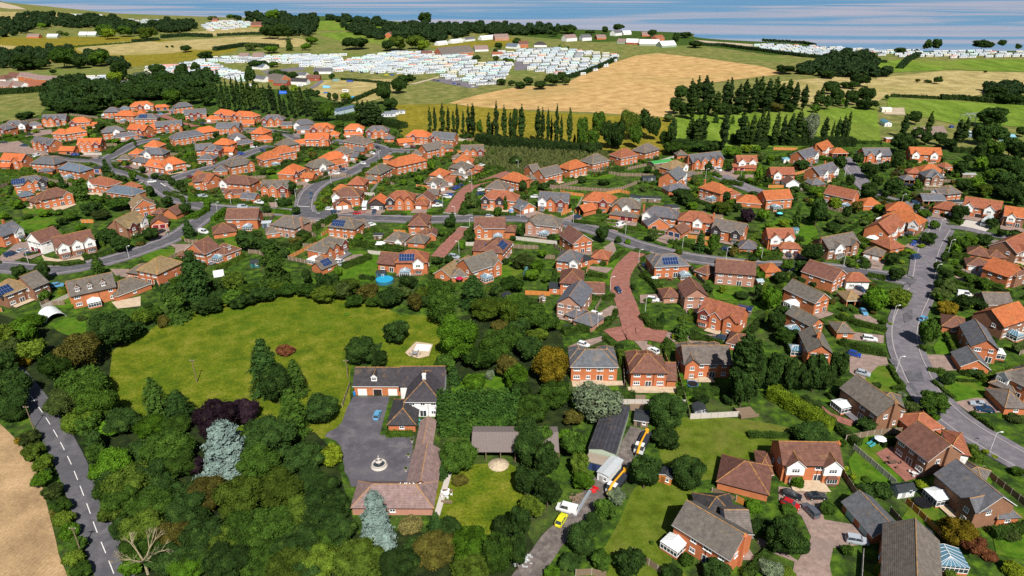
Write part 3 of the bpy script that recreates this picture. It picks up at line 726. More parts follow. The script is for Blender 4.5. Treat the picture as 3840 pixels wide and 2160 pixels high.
def plant_now(k,X,Y,Rm,hz,zc,col=None,look=None,group=None,rpx=None):
    base=k
    lst={'b':'b' if rpx>60 else ('bm' if rpx>17 else 'bl'),'c':'c' if rpx>30 else 'cl','p':'p' if rpx>12 else 'pl','s':'s' if rpx>12 else 'sl','u':'u','w':'w' if rpx>22 else 'bm','o':'w' if rpx>22 else 'bm'}[base]
    me=random.choice(PR[lst]); nm,lk,cat=KINDN[base]
    if col is None and base!='u': col=random.choice(GREENS)
    if base=='c' and col in GREENS: col=(.024,.055,.012) if random.random()<.5 else (.038,.075,.012)
    if base=='p' and col in GREENS: col=random.choice([(.024,.048,.012),(.034,.060,.013),(.022,.040,.012)])
    if base=='w' and col in GREENS: col=(.11,.135,.085)
    if base=='u' and col is None: col=(.17,.24,.215)
    v=random.uniform(.6,1.25) if base=='b' else random.uniform(.85,1.18); col=tuple(c*v for c in col)
    g=group or {'tree':'trees','shrub':'garden shrubs'}[cat]
    rz=random.uniform(0,6.28)
    SIZES.append((nm,Rm,rpx))
    if rpx<9 or base=='s':
        o=link(nm,me,None,(X,Y,zc),rz,col,(Rm,Rm,hz)); return reg(o,look or treelook(lk,col,base),cat,g)
    e=thing(nm,look or treelook(lk,col,base),cat,X,Y,0,0,g)
    link('crown',me,e,(0,0,zc),rz,col,(Rm,Rm,hz))
    link('trunk',TRP if base in 'cup' else random.choice(TRK),e,(0,0,0),rz,None,(min(Rm,hz)*1.2,min(Rm,hz)*1.2,zc))
    return e
def treelook(lk,col,base):
    if base in 'uw': return lk
    r,g,b_=col
    if r>g: return 'reddish brown '+lk
    if g>.14: return 'bright yellow green '+lk
    if g>.085: return 'light green '+lk
    if g>.055: return 'mid green '+lk
    return lk if base=='c' else 'dark green '+lk
def trees(s,group=None):
    """records 'kind cx cy rx ry [colour]' in the current tile"""
    CC={'Y':(.12,.16,.010),'L':(.052,.115,.008),'D':(.023,.048,.010),'M':(.036,.074,.010),'R':(.12,.045,.02),'K':(.022,.012,.018),'O':(.16,.12,.01),'W':(.10,.13,.075),'B':(.08,.14,.16),'V':(.20,.28,.26),'G':(.052,.082,.010),'A':(.065,.060,.012)}
    for r in s.replace('\n',';').split(';'):
        p=r.split()
        if len(p)<5: continue
        try: nums=list(map(float,p[1:5]))
        except ValueError: print('BAD',r); continue
        tree(p[0],*nums,col=CC.get(p[5]) if len(p)>5 else None,group=group)
def hedge(s,w_=1.4,h=1.7,col=(.035,.065,.010),look='clipped green hedge',closed=False,dens=1.0,group='hedges',name='hedge'):
    pts=[G(*q(*p)) for p in fl(s)]
    near_=pxm(*P(*pts[0]))
    leaf=(.20 if h<4 else .42) if near_>9 else (.34 if near_>4.5 else (.8 if near_>2.5 else 1.6)); rs=np.random.RandomState(int(abs(pts[0][0])*10)%9999)
    seg=[]; tot=0; allp=[];alln=[];cores=[]
    x0_,y0_=pts[0]
    for (x0,y0),(x1,y1) in zip(pts,pts[1:]):
        L=math.hypot(x1-x0,y1-y0)
        if L<.1: continue
        dx,dy=(x1-x0)/L,(y1-y0)/L; n=int(L*(w_+2*h)/(leaf*leaf)*1.5*dens)+8; n=min(n,26000)
        t=rs.uniform(0,L,n); per=rs.uniform(0,w_+2*h,n); a=np.zeros((n,3)); nn=np.zeros((n,3))
        wob=min(w_,2.5)*(.12*np.sin(t*1.3)+.1*np.sin(t*.37+1))+(.22*np.sin(t*2.6)*np.sin(per*1.7) if h>4 else 0)
        side1=per<h; side2=per>h+w_; top=~(side1|side2)
        off=np.where(side1,-w_/2,np.where(side2,w_/2,per-h-w_/2)); z=np.where(side1,per,np.where(side2,per-h-w_,h))
        off=off+np.where(side1,-1,1)*wob*(~top); z=z+top*(wob*.8)+rs.normal(0,.05*h,n)
        a[:,0]=x0+dx*t-dy*off-x0_; a[:,1]=y0+dy*t+dx*off-y0_; a[:,2]=z
        sg=np.where(side1,-1,1)*(~top); nn[:,0]=-dy*sg; nn[:,1]=dx*sg; nn[:,2]=top*1.0+.2
        allp.append(a+rs.normal(0,.06*min(w_,1.5),(n,3)));alln.append(nn)
        hw=w_*.42; c4=lambda tt,o_,z_:(x0+dx*tt-dy*o_-x0_,y0+dy*tt+dx*o_-y0_,z_)
        for f_ in ([c4(0,-hw,0),c4(L,-hw,0),c4(L,-hw,h*.93),c4(0,-hw,h*.93)],[c4(0,hw,0),c4(L,hw,0),c4(L,hw,h*.93),c4(0,hw,h*.93)],[c4(0,-hw,h*.93),c4(L,-hw,h*.93),c4(L,hw,h*.93),c4(0,hw,h*.93)],[c4(0,-hw,0),c4(0,hw,0),c4(0,hw,h*.93),c4(0,-hw,h*.93)],[c4(L,-hw,0),c4(L,hw,0),c4(L,hw,h*.93),c4(L,-hw,h*.93)]): cores.append(np.array(f_))
    if not allp: return
    v=quads(rs,np.concatenate(allp),np.concatenate(alln),leaf,.6)
    me=np_mesh(name,np.concatenate([v]+cores),0,'leaf'); o=link(name,me,None,(x0_,y0_,0),0,col)
    px0,py0=P(*pts[len(pts)//2]); return reg(o,look,'hedge',group,at=(px0,py0))
def woods(name,label,poly,n,Rr,hz,cols,s=V,dens=1,cat='woodland'):
    """a far wood that reads as one mass: many crowns in one object"""
    w_=[G(x/s,y/s) for x,y in poly]; xs=[p[0] for p in w_]; ys=[p[1] for p in w_]
    def inside(x,y):
        c=False; j=len(w_)-1
        for i in range(len(w_)):
            xi,yi=w_[i];xj,yj=w_[j]
            if (yi>y)!=(yj>y) and x<(xj-xi)*(y-yi)/(yj-yi)+xi: c=not c
            j=i
        return c
    tmpl=[]
    for me in PR['bl']:
        a=np.empty(len(me.vertices)*3,'f'); me.vertices.foreach_get('co',a); tmpl.append(a.reshape(-1,3))
    rs=np.random.RandomState(len(label)); out=[]; k=0; tr=0; ox,oy=w_[0]
    while k<n and tr<n*40:
        tr+=1; x=rs.uniform(min(xs),max(xs)); y=rs.uniform(min(ys),max(ys))
        if not inside(x,y): continue
        r=rs.uniform(*Rr); h=rs.uniform(*hz); t=tmpl[rs.randint(3)]; a=rs.uniform(0,6.28); c_,s_=math.cos(a),math.sin(a)
        v=t@np.array([[c_,s_,0],[-s_,c_,0],[0,0,1]]); v=v*np.array([r,r,h])+np.array([x-ox,y-oy,h*.85]); out.append(v); k+=1
    me=np_mesh(name,np.concatenate(out),0,'leaf'); o=link(name,me,None,(ox,oy,0),0,cols); o['kind']='stuff'; o['label']=label; o['category']=cat; return o
# ================================================================ building kit
RC={'o':(.50,.135,.050),'O':(.38,.115,.045),'r':(.150,.072,.055),'R':(.27,.095,.055),'g':(.115,.118,.135),'d':(.135,.118,.105),'l':(.22,.155,.085),'b':(.050,.046,.052),'w':(.62,.64,.64),'c':(.235,.165,.150),'s':(.11,.14,.18)}
RN={'o':'orange','O':'orange brown','r':'reddish brown','R':'rusty red','g':'slate grey','d':'dark grey','l':'lichened brown','b':'near black','w':'white','c':'speckled brown','s':'blue grey'}
WC={'b':(.46,.150,.062),'p':(.42,.215,.150),'n':(.25,.125,.075),'w':(.76,.76,.74),'t':(.185,.040,.030),'k':(.045,.038,.040),'r':(.33,.075,.045),'e':(.30,.36,.28)}
def jitter(c,a=.07):
    v=random.uniform(1-a,1+a); return tuple(x*v*random.uniform(1-a*.4,1+a*.4) for x in c)
def roof_mesh(w,d,h,kind,pitch,axis='x',o=.38,x0=0,y0=0,ridge=True,yend=None,trim='white'):
    """kind G gable or H hipped; ridge along axis. returns MB and ridge height"""
    b=MB(); tp=math.tan(R(pitch)); th=.16
    W,Dp=(w,d) if axis=='x' else (d,w)
    f=(lambda x,y,z:(x0+x,y0+y,z)) if axis=='x' else (lambda x,y,z:(x0+y,y0+x,z))
    rev=axis!='x'
    def pl(pts,k):
        pts=[f(*p) for p in pts]; b.poly(pts[::-1] if rev else pts,k)
    rz=h+Dp/2*tp; ez=h-o*tp
    if kind=='H' and W<Dp+.5: hx0=hx1=W/2-.01
    elif kind=='H': hx0=Dp/2; hx1=W-Dp/2
    else: hx0=-o; hx1=W+o
    if kind=='H' and W<Dp+.5: rz=h+min(W,Dp)/2*tp; hx0=hx1=W/2
    cs=[(-o,-o,ez),(W+o,-o,ez),(W+o,Dp+o,ez),(-o,Dp+o,ez)]; r0=(hx0,Dp/2,rz); r1=(hx1,Dp/2,rz)
    up=lambda p:(p[0],p[1],p[2]+th)
    a,b_,c,d_=map(up,cs); R0,R1=up(r0),up(r1)
    pt=hx1-hx0<.05
    if pt: pl([a,b_,R0],'tile'); pl([c,d_,R0],'tile')
    else: pl([a,b_,R1,R0],'tile'); pl([c,d_,R0,R1],'tile')
    if kind=='H':
        pl([b_,c,R1],'tile'); pl([d_,a,R0],'tile')
        for p_,q_ in ((0,1),(1,2),(2,3),(3,0)): pl([cs[p_],cs[q_],up(cs[q_]),up(cs[p_])],trim)
    else:
        pl([cs[0],cs[1],b_,a],trim); pl([cs[2],cs[3],d_,c],trim)
        # barge boards close the gable edges
        for (e0,e1,rr,RR) in ((cs[3],cs[0],r0,R0),(cs[1],cs[2],r1,R1)):
            pl([e0,rr,RR,up(e0)],trim); pl([rr,e1,up(e1),RR],trim)
    # underside
    if pt: pl([cs[1],cs[0],r0],trim); pl([cs[3],cs[2],r0],trim)
    else: pl([cs[1],cs[0],r0,r1],trim); pl([cs[3],cs[2],r1,r0],trim)
    if kind=='H': pl([cs[2],cs[1],r1],trim); pl([cs[0],cs[3],r0],trim)
    if ridge:
        lines=[] if pt else [(R0,R1)]
        if kind=='H': lines+=[(a,R0),(d_,R0),(b_,R1),(c,R1)]
        for p_,q_ in lines: b.bar(f(*p_),f(*q_),.13,'ridge',5)
    return b,rz
def wall_mesh(w,d,h,kind,pitch,axis='x',x0=0,y0=0,z0=0,k='brick'):
    b=MB(); tp=math.tan(R(pitch))
    b.box(x0,y0,z0,x0+w,y0+d,h,k,False)
    if kind=='G':
        if axis=='x':
            rz=h+d/2*tp-.02
            b.poly([(x0,y0+d,h),(x0,y0,h),(x0,y0+d/2,rz)],k); b.poly([(x0+w,y0,h),(x0+w,y0+d,h),(x0+w,y0+d/2,rz)],k)
        else:
            rz=h+w/2*tp-.02
            b.poly([(x0,y0,h),(x0+w,y0,h),(x0+w/2,y0,rz)],k); b.poly([(x0+w,y0+d,h),(x0,y0+d,h),(x0+w/2,y0+d,rz)],k)
    return b
def win_meshes(w,h,n,bars=1,sill=True):
    fr=MB(); t=.11
    fr.box(-w/2,-.06,0,w/2,.03,t,'white'); fr.box(-w/2,-.06,h-t,w/2,.03,h,'white')
    for i in range(n+1):
        x=-w/2+(w-t)*i/n; fr.box(x,-.062,t,x+t,.028,h-t,'white')
    if bars:
        for i in range(n): fr.box(-w/2+t+(w-t)*i/n,-.05,h*.62,-w/2+(w-t)*(i+1)/n,.02,h*.62+.05,'white')
    if sill: fr.box(-w/2-.1,-.16,-.11,w/2+.1,.02,-.002,'white')
    p=MB(); p.box(-w/2+.02,-.025,.02,w/2-.02,.01,h-.02,'glass')
    j=MB(); j.add(fr); j.add(p); return fr.mesh('window_frame'),p.mesh('window_pane'),j.mesh('window')
WIN={'1':win_meshes(.8,1.1,1),'2':win_meshes(1.25,1.15,2),'3':win_meshes(1.85,1.2,3),'F':win_meshes(1.8,2.1,2,0,False),'4':win_meshes(2.5,1.35,4),'D':win_meshes(1.0,2.05,1,1,False)}
def window(par,k,x,y,z,face,near_):
    rz={'f':0,'r':R(90),'b':R(180),'l':R(-90)}[face]
    fr,pn,j=WIN[k]; nm={'F':'french_window','D':'door'}.get(k,'window')
    if near_:
        o=link(nm,fr,par,(x,y,z),rz); link('pane',pn,o); return o
    return link(nm,j,par,(x,y,z),rz)
def garage_door_mesh(w,h,k):
    b=MB(); n=5
    for i in range(n): b.box(-w/2,-.05,h*i/n+.012,w/2,.02,h*(i+1)/n-.012,'paint')
    b.box(-w/2,-.02,0,w/2,.018,h,'paint')
    b.box(-w/2-.1,-.04,0,-w/2-.002,.02,h+.1,'white'); b.box(w/2+.002,-.04,0,w/2+.1,.02,h+.1,'white'); b.box(-w/2,-.04,h+.002,w/2,.02,h+.1,'white')
    return b.mesh('garage_door')
GD={1:garage_door_mesh(2.3,2.05,'paint'),2:garage_door_mesh(4.6,2.05,'paint')}
DC={'w':(.75,.75,.74),'m':(.17,.012,.022),'n':(.02,.05,.11),'k':(.03,.022,.02),'g':(.40,.56,.52),'u':(.05,.09,.22)}
def consv(kind,w=4.0,d=3.4,near_=True):
    """glazed garden room: dwarf wall, glazing bars, ridged roof. front faces -y"""
    wb=MB(); wb.box(0,0,0,w,d,.55,'brick')
    g=MB(); g.box(.05,.05,.55,w-.05,d,2.15,'glass')
    fr=MB(); nx=max(3,int(w/.8)); ny=max(2,int(d/.9))
    for i in range(nx+1):
        x=w*i/nx; fr.box(x-.04,-.02,.55,x+.04,.06,2.2,'white')
    for i in range(ny+1):
        y=d*i/ny
        for x in (-.02,w-.06): fr.box(x,y-.04,.56,x+.08,y+.04,2.19,'white')
    for z in (.55,1.65,2.16):
        fr.box(-.03,-.03,z,w+.03,.05,z+.08,'white'); fr.box(-.03,.051,z,.05,d,z+.08,'white'); fr.box(w-.05,.051,z,w+.03,d,z+.08,'white')
    rf=MB(); k='opal' if kind=='w' else 'roofglass'; r=3.05; z0=2.25
    a=(-.1,-.1,z0);b_=(w+.1,-.1,z0);c=(w+.1,d,z0);d_=(-.1,d,z0); R0=(w/2,d*.35,r);R1=(w/2,d,r)
    rf.poly([a,b_,R0],k); rf.poly([b_,c,R1,R0],k); rf.poly([d_,a,R0,R1],k)
    br=MB()
    for i in range(8):
        t=i/7; p=(-.1+(w+.2)*t,-.1,z0+.02); br.bar(p,(w/2,d*.35,r+.03),.035,'white',4)
    n=4
    for i in range(1,n+1):
        y=-.1+(d+.1)*i/n; yr=d*.35+(d*.65)*i/n
        br.bar((-.1,y,z0+.02),(w/2,yr,r+.03),.035,'white',4); br.bar((w+.1,y,z0+.02),(w/2,yr,r+.03),.035,'white',4)
    br.bar((w/2,d*.35,r+.05),(w/2,d,r+.05),.07,'white',6); rf.add(br)
    return wb.mesh('dwarf_wall'),g.mesh('glazing'),fr.mesh('glazing_bars'),rf.mesh('glass_roof')
CV={'w':consv('w'),'g':consv('g')}
def add_consv(par,k,x,y,rz,sx=1,sy=1):
    wb,g,fr,rf=CV[k]; o=link('conservatory',fr,par,(x,y,0),rz,scale=(sx,sy,1))
    c=jitter(WC['b']); link('dwarf_wall',wb,o,col=c); link('glazing',g,o); link('conservatory_roof',rf,o); return o
def chimney_mesh(h):
    b=MB(); b.box(-.45,-.35,0,.45,.35,h,'brick'); b.box(-.55,-.45,h,.55,.45,h+.15,'brick')
    for x in (-.2,.2): b.bar((x,0,h+.15),(x,0,h+.55),.13,'ridge',8)
    return b.mesh('chimney')
CH={k:chimney_mesh(k) for k in (3,5,8)}
HOUSES=[];PAD=[];MANOR=[0]
def house(rec):
    """rec: x1 y1 x2 y2 depth kind roof wall [tokens]; the eave line facing the camera, traced at eaves height.
    kind: G/H ridge along the line, P/Q ridge across it (gable/hip), F flat; 1 after it = single storey, 3 = one and a half"""
    p0_plus=rec[0]=='+'; rec=rec.lstrip('+ ')
    p=rec.split(); x1,y1=q(float(p[0]),float(p[1])); x2,y2=q(float(p[2]),float(p[3])); d=float(p[4])
    kd=p[5]; rc=p[6]; wc=p[7]; tok=p[8:]
    join=False
    st=2; 
    if len(kd)>1: st=int(kd[1])
    kd=kd[0]; h={1:2.35,3:3.3,2:5.0,4:2.8}[st]
    a=G(x1,y1,h); b_=G(x2,y2,h); L=math.hypot(b_[0]-a[0],b_[1]-a[1]); rz=math.atan2(b_[1]-a[1],b_[0]-a[0])
    # implausible skew from coarse tracing at range is eased
    if y1<640 and abs(rz)>.75: rz=math.copysign(.75,rz)
    L=max(2.4,min(L,26)); s=pxm(x1,y1,0); near_=s>6.3
    kind='G' if kd in 'GP' else 'H'; axis='y' if kd in 'PQ' else 'x'
    pitch=36 if st==2 else 34
    if axis=='x' and d>10: pitch=31
    if axis=='y' and L>10: pitch=32
    rcol=jitter(RC[rc]); wcol=jitter(WC[wc])
    nm='house' if st in (2,3) else 'garage'
    for t in tok:
        if t[0]=='!': nm=t[1:]
    # a look in words
    rn=RN[rc]; gab=sum(1 for t in tok if t[0]=='f'); whitef=any(t[0]=='f' and t[-1]=='w' for t in tok)
    if nm=='house':
        look='%s %s roofed house'%(rn,'hip' if kind=='H' else 'gable')
        if any(t[0]=='s' for t in tok): look='%s roofed house with solar panels'%rn
        elif any(t[0]=='D' for t in tok): look='%s roofed house with dormers'%rn
        elif any(t[0]=='v' for t in tok): look='%s roofed house with conservatory'%rn
        elif whitef: look='%s roofed house with white gable'%rn
        elif gab: look='%s roofed house, %s'%(rn,{1:'one front gable',2:'two front gables'}.get(gab,'three front gables'))
        elif any(t[0]=='c' for t in tok): look='%s roofed house with chimney'%rn
    elif nm=='garage': look='%s %s roofed garage'%(rn,'hip' if kind=='H' else 'gable')
    else: look='%s roofed %s'%(rn,nm.replace('_',' '))
    cat={'garage':'garage'}.get(nm,'house' if nm=='house' else nm.replace('_',' '))
    X=G(x1,y1,h)[0]; Y=a[1]
    plus=p0_plus
    if plus: e=D.objects.new('tmp',None); COL.objects.link(e); e.location=(a[0],a[1],0); e.rotation_euler=(0,0,rz)
    else: e=thing(nm,look,cat,a[0],a[1],0,rz,{'house':'houses of the estate','garage':'garages of the estate'}.get(nm))
    if not plus: HOUSES.append((e,L,d,h,rz,st,tok))
    ux,uy=math.cos(rz),math.sin(rz); FOOT.append((a[0]+ux*L/2-uy*d/2,a[1]+uy*L/2+ux*d/2,ux,uy,L/2,d/2))
    if MANOR[0]: pass
    elif any(t[0]=='d' and t[1] in DC and len(t)>2 and t[2:]!='9' for t in tok):
        PAD.append(('drive',[(a[0]+ux*u_-uy*v_,a[1]+uy*u_+ux*v_) for u_,v_ in ((-.4,-.5),(-.9,-6.5),(L+1.2,-6.2),(L+.4,-.5))]))
    elif st!=1 and random.random()<.6:
        u0=random.uniform(0,.3)*L; u1=random.uniform(.6,1)*L; v1=-random.uniform(2.2,4.2)
        PAD.append((random.choice(('patio','patio','drive','asphalt2')),[(a[0]+ux*u_-uy*v_,a[1]+uy*u_+ux*v_) for u_,v_ in ((u0,-.1),(u0-.4,v1),(u1+.5,v1),(u1,-.1))]))
    if kd=='F':
        w=wall_mesh(L,d,h,'H',0); link('wall',w.mesh('wall'),e,col=wcol)
        r=MB(); r.box(-.2,-.2,h+.003,L+.2,d+.2,h+.2,'felt'); link('roof',r.mesh('roof'),e,col=rcol); rzt=h
        roof=None
    else:
        op=any(t=='open' for t in tok)
        if op:
            w=MB(); w.box(0,d-.25,0,L,d,h,'brick')
            for i in range(int(L/3)+1): w.box(min(L-.35,i*3),0,0,min(L-.35,i*3)+.35,.35,h,'brick')
            w.box(0,.36,0,.25,d-.252,h,'brick'); w.box(L-.25,.36,0,L,d-.252,h,'brick')
        else: w=wall_mesh(L,d,h,kind,pitch,axis)
        link('wall',w.mesh('wall'),e,col=wcol)
        trim='white' if random.random()<.45 else 'black'
        r,rzt=roof_mesh(L,d,h,kind,pitch,axis,trim=trim); roof=link('roof',r.mesh('roof'),e,col=rcol)
    tp=math.tan(R(pitch)); used=[]
    dd=0
    for t in tok:
        c=t[0]
        if c=='f' or c=='k':   # cross wing: f<u><wall>[w<width>]  k back
            cw_=4.0 if L>9 else 3.2; s2=t[1:]
            mat_='b'
            if s2[-1].isalpha(): mat_=s2[-1]; s2=s2[:-1]
            u=float(s2); cx=max(cw_/2,min(L-cw_/2,u*L)); pj=.9 if c=='f' else 2.2; pp=42
            if c=='k': cw_=4.8; cx=max(cw_/2,min(L-cw_/2,u*L)); pp=40
            rr=cw_/2*math.tan(R(pp)); back=min(d*.5,rr/tp+.05) if axis=='x' else d*.4
            if c=='f':
                if mat_ in 'wtk':
                    lo=wall_mesh(cw_,pj-.01,2.5,'H',0,'y',cx-cw_/2,-pj); link('bay_wall',lo.mesh('bay_wall'),e,col=wcol)
                    up=MB(); x0,x1_=cx-cw_/2,cx+cw_/2; up.box(x0-.02,-pj-.02,2.503,x1_+.02,-.01,h,'render' if mat_=='w' else 'clad',False)
                    up.poly([(x0-.02,-pj-.02,h),(x1_+.02,-pj-.02,h),(cx,-pj-.02,h+rr)],'render' if mat_=='w' else 'clad')
                    link('gable_wall',up.mesh('gable_wall'),e,col=jitter(WC[mat_],.04))
                    if st==2: 
                        bw=MB(); bw.box(cx-1.2,-pj-.65,0,cx+1.2,-pj-.001,.7,'brick'); bw.box(cx-1.2,-pj-.65,.7,cx+1.2,-pj-.001,2.0,'white'); bw.box(cx-1.12,-pj-.68,.85,cx+1.12,-pj-.652,1.85,'glass')
                        for i in range(1,4): bw.box(cx-1.12+i*.56-.03,-pj-.70,.85,cx-1.12+i*.56+.03,-pj-.681,1.85,'white')
                        bw.poly([(cx-1.35,-pj-.8,2.0),(cx+1.35,-pj-.8,2.0),(cx+1,-pj,2.6),(cx-1,-pj,2.6)],'tile'); bw.poly([(cx-1.35,-pj-.8,2.0),(cx-1,-pj,2.6),(cx-1.35,-pj,2.0)],'tile'); bw.poly([(cx+1.35,-pj-.8,2.0),(cx+1.35,-pj,2.0),(cx+1,-pj,2.6)],'tile')
                        link('bay_window',bw.mesh('bay_window'),e,col=wcol if False else rcol)
                else:
                    lo=wall_mesh(cw_,pj-.01,h,'H',0,'y',cx-cw_/2,-pj); lo.poly([(cx-cw_/2,-pj,h),(cx+cw_/2,-pj,h),(cx,-pj,h+rr-.02)],'brick'); link('bay_wall',lo.mesh('bay_wall'),e,col=wcol)
                g_,_=roof_mesh(cw_,pj+back,h+.01,'G',pp,'y',.3,cx-cw_/2,-pj,trim='white' if mat_ in 'wt' or random.random()<.5 else 'black'); link('roof',g_.mesh('gable_roof'),roof or e,col=rcol).name='gable_roof'
                window(e,'3' if mat_ in 'wt' else '2',cx,-pj-.03,h-1.75 if st==2 else h-1.6,'f',near_)
                if mat_ not in 'wtk' and st==2: window(e,'2' if near_ else '2',cx,-pj-.03,.8,'f',near_)
                used.append((cx-cw_/2-.3,cx+cw_/2+.3))
            else:
                rr=min(rr,d/2*tp-.03); lo=wall_mesh(cw_,2.2,h,'H',0,'y',cx-cw_/2,d+.001); link('rear_wing_wall',lo.mesh('rear_wing_wall'),e,col=wcol)
                g_,_=roof_mesh(cw_,d/2+2.2,h+.02,'H',pp if rr<d/2*tp-.04 else math.degrees(math.atan((d/2*tp)/(cw_/2))),'y',.3,cx-cw_/2,d/2,trim='white'); link('rear_wing_roof',g_.mesh('rear_wing_roof'),roof or e,col=rcol)
        elif c=='c' and roof is not None:
            side=t[1:] or 'l'
            if axis=='x': xx={'l':-.3,'r':L+.3,'m':L*.6}[side[0]]; yy=d/2
            else: xx=L*.5 if side[0]=='m' else {'l':-.3,'r':L+.3}[side[0]]; yy=d*.4
            if side[0]=='m': link('chimney',CH[3],roof,(xx,yy,rzt-1.6),col=wcol)
            else: link('chimney',CH[8],roof,(xx,yy,0),R(90),col=wcol)
        elif c in 'vV' and len(t)>1:
            s2=t[1:]; u=float(s2) if s2 not in 'lr' else None
            k='w' if c=='V' else 'g'
            if s2=='l': add_consv(e,k,-3.4,d*.75,R(-90)); FOOT.append((a[0]-ux*2,a[1]-uy*2,ux,uy,2.5,2.5))
            elif s2=='r': add_consv(e,k,L+3.4,d*.2,R(90))
            else: add_consv(e,k,u*L-2,-3.35,0); FOOT.append((a[0]+ux*u*L+uy*2,a[1]+uy*u*L-ux*2,ux,uy,2.5,2.5)); used.append((u*L-2.2,u*L+2.2))
        elif c=='s' and len(t)>1:
            u=float(t[1:]); sl=math.hypot(d/2,d/2*tp); pw,ph=1.0,1.6; cols_=6 if L>8 else 4; rows=2
            o_=MB()
            for i in range(cols_):
                for j in range(rows):
                    x0=u*L-cols_*pw/2+i*pw; s0=.5+j*ph; cs_,sn_=math.cos(R(pitch)),math.sin(R(pitch))
                    def pt(x,sv,off): return (x,sv*cs_-off*sn_,h+sv*sn_+off*cs_)
                    m_=.03; off=.30
                    o_.poly([pt(x0,s0,off-.02),pt(x0+pw,s0,off-.02),pt(x0+pw,s0+ph,off-.02),pt(x0,s0+ph,off-.02)],'alu')
                    o_.poly([pt(x0+m_,s0+m_,off),pt(x0+pw-m_,s0+m_,off),pt(x0+pw-m_,s0+ph-m_,off),pt(x0+m_,s0+ph-m_,off)],'solar')
            link('solar_panels',o_.mesh('solar_panels'),roof or e)
        elif c=='D' and len(t)>1 and t[1] in '.0123456789':
            u=float(t[1:]); cx=u*L; dz=h+.9; yy=.9/tp
            dm=MB(); k='clad'; wd=1.6
            dm.box(cx-wd/2,yy-.25,dz-.5,cx+wd/2,yy+2.0,dz+1.2,k); dm.poly([(cx-wd/2,yy-.25,dz+1.2),(cx+wd/2,yy-.25,dz+1.2),(cx,yy-.25,dz+2.0)],k)
            dr,_=roof_mesh(wd,2.6,dz+1.2,'G',44,'y',.2,cx-wd/2,yy-.25)
            do=link('dormer',dm.mesh('dormer'),roof or e,col=WC['w'] if wc=='w' or 'Dw' in tok else WC['t']); link('dormer_roof',dr.mesh('dormer_roof'),do,col=rcol)
            window(do,'2',cx,yy-.28,dz+.05,'f',False)
        elif c=='d' and t[1] in DC and len(t)>2:   # garage door d<colour><u>
            u=float(t[2:]); 
            if t[2:]=='9':  # pair on the left side
                for y_ in (d*.28,d*.72): link('garage_door',GD[1],e,(-.03,y_,0),R(-90),DC[t[1]])
            else:
                wide=L*.0; link('garage_door',GD[1],e,(u*L,-.03,0),0,DC[t[1]]); used.append((u*L-1.3,u*L+1.3))
            dd=1
    # windows where nothing else stands
    if nm in ('house',) and 'n0' not in tok and L>5:
        n=max(2,int(round(L/3.3)))
        for i in range(n):
            x=L*(i+.5)/n
            kk='3' if i%2==0 else '2'
            if kind=='G' and axis=='y' and st!=2 and i>0: pass
            if not any(a0<x<a1 for a0,a1 in used if a1-a0>4.1 and False):
                pass
            hit=any(a0-.4<x<a1+.4 for a0,a1 in used)
            upper_hit=any(a0-.4<x<a1+.4 for a0,a1 in used if not dd)
            if st==2 and not upper_hit: window(e,'2' if i%2 else '3',x,-.03,3.55,'f',near_)
            if not hit: window(e,'F' if i==n//2 else ('3' if i%2==0 else '2'),x,-.03,.02 if i==n//2 else .85,'f',near_)
        # flank that faces the camera
        mid=(a[0]+ux*L/2,a[1]+uy*L/2); tc=(-mid[0],-mid[1]); right=(ux*tc[0]+uy*tc[1])>0
        fx=L+.03 if right else -.03; face='r' if right else 'l'
        if abs(ux*tc[0]+uy*tc[1])/math.hypot(*tc)>.12:
            window(e,'2',fx,d*.3,3.5 if st==2 else .9,face,near_)
            if st==2: window(e,'1',fx,d*.68,.9,face,near_); 
            if axis=='y' and st==2: window(e,'2',fx,d*.68,3.5,face,near_)
        # porch or small hood beside the door; downpipe and gutter
        gp=MB(); gp.bar((L*.5+1.4,-.12,.1),(L*.5+1.4,-.12,h-.2),.05,'black',6); gp.bar((-.3,-.46,h-.28),(L+.3,-.46,h-.28),.06,'black',5)
        link('downpipe',gp.mesh('downpipe'),e)
    elif nm=='garage' and not dd and not any(t in('open','n0') for t in tok) and L>3.5:
        window(e,'2',L*.5,-.03,.95,'f',near_)
    if plus:
        par=LASTH[0]; dx,dy=e.location.x-par.location.x,e.location.y-par.location.y; t0=par.rotation_euler[2]; c_,s_=math.cos(-t0),math.sin(-t0)
        ox,oy=dx*c_-dy*s_,dx*s_+dy*c_; dr=rz-t0; c_,s_=math.cos(dr),math.sin(dr)
        for ch in list(e.children):
            l=ch.location.copy(); ch.parent=par; ch.location=(ox+l.x*c_-l.y*s_,oy+l.x*s_+l.y*c_,l.z); ch.rotation_euler[2]+=dr
        D.objects.remove(e); return par
    LASTH[0]=e
    return e
LASTH=[None]
def houses(s):
    for r in s.strip().split('\n'):
        r=r.split('#')[0].strip()
        if r: house(r)
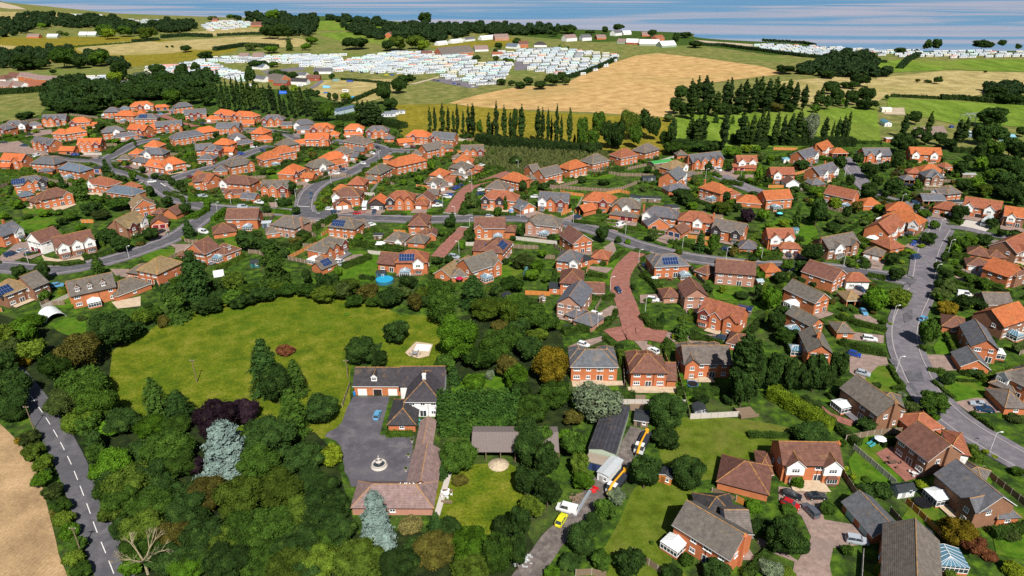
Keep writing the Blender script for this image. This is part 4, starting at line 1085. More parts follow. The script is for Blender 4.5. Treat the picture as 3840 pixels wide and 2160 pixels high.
# ---------------------------------------------------------------- vehicles
def car_meshes(kind):
    L,W,Hh={'hatch':(4.1,1.74,1.48),'saloon':(4.6,1.8,1.44),'suv':(4.5,1.85,1.68),'van':(4.9,1.9,1.95),'pickup':(5.2,1.85,1.8)}[kind]
    prof={'hatch':[(-.5,.35,.62),(-.47,.8,.95),(-.30,.93,1.0),(.22,.98,1.0),(.42,.86,.95),(.5,.6,.75)],
          'saloon':[(-.5,.45,.62),(-.48,.72,.9),(-.28,.90,1.0),(.25,.95,1.0),(.40,.93,.95),(.5,.6,.8)],
          'suv':[(-.5,.45,.62),(-.48,.85,.95),(-.28,1.0,1.0),(.25,1.05,1.0),(.46,1.0,.95),(.5,.65,.8)],
          'van':[(-.5,.5,.7),(-.47,.95,.95),(-.34,1.1,1.0),(.2,1.12,1.0),(.47,1.1,.98),(.5,.8,.9)],
          'pickup':[(-.5,.5,.7),(-.48,.9,.95),(-.28,1.05,1.0),(.25,1.05,1.0),(.47,1.02,.98),(.5,.7,.9)]}[kind]
    b=MB(); rows=[]
    for fx,z,wf in prof:   # nose at -x
        x=fx*L; w2=W/2*wf; i=len(b.v)
        b.v.extend([(x,-w2*.96,.24),(x,-w2,.5*z+.14),(x,-w2*.93,z),(x,w2*.93,z),(x,w2,.5*z+.14),(x,w2*.96,.24)]); rows.append(i)
    mi=b.mi('car')
    for r0,r1 in zip(rows,rows[1:]):
        for j in range(6):
            j2=(j+1)%6; b.f.append((r0+j,r1+j,r1+j2,r0+j2)); b.m.append(mi)
    b.f.append(tuple(rows[0]+j for j in range(6))); b.m.append(mi); b.f.append(tuple(rows[-1]+j for j in range(5,-1,-1))); b.m.append(mi)
    # cabin: glass band with painted roof
    zb=prof[2][1]-.02; 
    c0,c1,r0,r1={'hatch':(-.24,.46,-.08,.34),'saloon':(-.2,.40,-.03,.24),'suv':(-.24,.48,-.1,.42),'van':(-.34,.485,-.22,.47),'pickup':(-.24,.14,-.12,.10)}[kind]
    g=MB(); w1=W/2*.9; w2=W/2*.74; zt=Hh-.05
    lo=[(c0*L,-w1,zb),(c1*L,-w1,zb),(c1*L,w1,zb),(c0*L,w1,zb)]; hi=[(r0*L,-w2,zt),(r1*L,-w2,zt),(r1*L,w2,zt),(r0*L,w2,zt)]
    for j in range(4):
        j2=(j+1)%4; g.poly([lo[j],lo[j2],hi[j2],hi[j]],'glass')
    b.box(r0*L-.05,-w2-.03,zt,r1*L+.05,w2+.03,zt+.06,'car')
    for j,(l_,h_) in enumerate(zip(lo,hi)): b.bar(l_,(h_[0],h_[1],h_[2]+.02),.055,'car',5)
    mx=(c0*.35+c1*.65 if kind!='pickup' else 0)*L
    if kind!='pickup':
        for sd in (-1,1): b.bar((mx*.5,sd*w1,zb),(mx*.5,sd*w2,zt),.05,'car',5)
    if kind=='van': 
        for sd in (-1,1): b.poly([(mx*.4,sd*(w1+.01),zb),(c1*L,sd*(w1+.01),zb),(r1*L,sd*(w2+.03),zt),(mx*.4,sd*(w2+.03),zt)],'car')
    wh=MB(); wh.lathe([(.0,-.11),(.31,-.11),(.33,-.05),(.33,.05),(.31,.11),(.19,.115),(.18,.09)],'tyre',12); hub=MB(); hub.lathe([(.02,.085),(.19,.09),(.05,.12)],'metal',8)
    wm=MB(); rot=lambda p:(p[0],p[2],p[1]); wm.add(wh,rot); 
    rm=MB(); rm.add(hub,rot)
    hl=MB(); hl.box(-.03,-.2,-.07,.03,.2,.07,'lampg'); tl=MB(); tl.box(-.03,-.12,-.12,.03,.12,.12,'red')
    return dict(L=L,W=W,body=b.mesh('body'),glass=g.mesh('windows'),wheel=wm.mesh('tyre'),rim=rm.mesh('rim'),hl=hl.mesh('headlight'),tl=tl.mesh('tail_light'),zn=prof[1][1]*.78,zt=prof[-1][1]*1.25)
CARS={k:car_meshes(k) for k in ('hatch','saloon','suv','van','pickup')}
CCOL={'w':((.72,.73,.74),'white'),'k':((.012,.013,.016),'black'),'b':((.01,.05,.30),'blue'),'s':((.36,.40,.45),'silver'),'g':((.08,.09,.11),'dark grey'),'n':((.01,.035,.09),'dark blue'),'r':((.38,.008,.01),'red'),'l':((.10,.30,.50),'light blue'),'m':((.10,.008,.02),'maroon'),'y':((.62,.62,.02),'yellow')}
def car(kind,col,xt,yt,xn,yn,where=None):
    """tail and nose traced on the photo"""
    a=G(*q(xt,yt),.7); b_=G(*q(xn,yn),.7); cx,cy=(a[0]+b_[0])/2,(a[1]+b_[1])/2; rz=math.atan2(a[1]-b_[1],a[0]-b_[0])
    m=CARS[kind]; c,cn=CCOL[col]
    nm={'van':'parked_van','pickup':'pickup_truck'}.get(kind,'parked_car'); word={'van':'van','pickup':'pickup truck','suv':'tall car','hatch':'hatchback car','saloon':'saloon car'}[kind]
    z=.13 if True else 0
    for pts,wd in ROADW:
        for p0 in pts[::2]:
            if math.hypot(p0[0]-cx,p0[1]-cy)<wd/2+1: z=.28; break
    e=thing(nm,'%s %s'%(cn,word),'car' if kind in('hatch','saloon','suv') else kind.replace('pickup','pickup'),cx,cy,z,rz,'cars parked about the estate')
    FOOT.append((cx,cy,math.cos(rz),math.sin(rz),2.4,1.1))
    link('body',m['body'],e,col=c); link('windows',m['glass'],e)
    if pxm(*P(cx,cy))<3.6: return e
    L,W=m['L'],m['W']
    for sx in (-.31,.30):
        for sy in (-1,1):
            wv=link('wheel',m['wheel'],e,(sx*L,sy*(W/2-.12),.33),0 if sy>0 else math.pi); link('rim',m['rim'],wv)
    for sy in (-1,1):
        link('headlight',m['hl'],e,(-.485*L,sy*W*.32,m['zn'])); link('tail_light',m['tl'],e,(.492*L,sy*W*.36,m['zn']))
    return e
def cars(s):
    for r in s.replace('\n',';').split(';'):
        p=r.split()
        if len(p)==6: car(p[0],p[1],*map(float,p[2:]))
# ---------------------------------------------------------------- fences and walls
def fence(s,h=1.8,mat_='wood',look='brown panel fence',step=1.9,post='stone',nm='fence',group='garden fences'):
    pts=[G(*q(*p)) for p in fl(s)]; ox,oy=pts[0]; b=MB(); posts=[]
    for (x0,y0),(x1,y1) in zip(pts,pts[1:]):
        L=math.hypot(x1-x0,y1-y0)
        if L<.3: continue
        n=max(1,int(L/step)); dx,dy=(x1-x0)/L,(y1-y0)/L
        for i in range(n):
            t0=L*i/n+.08; t1=L*(i+1)/n-.08; A=(x0+dx*t0-ox,y0+dy*t0-oy); B=(x0+dx*t1-ox,y0+dy*t1-oy); nx,ny=-dy*.03,dx*.03
            q4=[(A[0]-nx,A[1]-ny),(B[0]-nx,B[1]-ny),(B[0]+nx,B[1]+ny),(A[0]+nx,A[1]+ny)]
            for j in range(4):
                j2=(j+1)%4; b.poly([(*q4[j],.05),(*q4[j2],.05),(*q4[j2],h),(*q4[j],h)],mat_)
            b.poly([(*c,h) for c in q4],mat_)
            posts.append((A[0]-dx*.08,A[1]-dy*.08))
    px0,py0=P(*pts[len(pts)//2]); nr=pxm(px0,py0)>8.5
    if not nr:
        for x,y in posts: b.bar((x,y,0),(x,y,h+.1),.07,post,4)
        o=link(nm,b.mesh(nm),None,(ox,oy,0)); return reg(o,look,'fence',group,at=(px0,py0))
    e=D.objects.new(nm,None); COL.objects.link(e); e.location=(ox,oy,0); reg(e,look,'fence' if nm=='fence' else 'wall',group,at=(px0,py0))
    link('panels',b.mesh('panels'),e); pp=MB(); pp.bar((0,0,0),(0,0,h+.1),.07,post,4); me=pp.mesh('post')
    for x,y in posts[:100]: link('post',me,e,(x,y,0))
    return e
# ---------------------------------------------------------------- street lamp
def lampm():
    b=MB(); b.bar((0,0,0),(0,0,1.0),.09,'metal',8); b.bar((0,0,1.0),(0,0,5.6),.06,'white',8,.045)
    a=MB(); a.bar((0,0,5.6),(0.25,0,5.95),.045,'white',6); a.bar((.25,0,5.95),(.9,0,6.05),.04,'white',6)
    h=MB(); h.box(.8,-.13,6.0,1.45,.13,6.14,'white'); h.box(.85,-.1,5.94,1.4,.1,5.998,'lampg'); return b.mesh('pole'),a.mesh('arm'),h.mesh('lamp_head')
LAMP=lampm()
def lamp(x,y,rz=180):
    X,Y=G(*q(x,y)); e=thing('street_lamp','white street lamp','street lamp',X,Y,0,R(rz),'street lamps along the roads')
    link('pole',LAMP[0],e); link('arm',LAMP[1],e); link('lamp_head',LAMP[2],e)
# ================================================================ houses, traced at the eaves
T(0,300,3.22)
houses('''
1570 325 1850 305 8 H o b f.42t f.72w
1850 335 2035 325 5 H1 o b dn.3 dn.75
2115 335 2330 312 8 H g b
2035 365 2115 372 6 H1 g b du.5
2230 418 2490 400 8 G g b f.3t f.62t
2485 475 2620 470 6 H1 o b dw.25 dw.7
1250 388 1430 385 8 H g b Vl
1430 356 1560 352 6 H1 s b
1378 428 1610 437 8 H o b v.5
1640 408 1740 405 6 H1 o b
1618 468 1890 462 7.5 H g b s.38
1535 592 1740 612 8 G o b f.8t
+ 1745 608 1945 590 8 G3 o b dw.38 D.35
1880 566 2195 545 8 G g b f.4t f.64b f.86b
2095 714 2262 630 8 H g b
2370 650 2508 590 8 H o b
1738 800 1902 808 8 H o b
2365 850 2560 835 8 G g b f.7b
25 560 300 545 8 H g b f.5t f.86w
330 555 500 538 6 H1 g b dw.45
505 482 790 472 8 G g b f.1b f.38b f.66t
835 522 1085 505 8 H o b f.1t
1090 550 1160 548 5 G1 o b
785 652 1010 607 8 H o b
+ 628 648 785 655 7 H o b
915 682 1045 672 5 G1 o b
1235 640 1510 610 8 H g b f.6w
1400 697 1600 645 6 H1 g b dw.3
375 748 600 785 8 G g b f.2b f.5b f.82t
930 780 1205 775 8 G o b f.2b f.5b f.84t
705 855 880 858 6 G1 o b dk.65
0 962 255 976 8 G o b f.75b
-20 1052 110 1050 5 G1 o b
375 1002 655 1020 9 H g b
470 1107 625 1100 4 H1 g b
700 1068 960 1112 8 H s b v.55
1112 1078 1215 1072 5 F1 g b du.5
165 1272 560 1225 8 H g b f.45b f.68b f.88k s.15
255 1412 410 1382 6 H1 s b
1070 1242 1300 1282 8 H R b f.12w
1530 1322 1720 1280 7 H1 R b
1275 1345 1600 1390 8 H3 s b
1985 1040 2205 985 9 H o b f.14w
1752 1030 1975 1068 8 G3 o b dw.6 D.5
1680 892 1965 898 8 H g b f.36w
1555 890 1690 893 7 H3 o b
1585 975 1745 1002 6 H1 g b dw.22 dw.6
1412 958 1562 958 6 H1 d b n0
2385 958 2560 958 7 H3 g b
2318 1180 2520 1232 8 G R b f.2b f.5b f.85b
-60 590 72 600 8 H g b f.7t
''')
T(800,300,3.22)
houses('''
5 402 205 430 8 H o b f.55t
-20 482 100 472 6 H1 o b
225 428 482 448 8 H o b f.15t f.42b
355 530 490 526 6 G1 o b
30 578 300 578 8 G g b f.85b
575 482 838 480 8 H g b f.15t f.46b f.78b
820 550 950 545 6 G1 g b
965 546 1218 532 8 H g b f.15w
1010 602 1162 598 6 G1 g b dw.45
1170 592 1452 582 8 H o b f.14t f.42b f.72b
1395 665 1510 664 6 H1 o b
450 642 600 652 10 H o b
530 726 712 712 6 H1 o b
1105 716 1385 715 8 G o b f.78b
1000 780 1110 742 6 G1 o b
820 806 1018 762 9 H d b
1580 600 1812 594 8 H o b f.78w
+ 1580 665 1800 650 3 H1 o b dw.2
1840 622 2112 620 8 H g b f.15t f.44b f.72b
2062 712 2180 710 6 H1 g b
2325 675 2590 690 9 H o b f.35t
2240 765 2410 745 6 G1 o b dw.45
1575 738 1815 776 9 H d b
1430 872 1595 892 9 H d b f.85t
1692 858 1812 864 6 G1 g b
1618 925 1740 932 6 G1 g b dg.5
760 898 928 838 9 H O b
602 968 762 912 9 H O b v.55
205 1048 452 985 9 H d b f.85b
0 772 188 786 8 H o b
102 862 235 866 6 G1 o b dw.8
-100 852 70 848 8 H g b f.8t
205 716 400 692 8 H g b f.4w
290 782 480 742 6 H1 g b
1370 974 1500 902 9 H o b f.8w
1450 1036 1540 992 6 G1 O b dk.5
1205 1066 1340 990 9 H d b f.4w
1330 1112 1442 1070 6 G1 d b dw.5
955 1142 1110 1062 9 H o b f.15t
1060 1180 1195 1188 6 G1 O b dw.5
2215 1048 2372 935 10 H O b
2048 945 2112 950 6 H3 o b
2012 1140 2160 1060 9 H d b
1822 1210 1970 1205 6 H1 d b
1617 1262 1815 1266 9 H R b
1445 1326 1620 1332 6 H3 O b
2385 906 2522 905 6 H1 d b dw.25
85 1238 440 1265 9 H r b f.08w
+ 130 1378 345 1370 5 G1 r b f.3b n0
575 1302 895 1302 8 G d b f.14b f.46b f.82t
330 1422 490 1436 6 G1 g b
1435 1398 1762 1406 9 H r b f.1w
-240 1232 75 1196 8 H r b
0 1102 165 1096 7 H1 g b
''')
T(1600,300,3.22)
houses('''
55 698 320 718 9 G g b f.1t f.3b
0 858 150 802 9 G d b f.85b
182 830 320 822 7 H1 d b
420 862 690 856 8 G d b f.24b f.52b f.84t
310 947 440 945 6 H1 d b
325 996 545 1002 9 H O b f.88w
282 1056 470 1086 9 H d b f.86w
290 1132 500 1152 6 H1 d b dw.85
530 1076 640 1086 6 H1 R b
35 1146 200 1164 9 H O b f.85w
187 1216 312 1232 6 G1 R b dw.8
0 1242 125 1256 9 H d b f.85w
126 1306 262 1278 6 G1 d b dw.5
0 1382 135 1388 6 G1 d b
905 1188 1120 1236 9 H O b
1250 1200 1350 1192 6 H1 d b
710 1302 945 1322 9 H d b
1425 1166 1640 1112 9 G d b
+ 1290 1118 1385 1100 9 G d b
1725 1086 1940 1032 9 H O b
2002 1010 2205 966 10 H d b
2345 942 2552 902 10 H R b
''')
T(2400,300,3.22)
houses('''
60 882 232 832 10 H d b
452 910 580 906 7 H1 d b n0 !garden_pavilion
640 990 1012 948 9 G g b f.12b f.35b f.62b f.85b cl
380 1084 570 1040 9 H l b f.9w
446 1212 560 1132 10 G g b f.8w
575 1170 675 1140 5 G1 d b
350 1342 602 1312 7 H1 g b
1182 992 1418 992 8 G R b f.22w f.75w cr
+ 1115 1048 1400 1066 3.5 G1 R b dm.15 dm.42
1986 942 2148 895 9 G g b f.85w
2205 852 2326 802 9 G O b f.35w cl
2330 886 2512 882 7 H1 O b open
1900 1034 2088 1040 7 H1 g b n0
2168 1146 2396 1080 9 G g b f.3w f.85w cm
2080 1266 2246 1256 7 H1 g b
1590 1142 1872 1142 8 G R b f.25w
+ 1592 1200 1760 1205 3 G1 R b n0
1768 1252 1925 1250 7 P1 r w dw.28 dw.72
716 1296 975 1372 9 H O b cl v.7
1085 1400 1210 1372 7 H1 R b
''')
T(3040,300,3.22)
houses('''
655 908 975 906 9 G g b f.2b f.55w
+ 870 915 978 912 7 G g b
1215 895 1585 908 9 G O b f.15w f.75w cl
1340 1106 1620 1116 9 H3 O w
1178 1122 1340 1132 7 H3 R b
1620 1058 1720 1048 6 H1 R b
1130 1206 1265 1206 6 H1 g b open
1395 1170 1622 1176 9 H g n f.5b cr
1470 1335 1655 1380 10 H d n f.1w
+ 1655 1380 1825 1362 8 H d b
''')
T(3040,700,3.22)
houses('''
165 78 502 152 9 G R b v.85
642 232 870 228 8 H1 O b
1360 165 1630 165 7 G1 g b open
1490 250 1790 300 8 H3 R b dw.6
1850 228 2285 292 9 G R b f.1w f.72w cr dk.45
2340 348 2590 382 9 G O n f.35w dg.3
870 358 1310 462 9 H O n f.96w Vl
925 285 1245 320 9 H O b
945 572 1132 445 10 G R b f.8w f.35w Vl
965 756 1135 725 10 H1 R b
220 752 590 680 9 G d n f.3w f.82b cl
640 795 855 842 7 H1 d b dw.22 dw.7
270 1142 430 1052 12 P r b
+ 440 1138 712 1142 6 H3 R w dw.65
55 1402 230 1345 13 P d b Vl
440 1372 625 1368 7 H1 l b open
1900 808 2160 852 8 H1 r b
2160 850 2370 862 6 H1 r b
1897 942 2158 978 7 H1 r b dw.25 dw.72
2490 802 2700 700 10 G R n f.4w
2260 1000 2490 1080 9 H r n f.15w f.55w
2390 1090 2576 1020 9 P O b
2130 1420 2440 1425 8 G1 d n
''')
T(0,700,3.22)
houses('''
500 162 866 86 9 H r b f.98b
+ 340 162 430 196 7 H3 r b
1612 262 1872 216 11 P l b D.3
1830 325 1960 326 6 H1 r b
1960 322 2125 340 8 P1 r b n0
1525 506 1765 392 10 G l n f.25t f.82w cl
1818 462 2018 440 7 P1 r b dm.28 dm.7
25 602 270 510 9 G g b f.75w cm
322 636 492 682 9 P r w dm.25 dm.7
690 742 1135 642 9 G r n f.08w f.52w f.86w cr
1668 1012 1898 1058 12 H l b
+ 1895 1055 2205 910 10 H l b
+ 1532 1032 1668 1052 9 H3 d b
855 1322 1392 1206 10 G d b D.17 D.45 D.75 cl V.45
+ 1410 1320 1820 1165 9 H1 d b
60 1312 392 1182 9 H l n s.05
395 1228 580 1152 10 G d n
''')
T(600,850,3.275)
houses('''
545 335 730 248 10 G r b v.6
+ 215 352 345 358 8 H1 r b
+ 345 300 545 335 9 H r b
+ 790 342 985 268 9 H3 r b D.45
''')
T(800,700,3.22)
houses('''
148 392 525 385 9 G r b v.7
+ 0 572 275 535 9 H1 r b
695 458 985 505 9 H d p cr k.8
+ 640 568 802 548 6 H1 d b
1380 478 1705 512 9 H d b s.35
1785 500 1882 470 7 G1 d b
1436 125 1765 118 9 H r b f.1w
1465 237 1662 216 7 P1 r b dw.25 dw.65
1875 206 2062 210 9 P3 o k dw.5
2088 160 2412 162 9 H R b f.15k f.5b f.82b
2432 220 2576 225 7 H1 R b dw.3
2068 645 2285 665 9 H3 d p f.92w
2345 668 2542 685 8 H1 d b
2355 468 2570 472 13 Q r b
2460 560 2580 590 6 H1 r b
1345 798 1602 662 9 H d b f.12b f.45b f.85t Vl
1308 1000 1490 925 6 G1 d b s.5
1210 880 1310 898 5 H1 d b n0
2200 916 2580 912 9 H R b f.72w s.35 v.3
1985 922 2200 945 9 G3 r b
''')
T(1600,700,3.22)
houses('''
578 498 942 500 9 G r b f.14b v.78 k.15 k.55
945 542 1065 545 8 H3 r b
1200 442 1590 484 9 H d p f.13b v.6 k.25 k.6
560 768 905 802 9 G1 r b s.6
+ 915 802 1032 668 9 H r b s.4
552 1028 890 918 10 G d b f.85b v.4 k.4
95 1044 280 1082 9 P1 l b
300 1092 500 1078 6 H1 d b
1770 690 2000 650 12 P r b
1985 858 2190 882 8 H1 R b
1565 885 1830 918 9 H g b f.95w
1845 925 2010 870 6 F1 d b
1615 1158 1885 1172 11 Q r b
+ 1480 1228 1615 1232 5 F1 r b
1575 1398 1868 1448 14 P g p
1915 1272 2140 1282 7 G1 r p
1890 165 2265 195 9 H O b f.65t
1790 262 1900 306 8 P1 O b open
1350 168 1705 190 9 G g b f.13w f.42b f.76t
1150 282 1312 245 8 P1 g b dw.3 dw.72
665 142 1070 172 9 H R b f.55k f.05k
2225 240 2570 268 9 H d b f.2b f.55w
+ 2205 330 2540 375 4 H1 d b dm.5 dm.75
0 592 110 592 7 P1 r b n0
-150 160 60 175 7 P1 r b dw.8
''')
T(2400,700,3.22)
houses('''
1170 182 1465 208 8 H1 O b
1530 162 1842 142 9 G O b v.32
25 332 438 388 9 H g b f.15w cl
100 472 345 458 8 P1 g b dk.3
460 402 872 442 9 H R b f.58w cr
330 525 500 568 8 P1 r b dn.28 dn.72
870 502 1235 572 9 G d b f.1k f.8k
1205 745 1430 758 8 H1 g b
1556 622 1868 622 8 G R b f.25w f.78w
+ 1690 742 1948 752 5 H1 R b dw.3 dw.7
180 968 592 946 8.5 H g b s.48 v.85 k.06
665 1010 808 1060 8 H1 r b
920 1030 1390 1068 9 G r p k.85
1522 1032 1712 1028 7 H1 O b
545 1330 822 1326 10 P r p
+ 290 1338 490 1330 7 H1 r p
''')
T(1920,1080,2.683)
houses('''
598 788 1062 790 8.5 H g b k.15 k.85
1202 848 1560 850 9 H r b k.12 k.55
+ 1560 925 1650 928 9 G1 r b
1740 758 2200 756 9 G d b f.15b k.12 k.5 k.8
1885 235 2280 350 9 G R b f.12t f.42b f.8b
2165 545 2300 575 8 H1 r b
535 262 640 300 7 H1 g p
620 322 805 382 8 H1 g p
''')
T(2880,1080,2.683)
houses('''
432 385 560 345 10 P d b vl
700 445 865 448 7 H1 d b
408 642 650 660 12 P d b vl cm
738 1006 1105 1282 9 G d n cr V.22
+ 1080 1180 1370 1230 7 H d w
2050 582 2320 620 14 P g b Vr
1948 782 2228 812 8 P1 g b
1760 378 1992 422 9 H1 r b
2375 388 2640 300 10 G O n v.35
2330 855 2620 1000 10 H d b f.2w
2235 950 2480 1045 6 H1 d b
2390 1198 2620 1205 9 H1 d b
1480 1440 1760 1400 7 H1 R b
''')
T(1920,1620,2.683)
houses('''
1632 930 2190 1275 9 G d b cr V.1
+ 1900 880 2270 890 8 H1 b b n0
+ 2190 1060 2410 1060 9 G3 d w n0
2072 492 2576 620 10 H1 r b n0
2495 405 2620 420 8 H1 r b n0 
''')
T(2880,1620,1.517)
houses('''
90 182 420 188 8.5 G r b f.2w f.84w cr
740 28 912 162 10 G r n cr
1040 110 1145 130 9 H3 R w dw.5
958 240 1202 450 9 G g n f.98b V.25
1310 488 1430 480 8 H1 g b
600 590 770 562 10 P1 g b dg9
655 870 991 983 17 P d b
1100 240 1220 290 6 H1 d b n0
''')
# ================================================================ manor, stables, barn, lane and the loose things
T(960,1080,2.683); MANOR[0]=1
house('1500 1138 1850 1138 14 Q b w cm')
MAN=LASTH[0]; MAN['label']='large white manor house with near black roof beside the dark courtyard'; REG[:]=[r for r in REG if r[0]!=MAN]; MAN.name='manor_house'
house('+ 1450 982 1885 980 9 G b w n0')
house('+ 985 980 1450 982 9 G3 b b dw.17 dk.5 dw.83 D.43 n0 Dw')
house('+ 1330 1370 1600 1370 11 Q1 b b')
T(960,1620,2.683)
house('965 752 1775 755 8 H1 c p')
STB=LASTH[0]; STB['label']='long speckled brown roofed stable block closing the bottom of the dark courtyard'; REG[:]=[r for r in REG if r[0]!=STB]; STB.name='stable_block'
house('+ 1520 560 1810 560 13 P1 c b n0')
house('+ 1590 270 1740 270 15 P1 c b n0')
T(960,1620,2.683)
def small(name,look,cat,x1,y1,x2,y2,d,h,wk,wc,rk,rc,kind='G',axis='x',pitch=25,group=None,label=None,door=True,win=True):
    a=G(*q(x1,y1),h); b_=G(*q(x2,y2),h); L=math.hypot(b_[0]-a[0],b_[1]-a[1]); rz=math.atan2(b_[1]-a[1],b_[0]-a[0])
    e=thing(name,look,cat,a[0],a[1],0,rz,group,label); ux,uy=math.cos(rz),math.sin(rz); FOOT.append((a[0]+ux*L/2-uy*d/2,a[1]+uy*L/2+ux*d/2,ux,uy,L/2,d/2))
    w_=wall_mesh(L,d,h,kind,pitch,axis,k=wk); link('wall',w_.mesh('wall'),e,col=wc)
    r,_=roof_mesh(L,d,h,kind,pitch,axis,.2,ridge=False,trim='paint' if wk=='paint' else 'white')
    r.mats=[rk if m=='tile' else m for m in r.mats]; link('roof',r.mesh('roof'),e,col=rc)
    if door:
        dr=MB(); dr.box(-.45,-.03,0,.45,.02,1.9,'paint'); link('door',dr.mesh('door'),e,(L*.35,-.02,0),0,(wc[0]*.5,wc[1]*.5,wc[2]*.5))
    if win: window(e,'1',L*.72,-.03,.95,'f',False)
    return e
OW=(.50,.19,.05); GW=(.22,.24,.25); DK=(.05,.055,.065); BRN=(.16,.10,.06); GRN=(.04,.16,.13); WH=(.72,.73,.73); BL=(.10,.22,.32)
def barn():
    a=G(*q(2165,192),3.2); b_=G(*q(3050,195),3.2); L=math.hypot(b_[0]-a[0],b_[1]-a[1]); rz=math.atan2(b_[1]-a[1],b_[0]-a[0]); d=8
    e=thing('open_barn','barn','barn',a[0],a[1],0,rz,None,'long open fronted barn with corrugated grey roof and timber posts'); ux,uy=math.cos(rz),math.sin(rz)
    FOOT.append((a[0]+ux*L/2-uy*d/2,a[1]+uy*L/2+ux*d/2,ux,uy,L/2,d/2))
    w_=MB(); w_.box(0,d-.2,0,L,d,4.2,'wood'); w_.box(0,0.3,0,.15,d-.202,3.2,'wood'); link('wall',w_.mesh('wall'),e)
    r=MB(); n=int(L/.35)
    for i in range(n):
        x0=i*L/n; x1=(i+.5)*L/n; x2=(i+1)*L/n
        for (xa,xb,za,zb) in ((x0,x1,0,.14),(x1,x2,.14,0)):
            r.poly([(xa,-.5,3.2+za),(xb,-.5,3.2+zb),(xb,d*.6,5.2+zb),(xa,d*.6,5.2+za)],'paint'); r.poly([(xa,d*.6,5.2+za),(xb,d*.6,5.2+zb),(xb,d+.4,4.2+zb),(xa,d+.4,4.2+za)],'paint')
    link('roof',r.mesh('roof'),e,col=(.21,.175,.165))
    for i in range(7):
        p=MB(); p.bar((0,0,0),(0,0,3.2),.12,'wood',6); link('post',p.mesh('post'),e,(L*i/6,0,0))
    s_=MB(); s_.lathe([(2.6,0),(1.9,.5),(.9,1.0),(.1,1.25)],'g_sand',14); o=link('sand_heap',s_.mesh('sand_heap'),None,(*G(*q(2440,330)),0)); reg(o,'','heap',None,full='pale heap of sand lying in the open barn')
barn()
# fountain
def fountain():
    X,Y=G(*q(1240,345)); e=thing('fountain','','fountain',X,Y,.14,0,None,'pale stone fountain with tiers standing in the dark courtyard')
    b=MB(); b.lathe([(2.0,0),(2.0,.18),(1.62,.2),(1.62,.75),(1.75,.8),(1.75,.88),(1.45,.88),(1.4,.3),(.3,.28)],'stone',28); link('basin',b.mesh('basin',True),e)
    b=MB(); b.lathe([(.28,.28),(.2,1.2),(.85,1.35),(.9,1.5),(.2,1.5),(.14,2.1),(.5,2.2),(.52,2.3),(.12,2.3),(.1,2.7),(.22,2.85),(.06,3.1),(.01,3.3)],'stone',20); link('tiers',b.mesh('tiers',True),e)
    b=MB(); b.lathe([(1.42,.55),(.31,.56)],'glass',24); link('water',b.mesh('water'),e)
fountain()
T(1920,1620,2.683)
small('workshop','','workshop',775,165,1040,220,20,3.6,'paint',(.36,.42,.33),'tile',(.045,.045,.055),'G','y',12,label='long pale green walled workshop with black roof beside the contractor lane')
small('lean_to_shelter','','shelter',860,400,970,450,7,2.6,'paint',WH,'paint',(.42,.45,.47),'G','y',8,label='pale grey roofed open shelter next to the contractor lane')
small('site_container','','container',745,290,990,350,3,2.4,'paint',(.03,.05,.14),'paint',(.30,.25,.2),'G','x',5,label='dark blue container with brown top beside the workshop')
small('garden_shed','','shed',1480,425,1600,470,3,2.2,'orange_wood',OW,'felt',DK,'G','y',22,label='bright orange timber shed with black roof between two dark trees')
def truck(x1,y1,x2,y2,lab):
    a=G(*q(x1,y1),1); b_=G(*q(x2,y2),1); rz=math.atan2(b_[1]-a[1],b_[0]-a[0]); X,Y=(a[0]+b_[0])/2,(a[1]+b_[1])/2
    e=thing('lift_truck','','truck',X,Y,.3,rz,'lift trucks on the lane',lab); FOOT.append((X,Y,math.cos(rz),math.sin(rz),4,1.5))
    b=MB(); b.box(-4,-1.15,.55,2.2,1.15,1.15,'black'); b.box(-4,-1.15,1.15,2.0,1.15,1.6,'paint'); link('chassis',b.mesh('chassis'),e,col=(.03,.035,.05))
    c=MB(); c.box(2.4,-1.15,.55,4.2,1.15,1.7,'paint'); c.poly([(2.4,-1.1,1.7),(4.2,-1.1,1.7),(3.8,-1,2.7),(2.4,-1,2.7)],'glass'); c.poly([(4.2,1.1,1.7),(2.4,1.1,1.7),(2.4,1,2.7),(3.8,1,2.7)],'glass'); c.poly([(4.2,-1.1,1.7),(4.2,1.1,1.7),(3.8,1,2.7),(3.8,-1,2.7)],'glass'); c.box(2.35,-1.05,2.7,3.85,1.05,2.8,'paint'); link('cab',c.mesh('cab'),e,col=(.65,.66,.68))
    y=MB(); y.bar((-3.6,0,2.3),(3.4,.1,3.1),.24,'paint',6); y.bar((3.2,.1,3.05),(6.0,.2,2.0),.3,'paint',6); y.bar((-3.6,0,1.5),(-3.6,0,2.5),.5,'paint',8); link('boom',y.mesh('boom'),e,col=(.75,.36,.02))
    for sx in (-3,-1.8,3.1):
        for sy in (-1.05,1.05):
            wv=link('wheel',CARS['suv']['wheel'],e,(sx,sy,.48),0 if sy>0 else math.pi,scale=(1.45,1.6,1.45))
truck(1130,430,1000,600,'black lift truck with yellow boom parked lower on the contractor lane')
truck(1350,40,1280,190,'black lift truck with yellow boom beside the green workshop')
def heap(x,y,r,h,k,lab,nm='rubble_pile',cat='pile'):
    b=MB(); rs=random.Random(int(x)); 
    for i in range(26):
        a=rs.uniform(0,6.28); t=rs.uniform(0,r); s_=rs.uniform(.15,.45); z=h*(1-t/r)*rs.uniform(.4,1); b.box(math.cos(a)*t-s_,math.sin(a)*t-s_*.6,z-s_*.3,math.cos(a)*t+s_,math.sin(a)*t+s_*.6,z+s_*.5,k)
    o=link(nm,b.mesh(nm),None,(*G(*q(x,y)),.1)); reg(o,'',cat,None,full=lab)
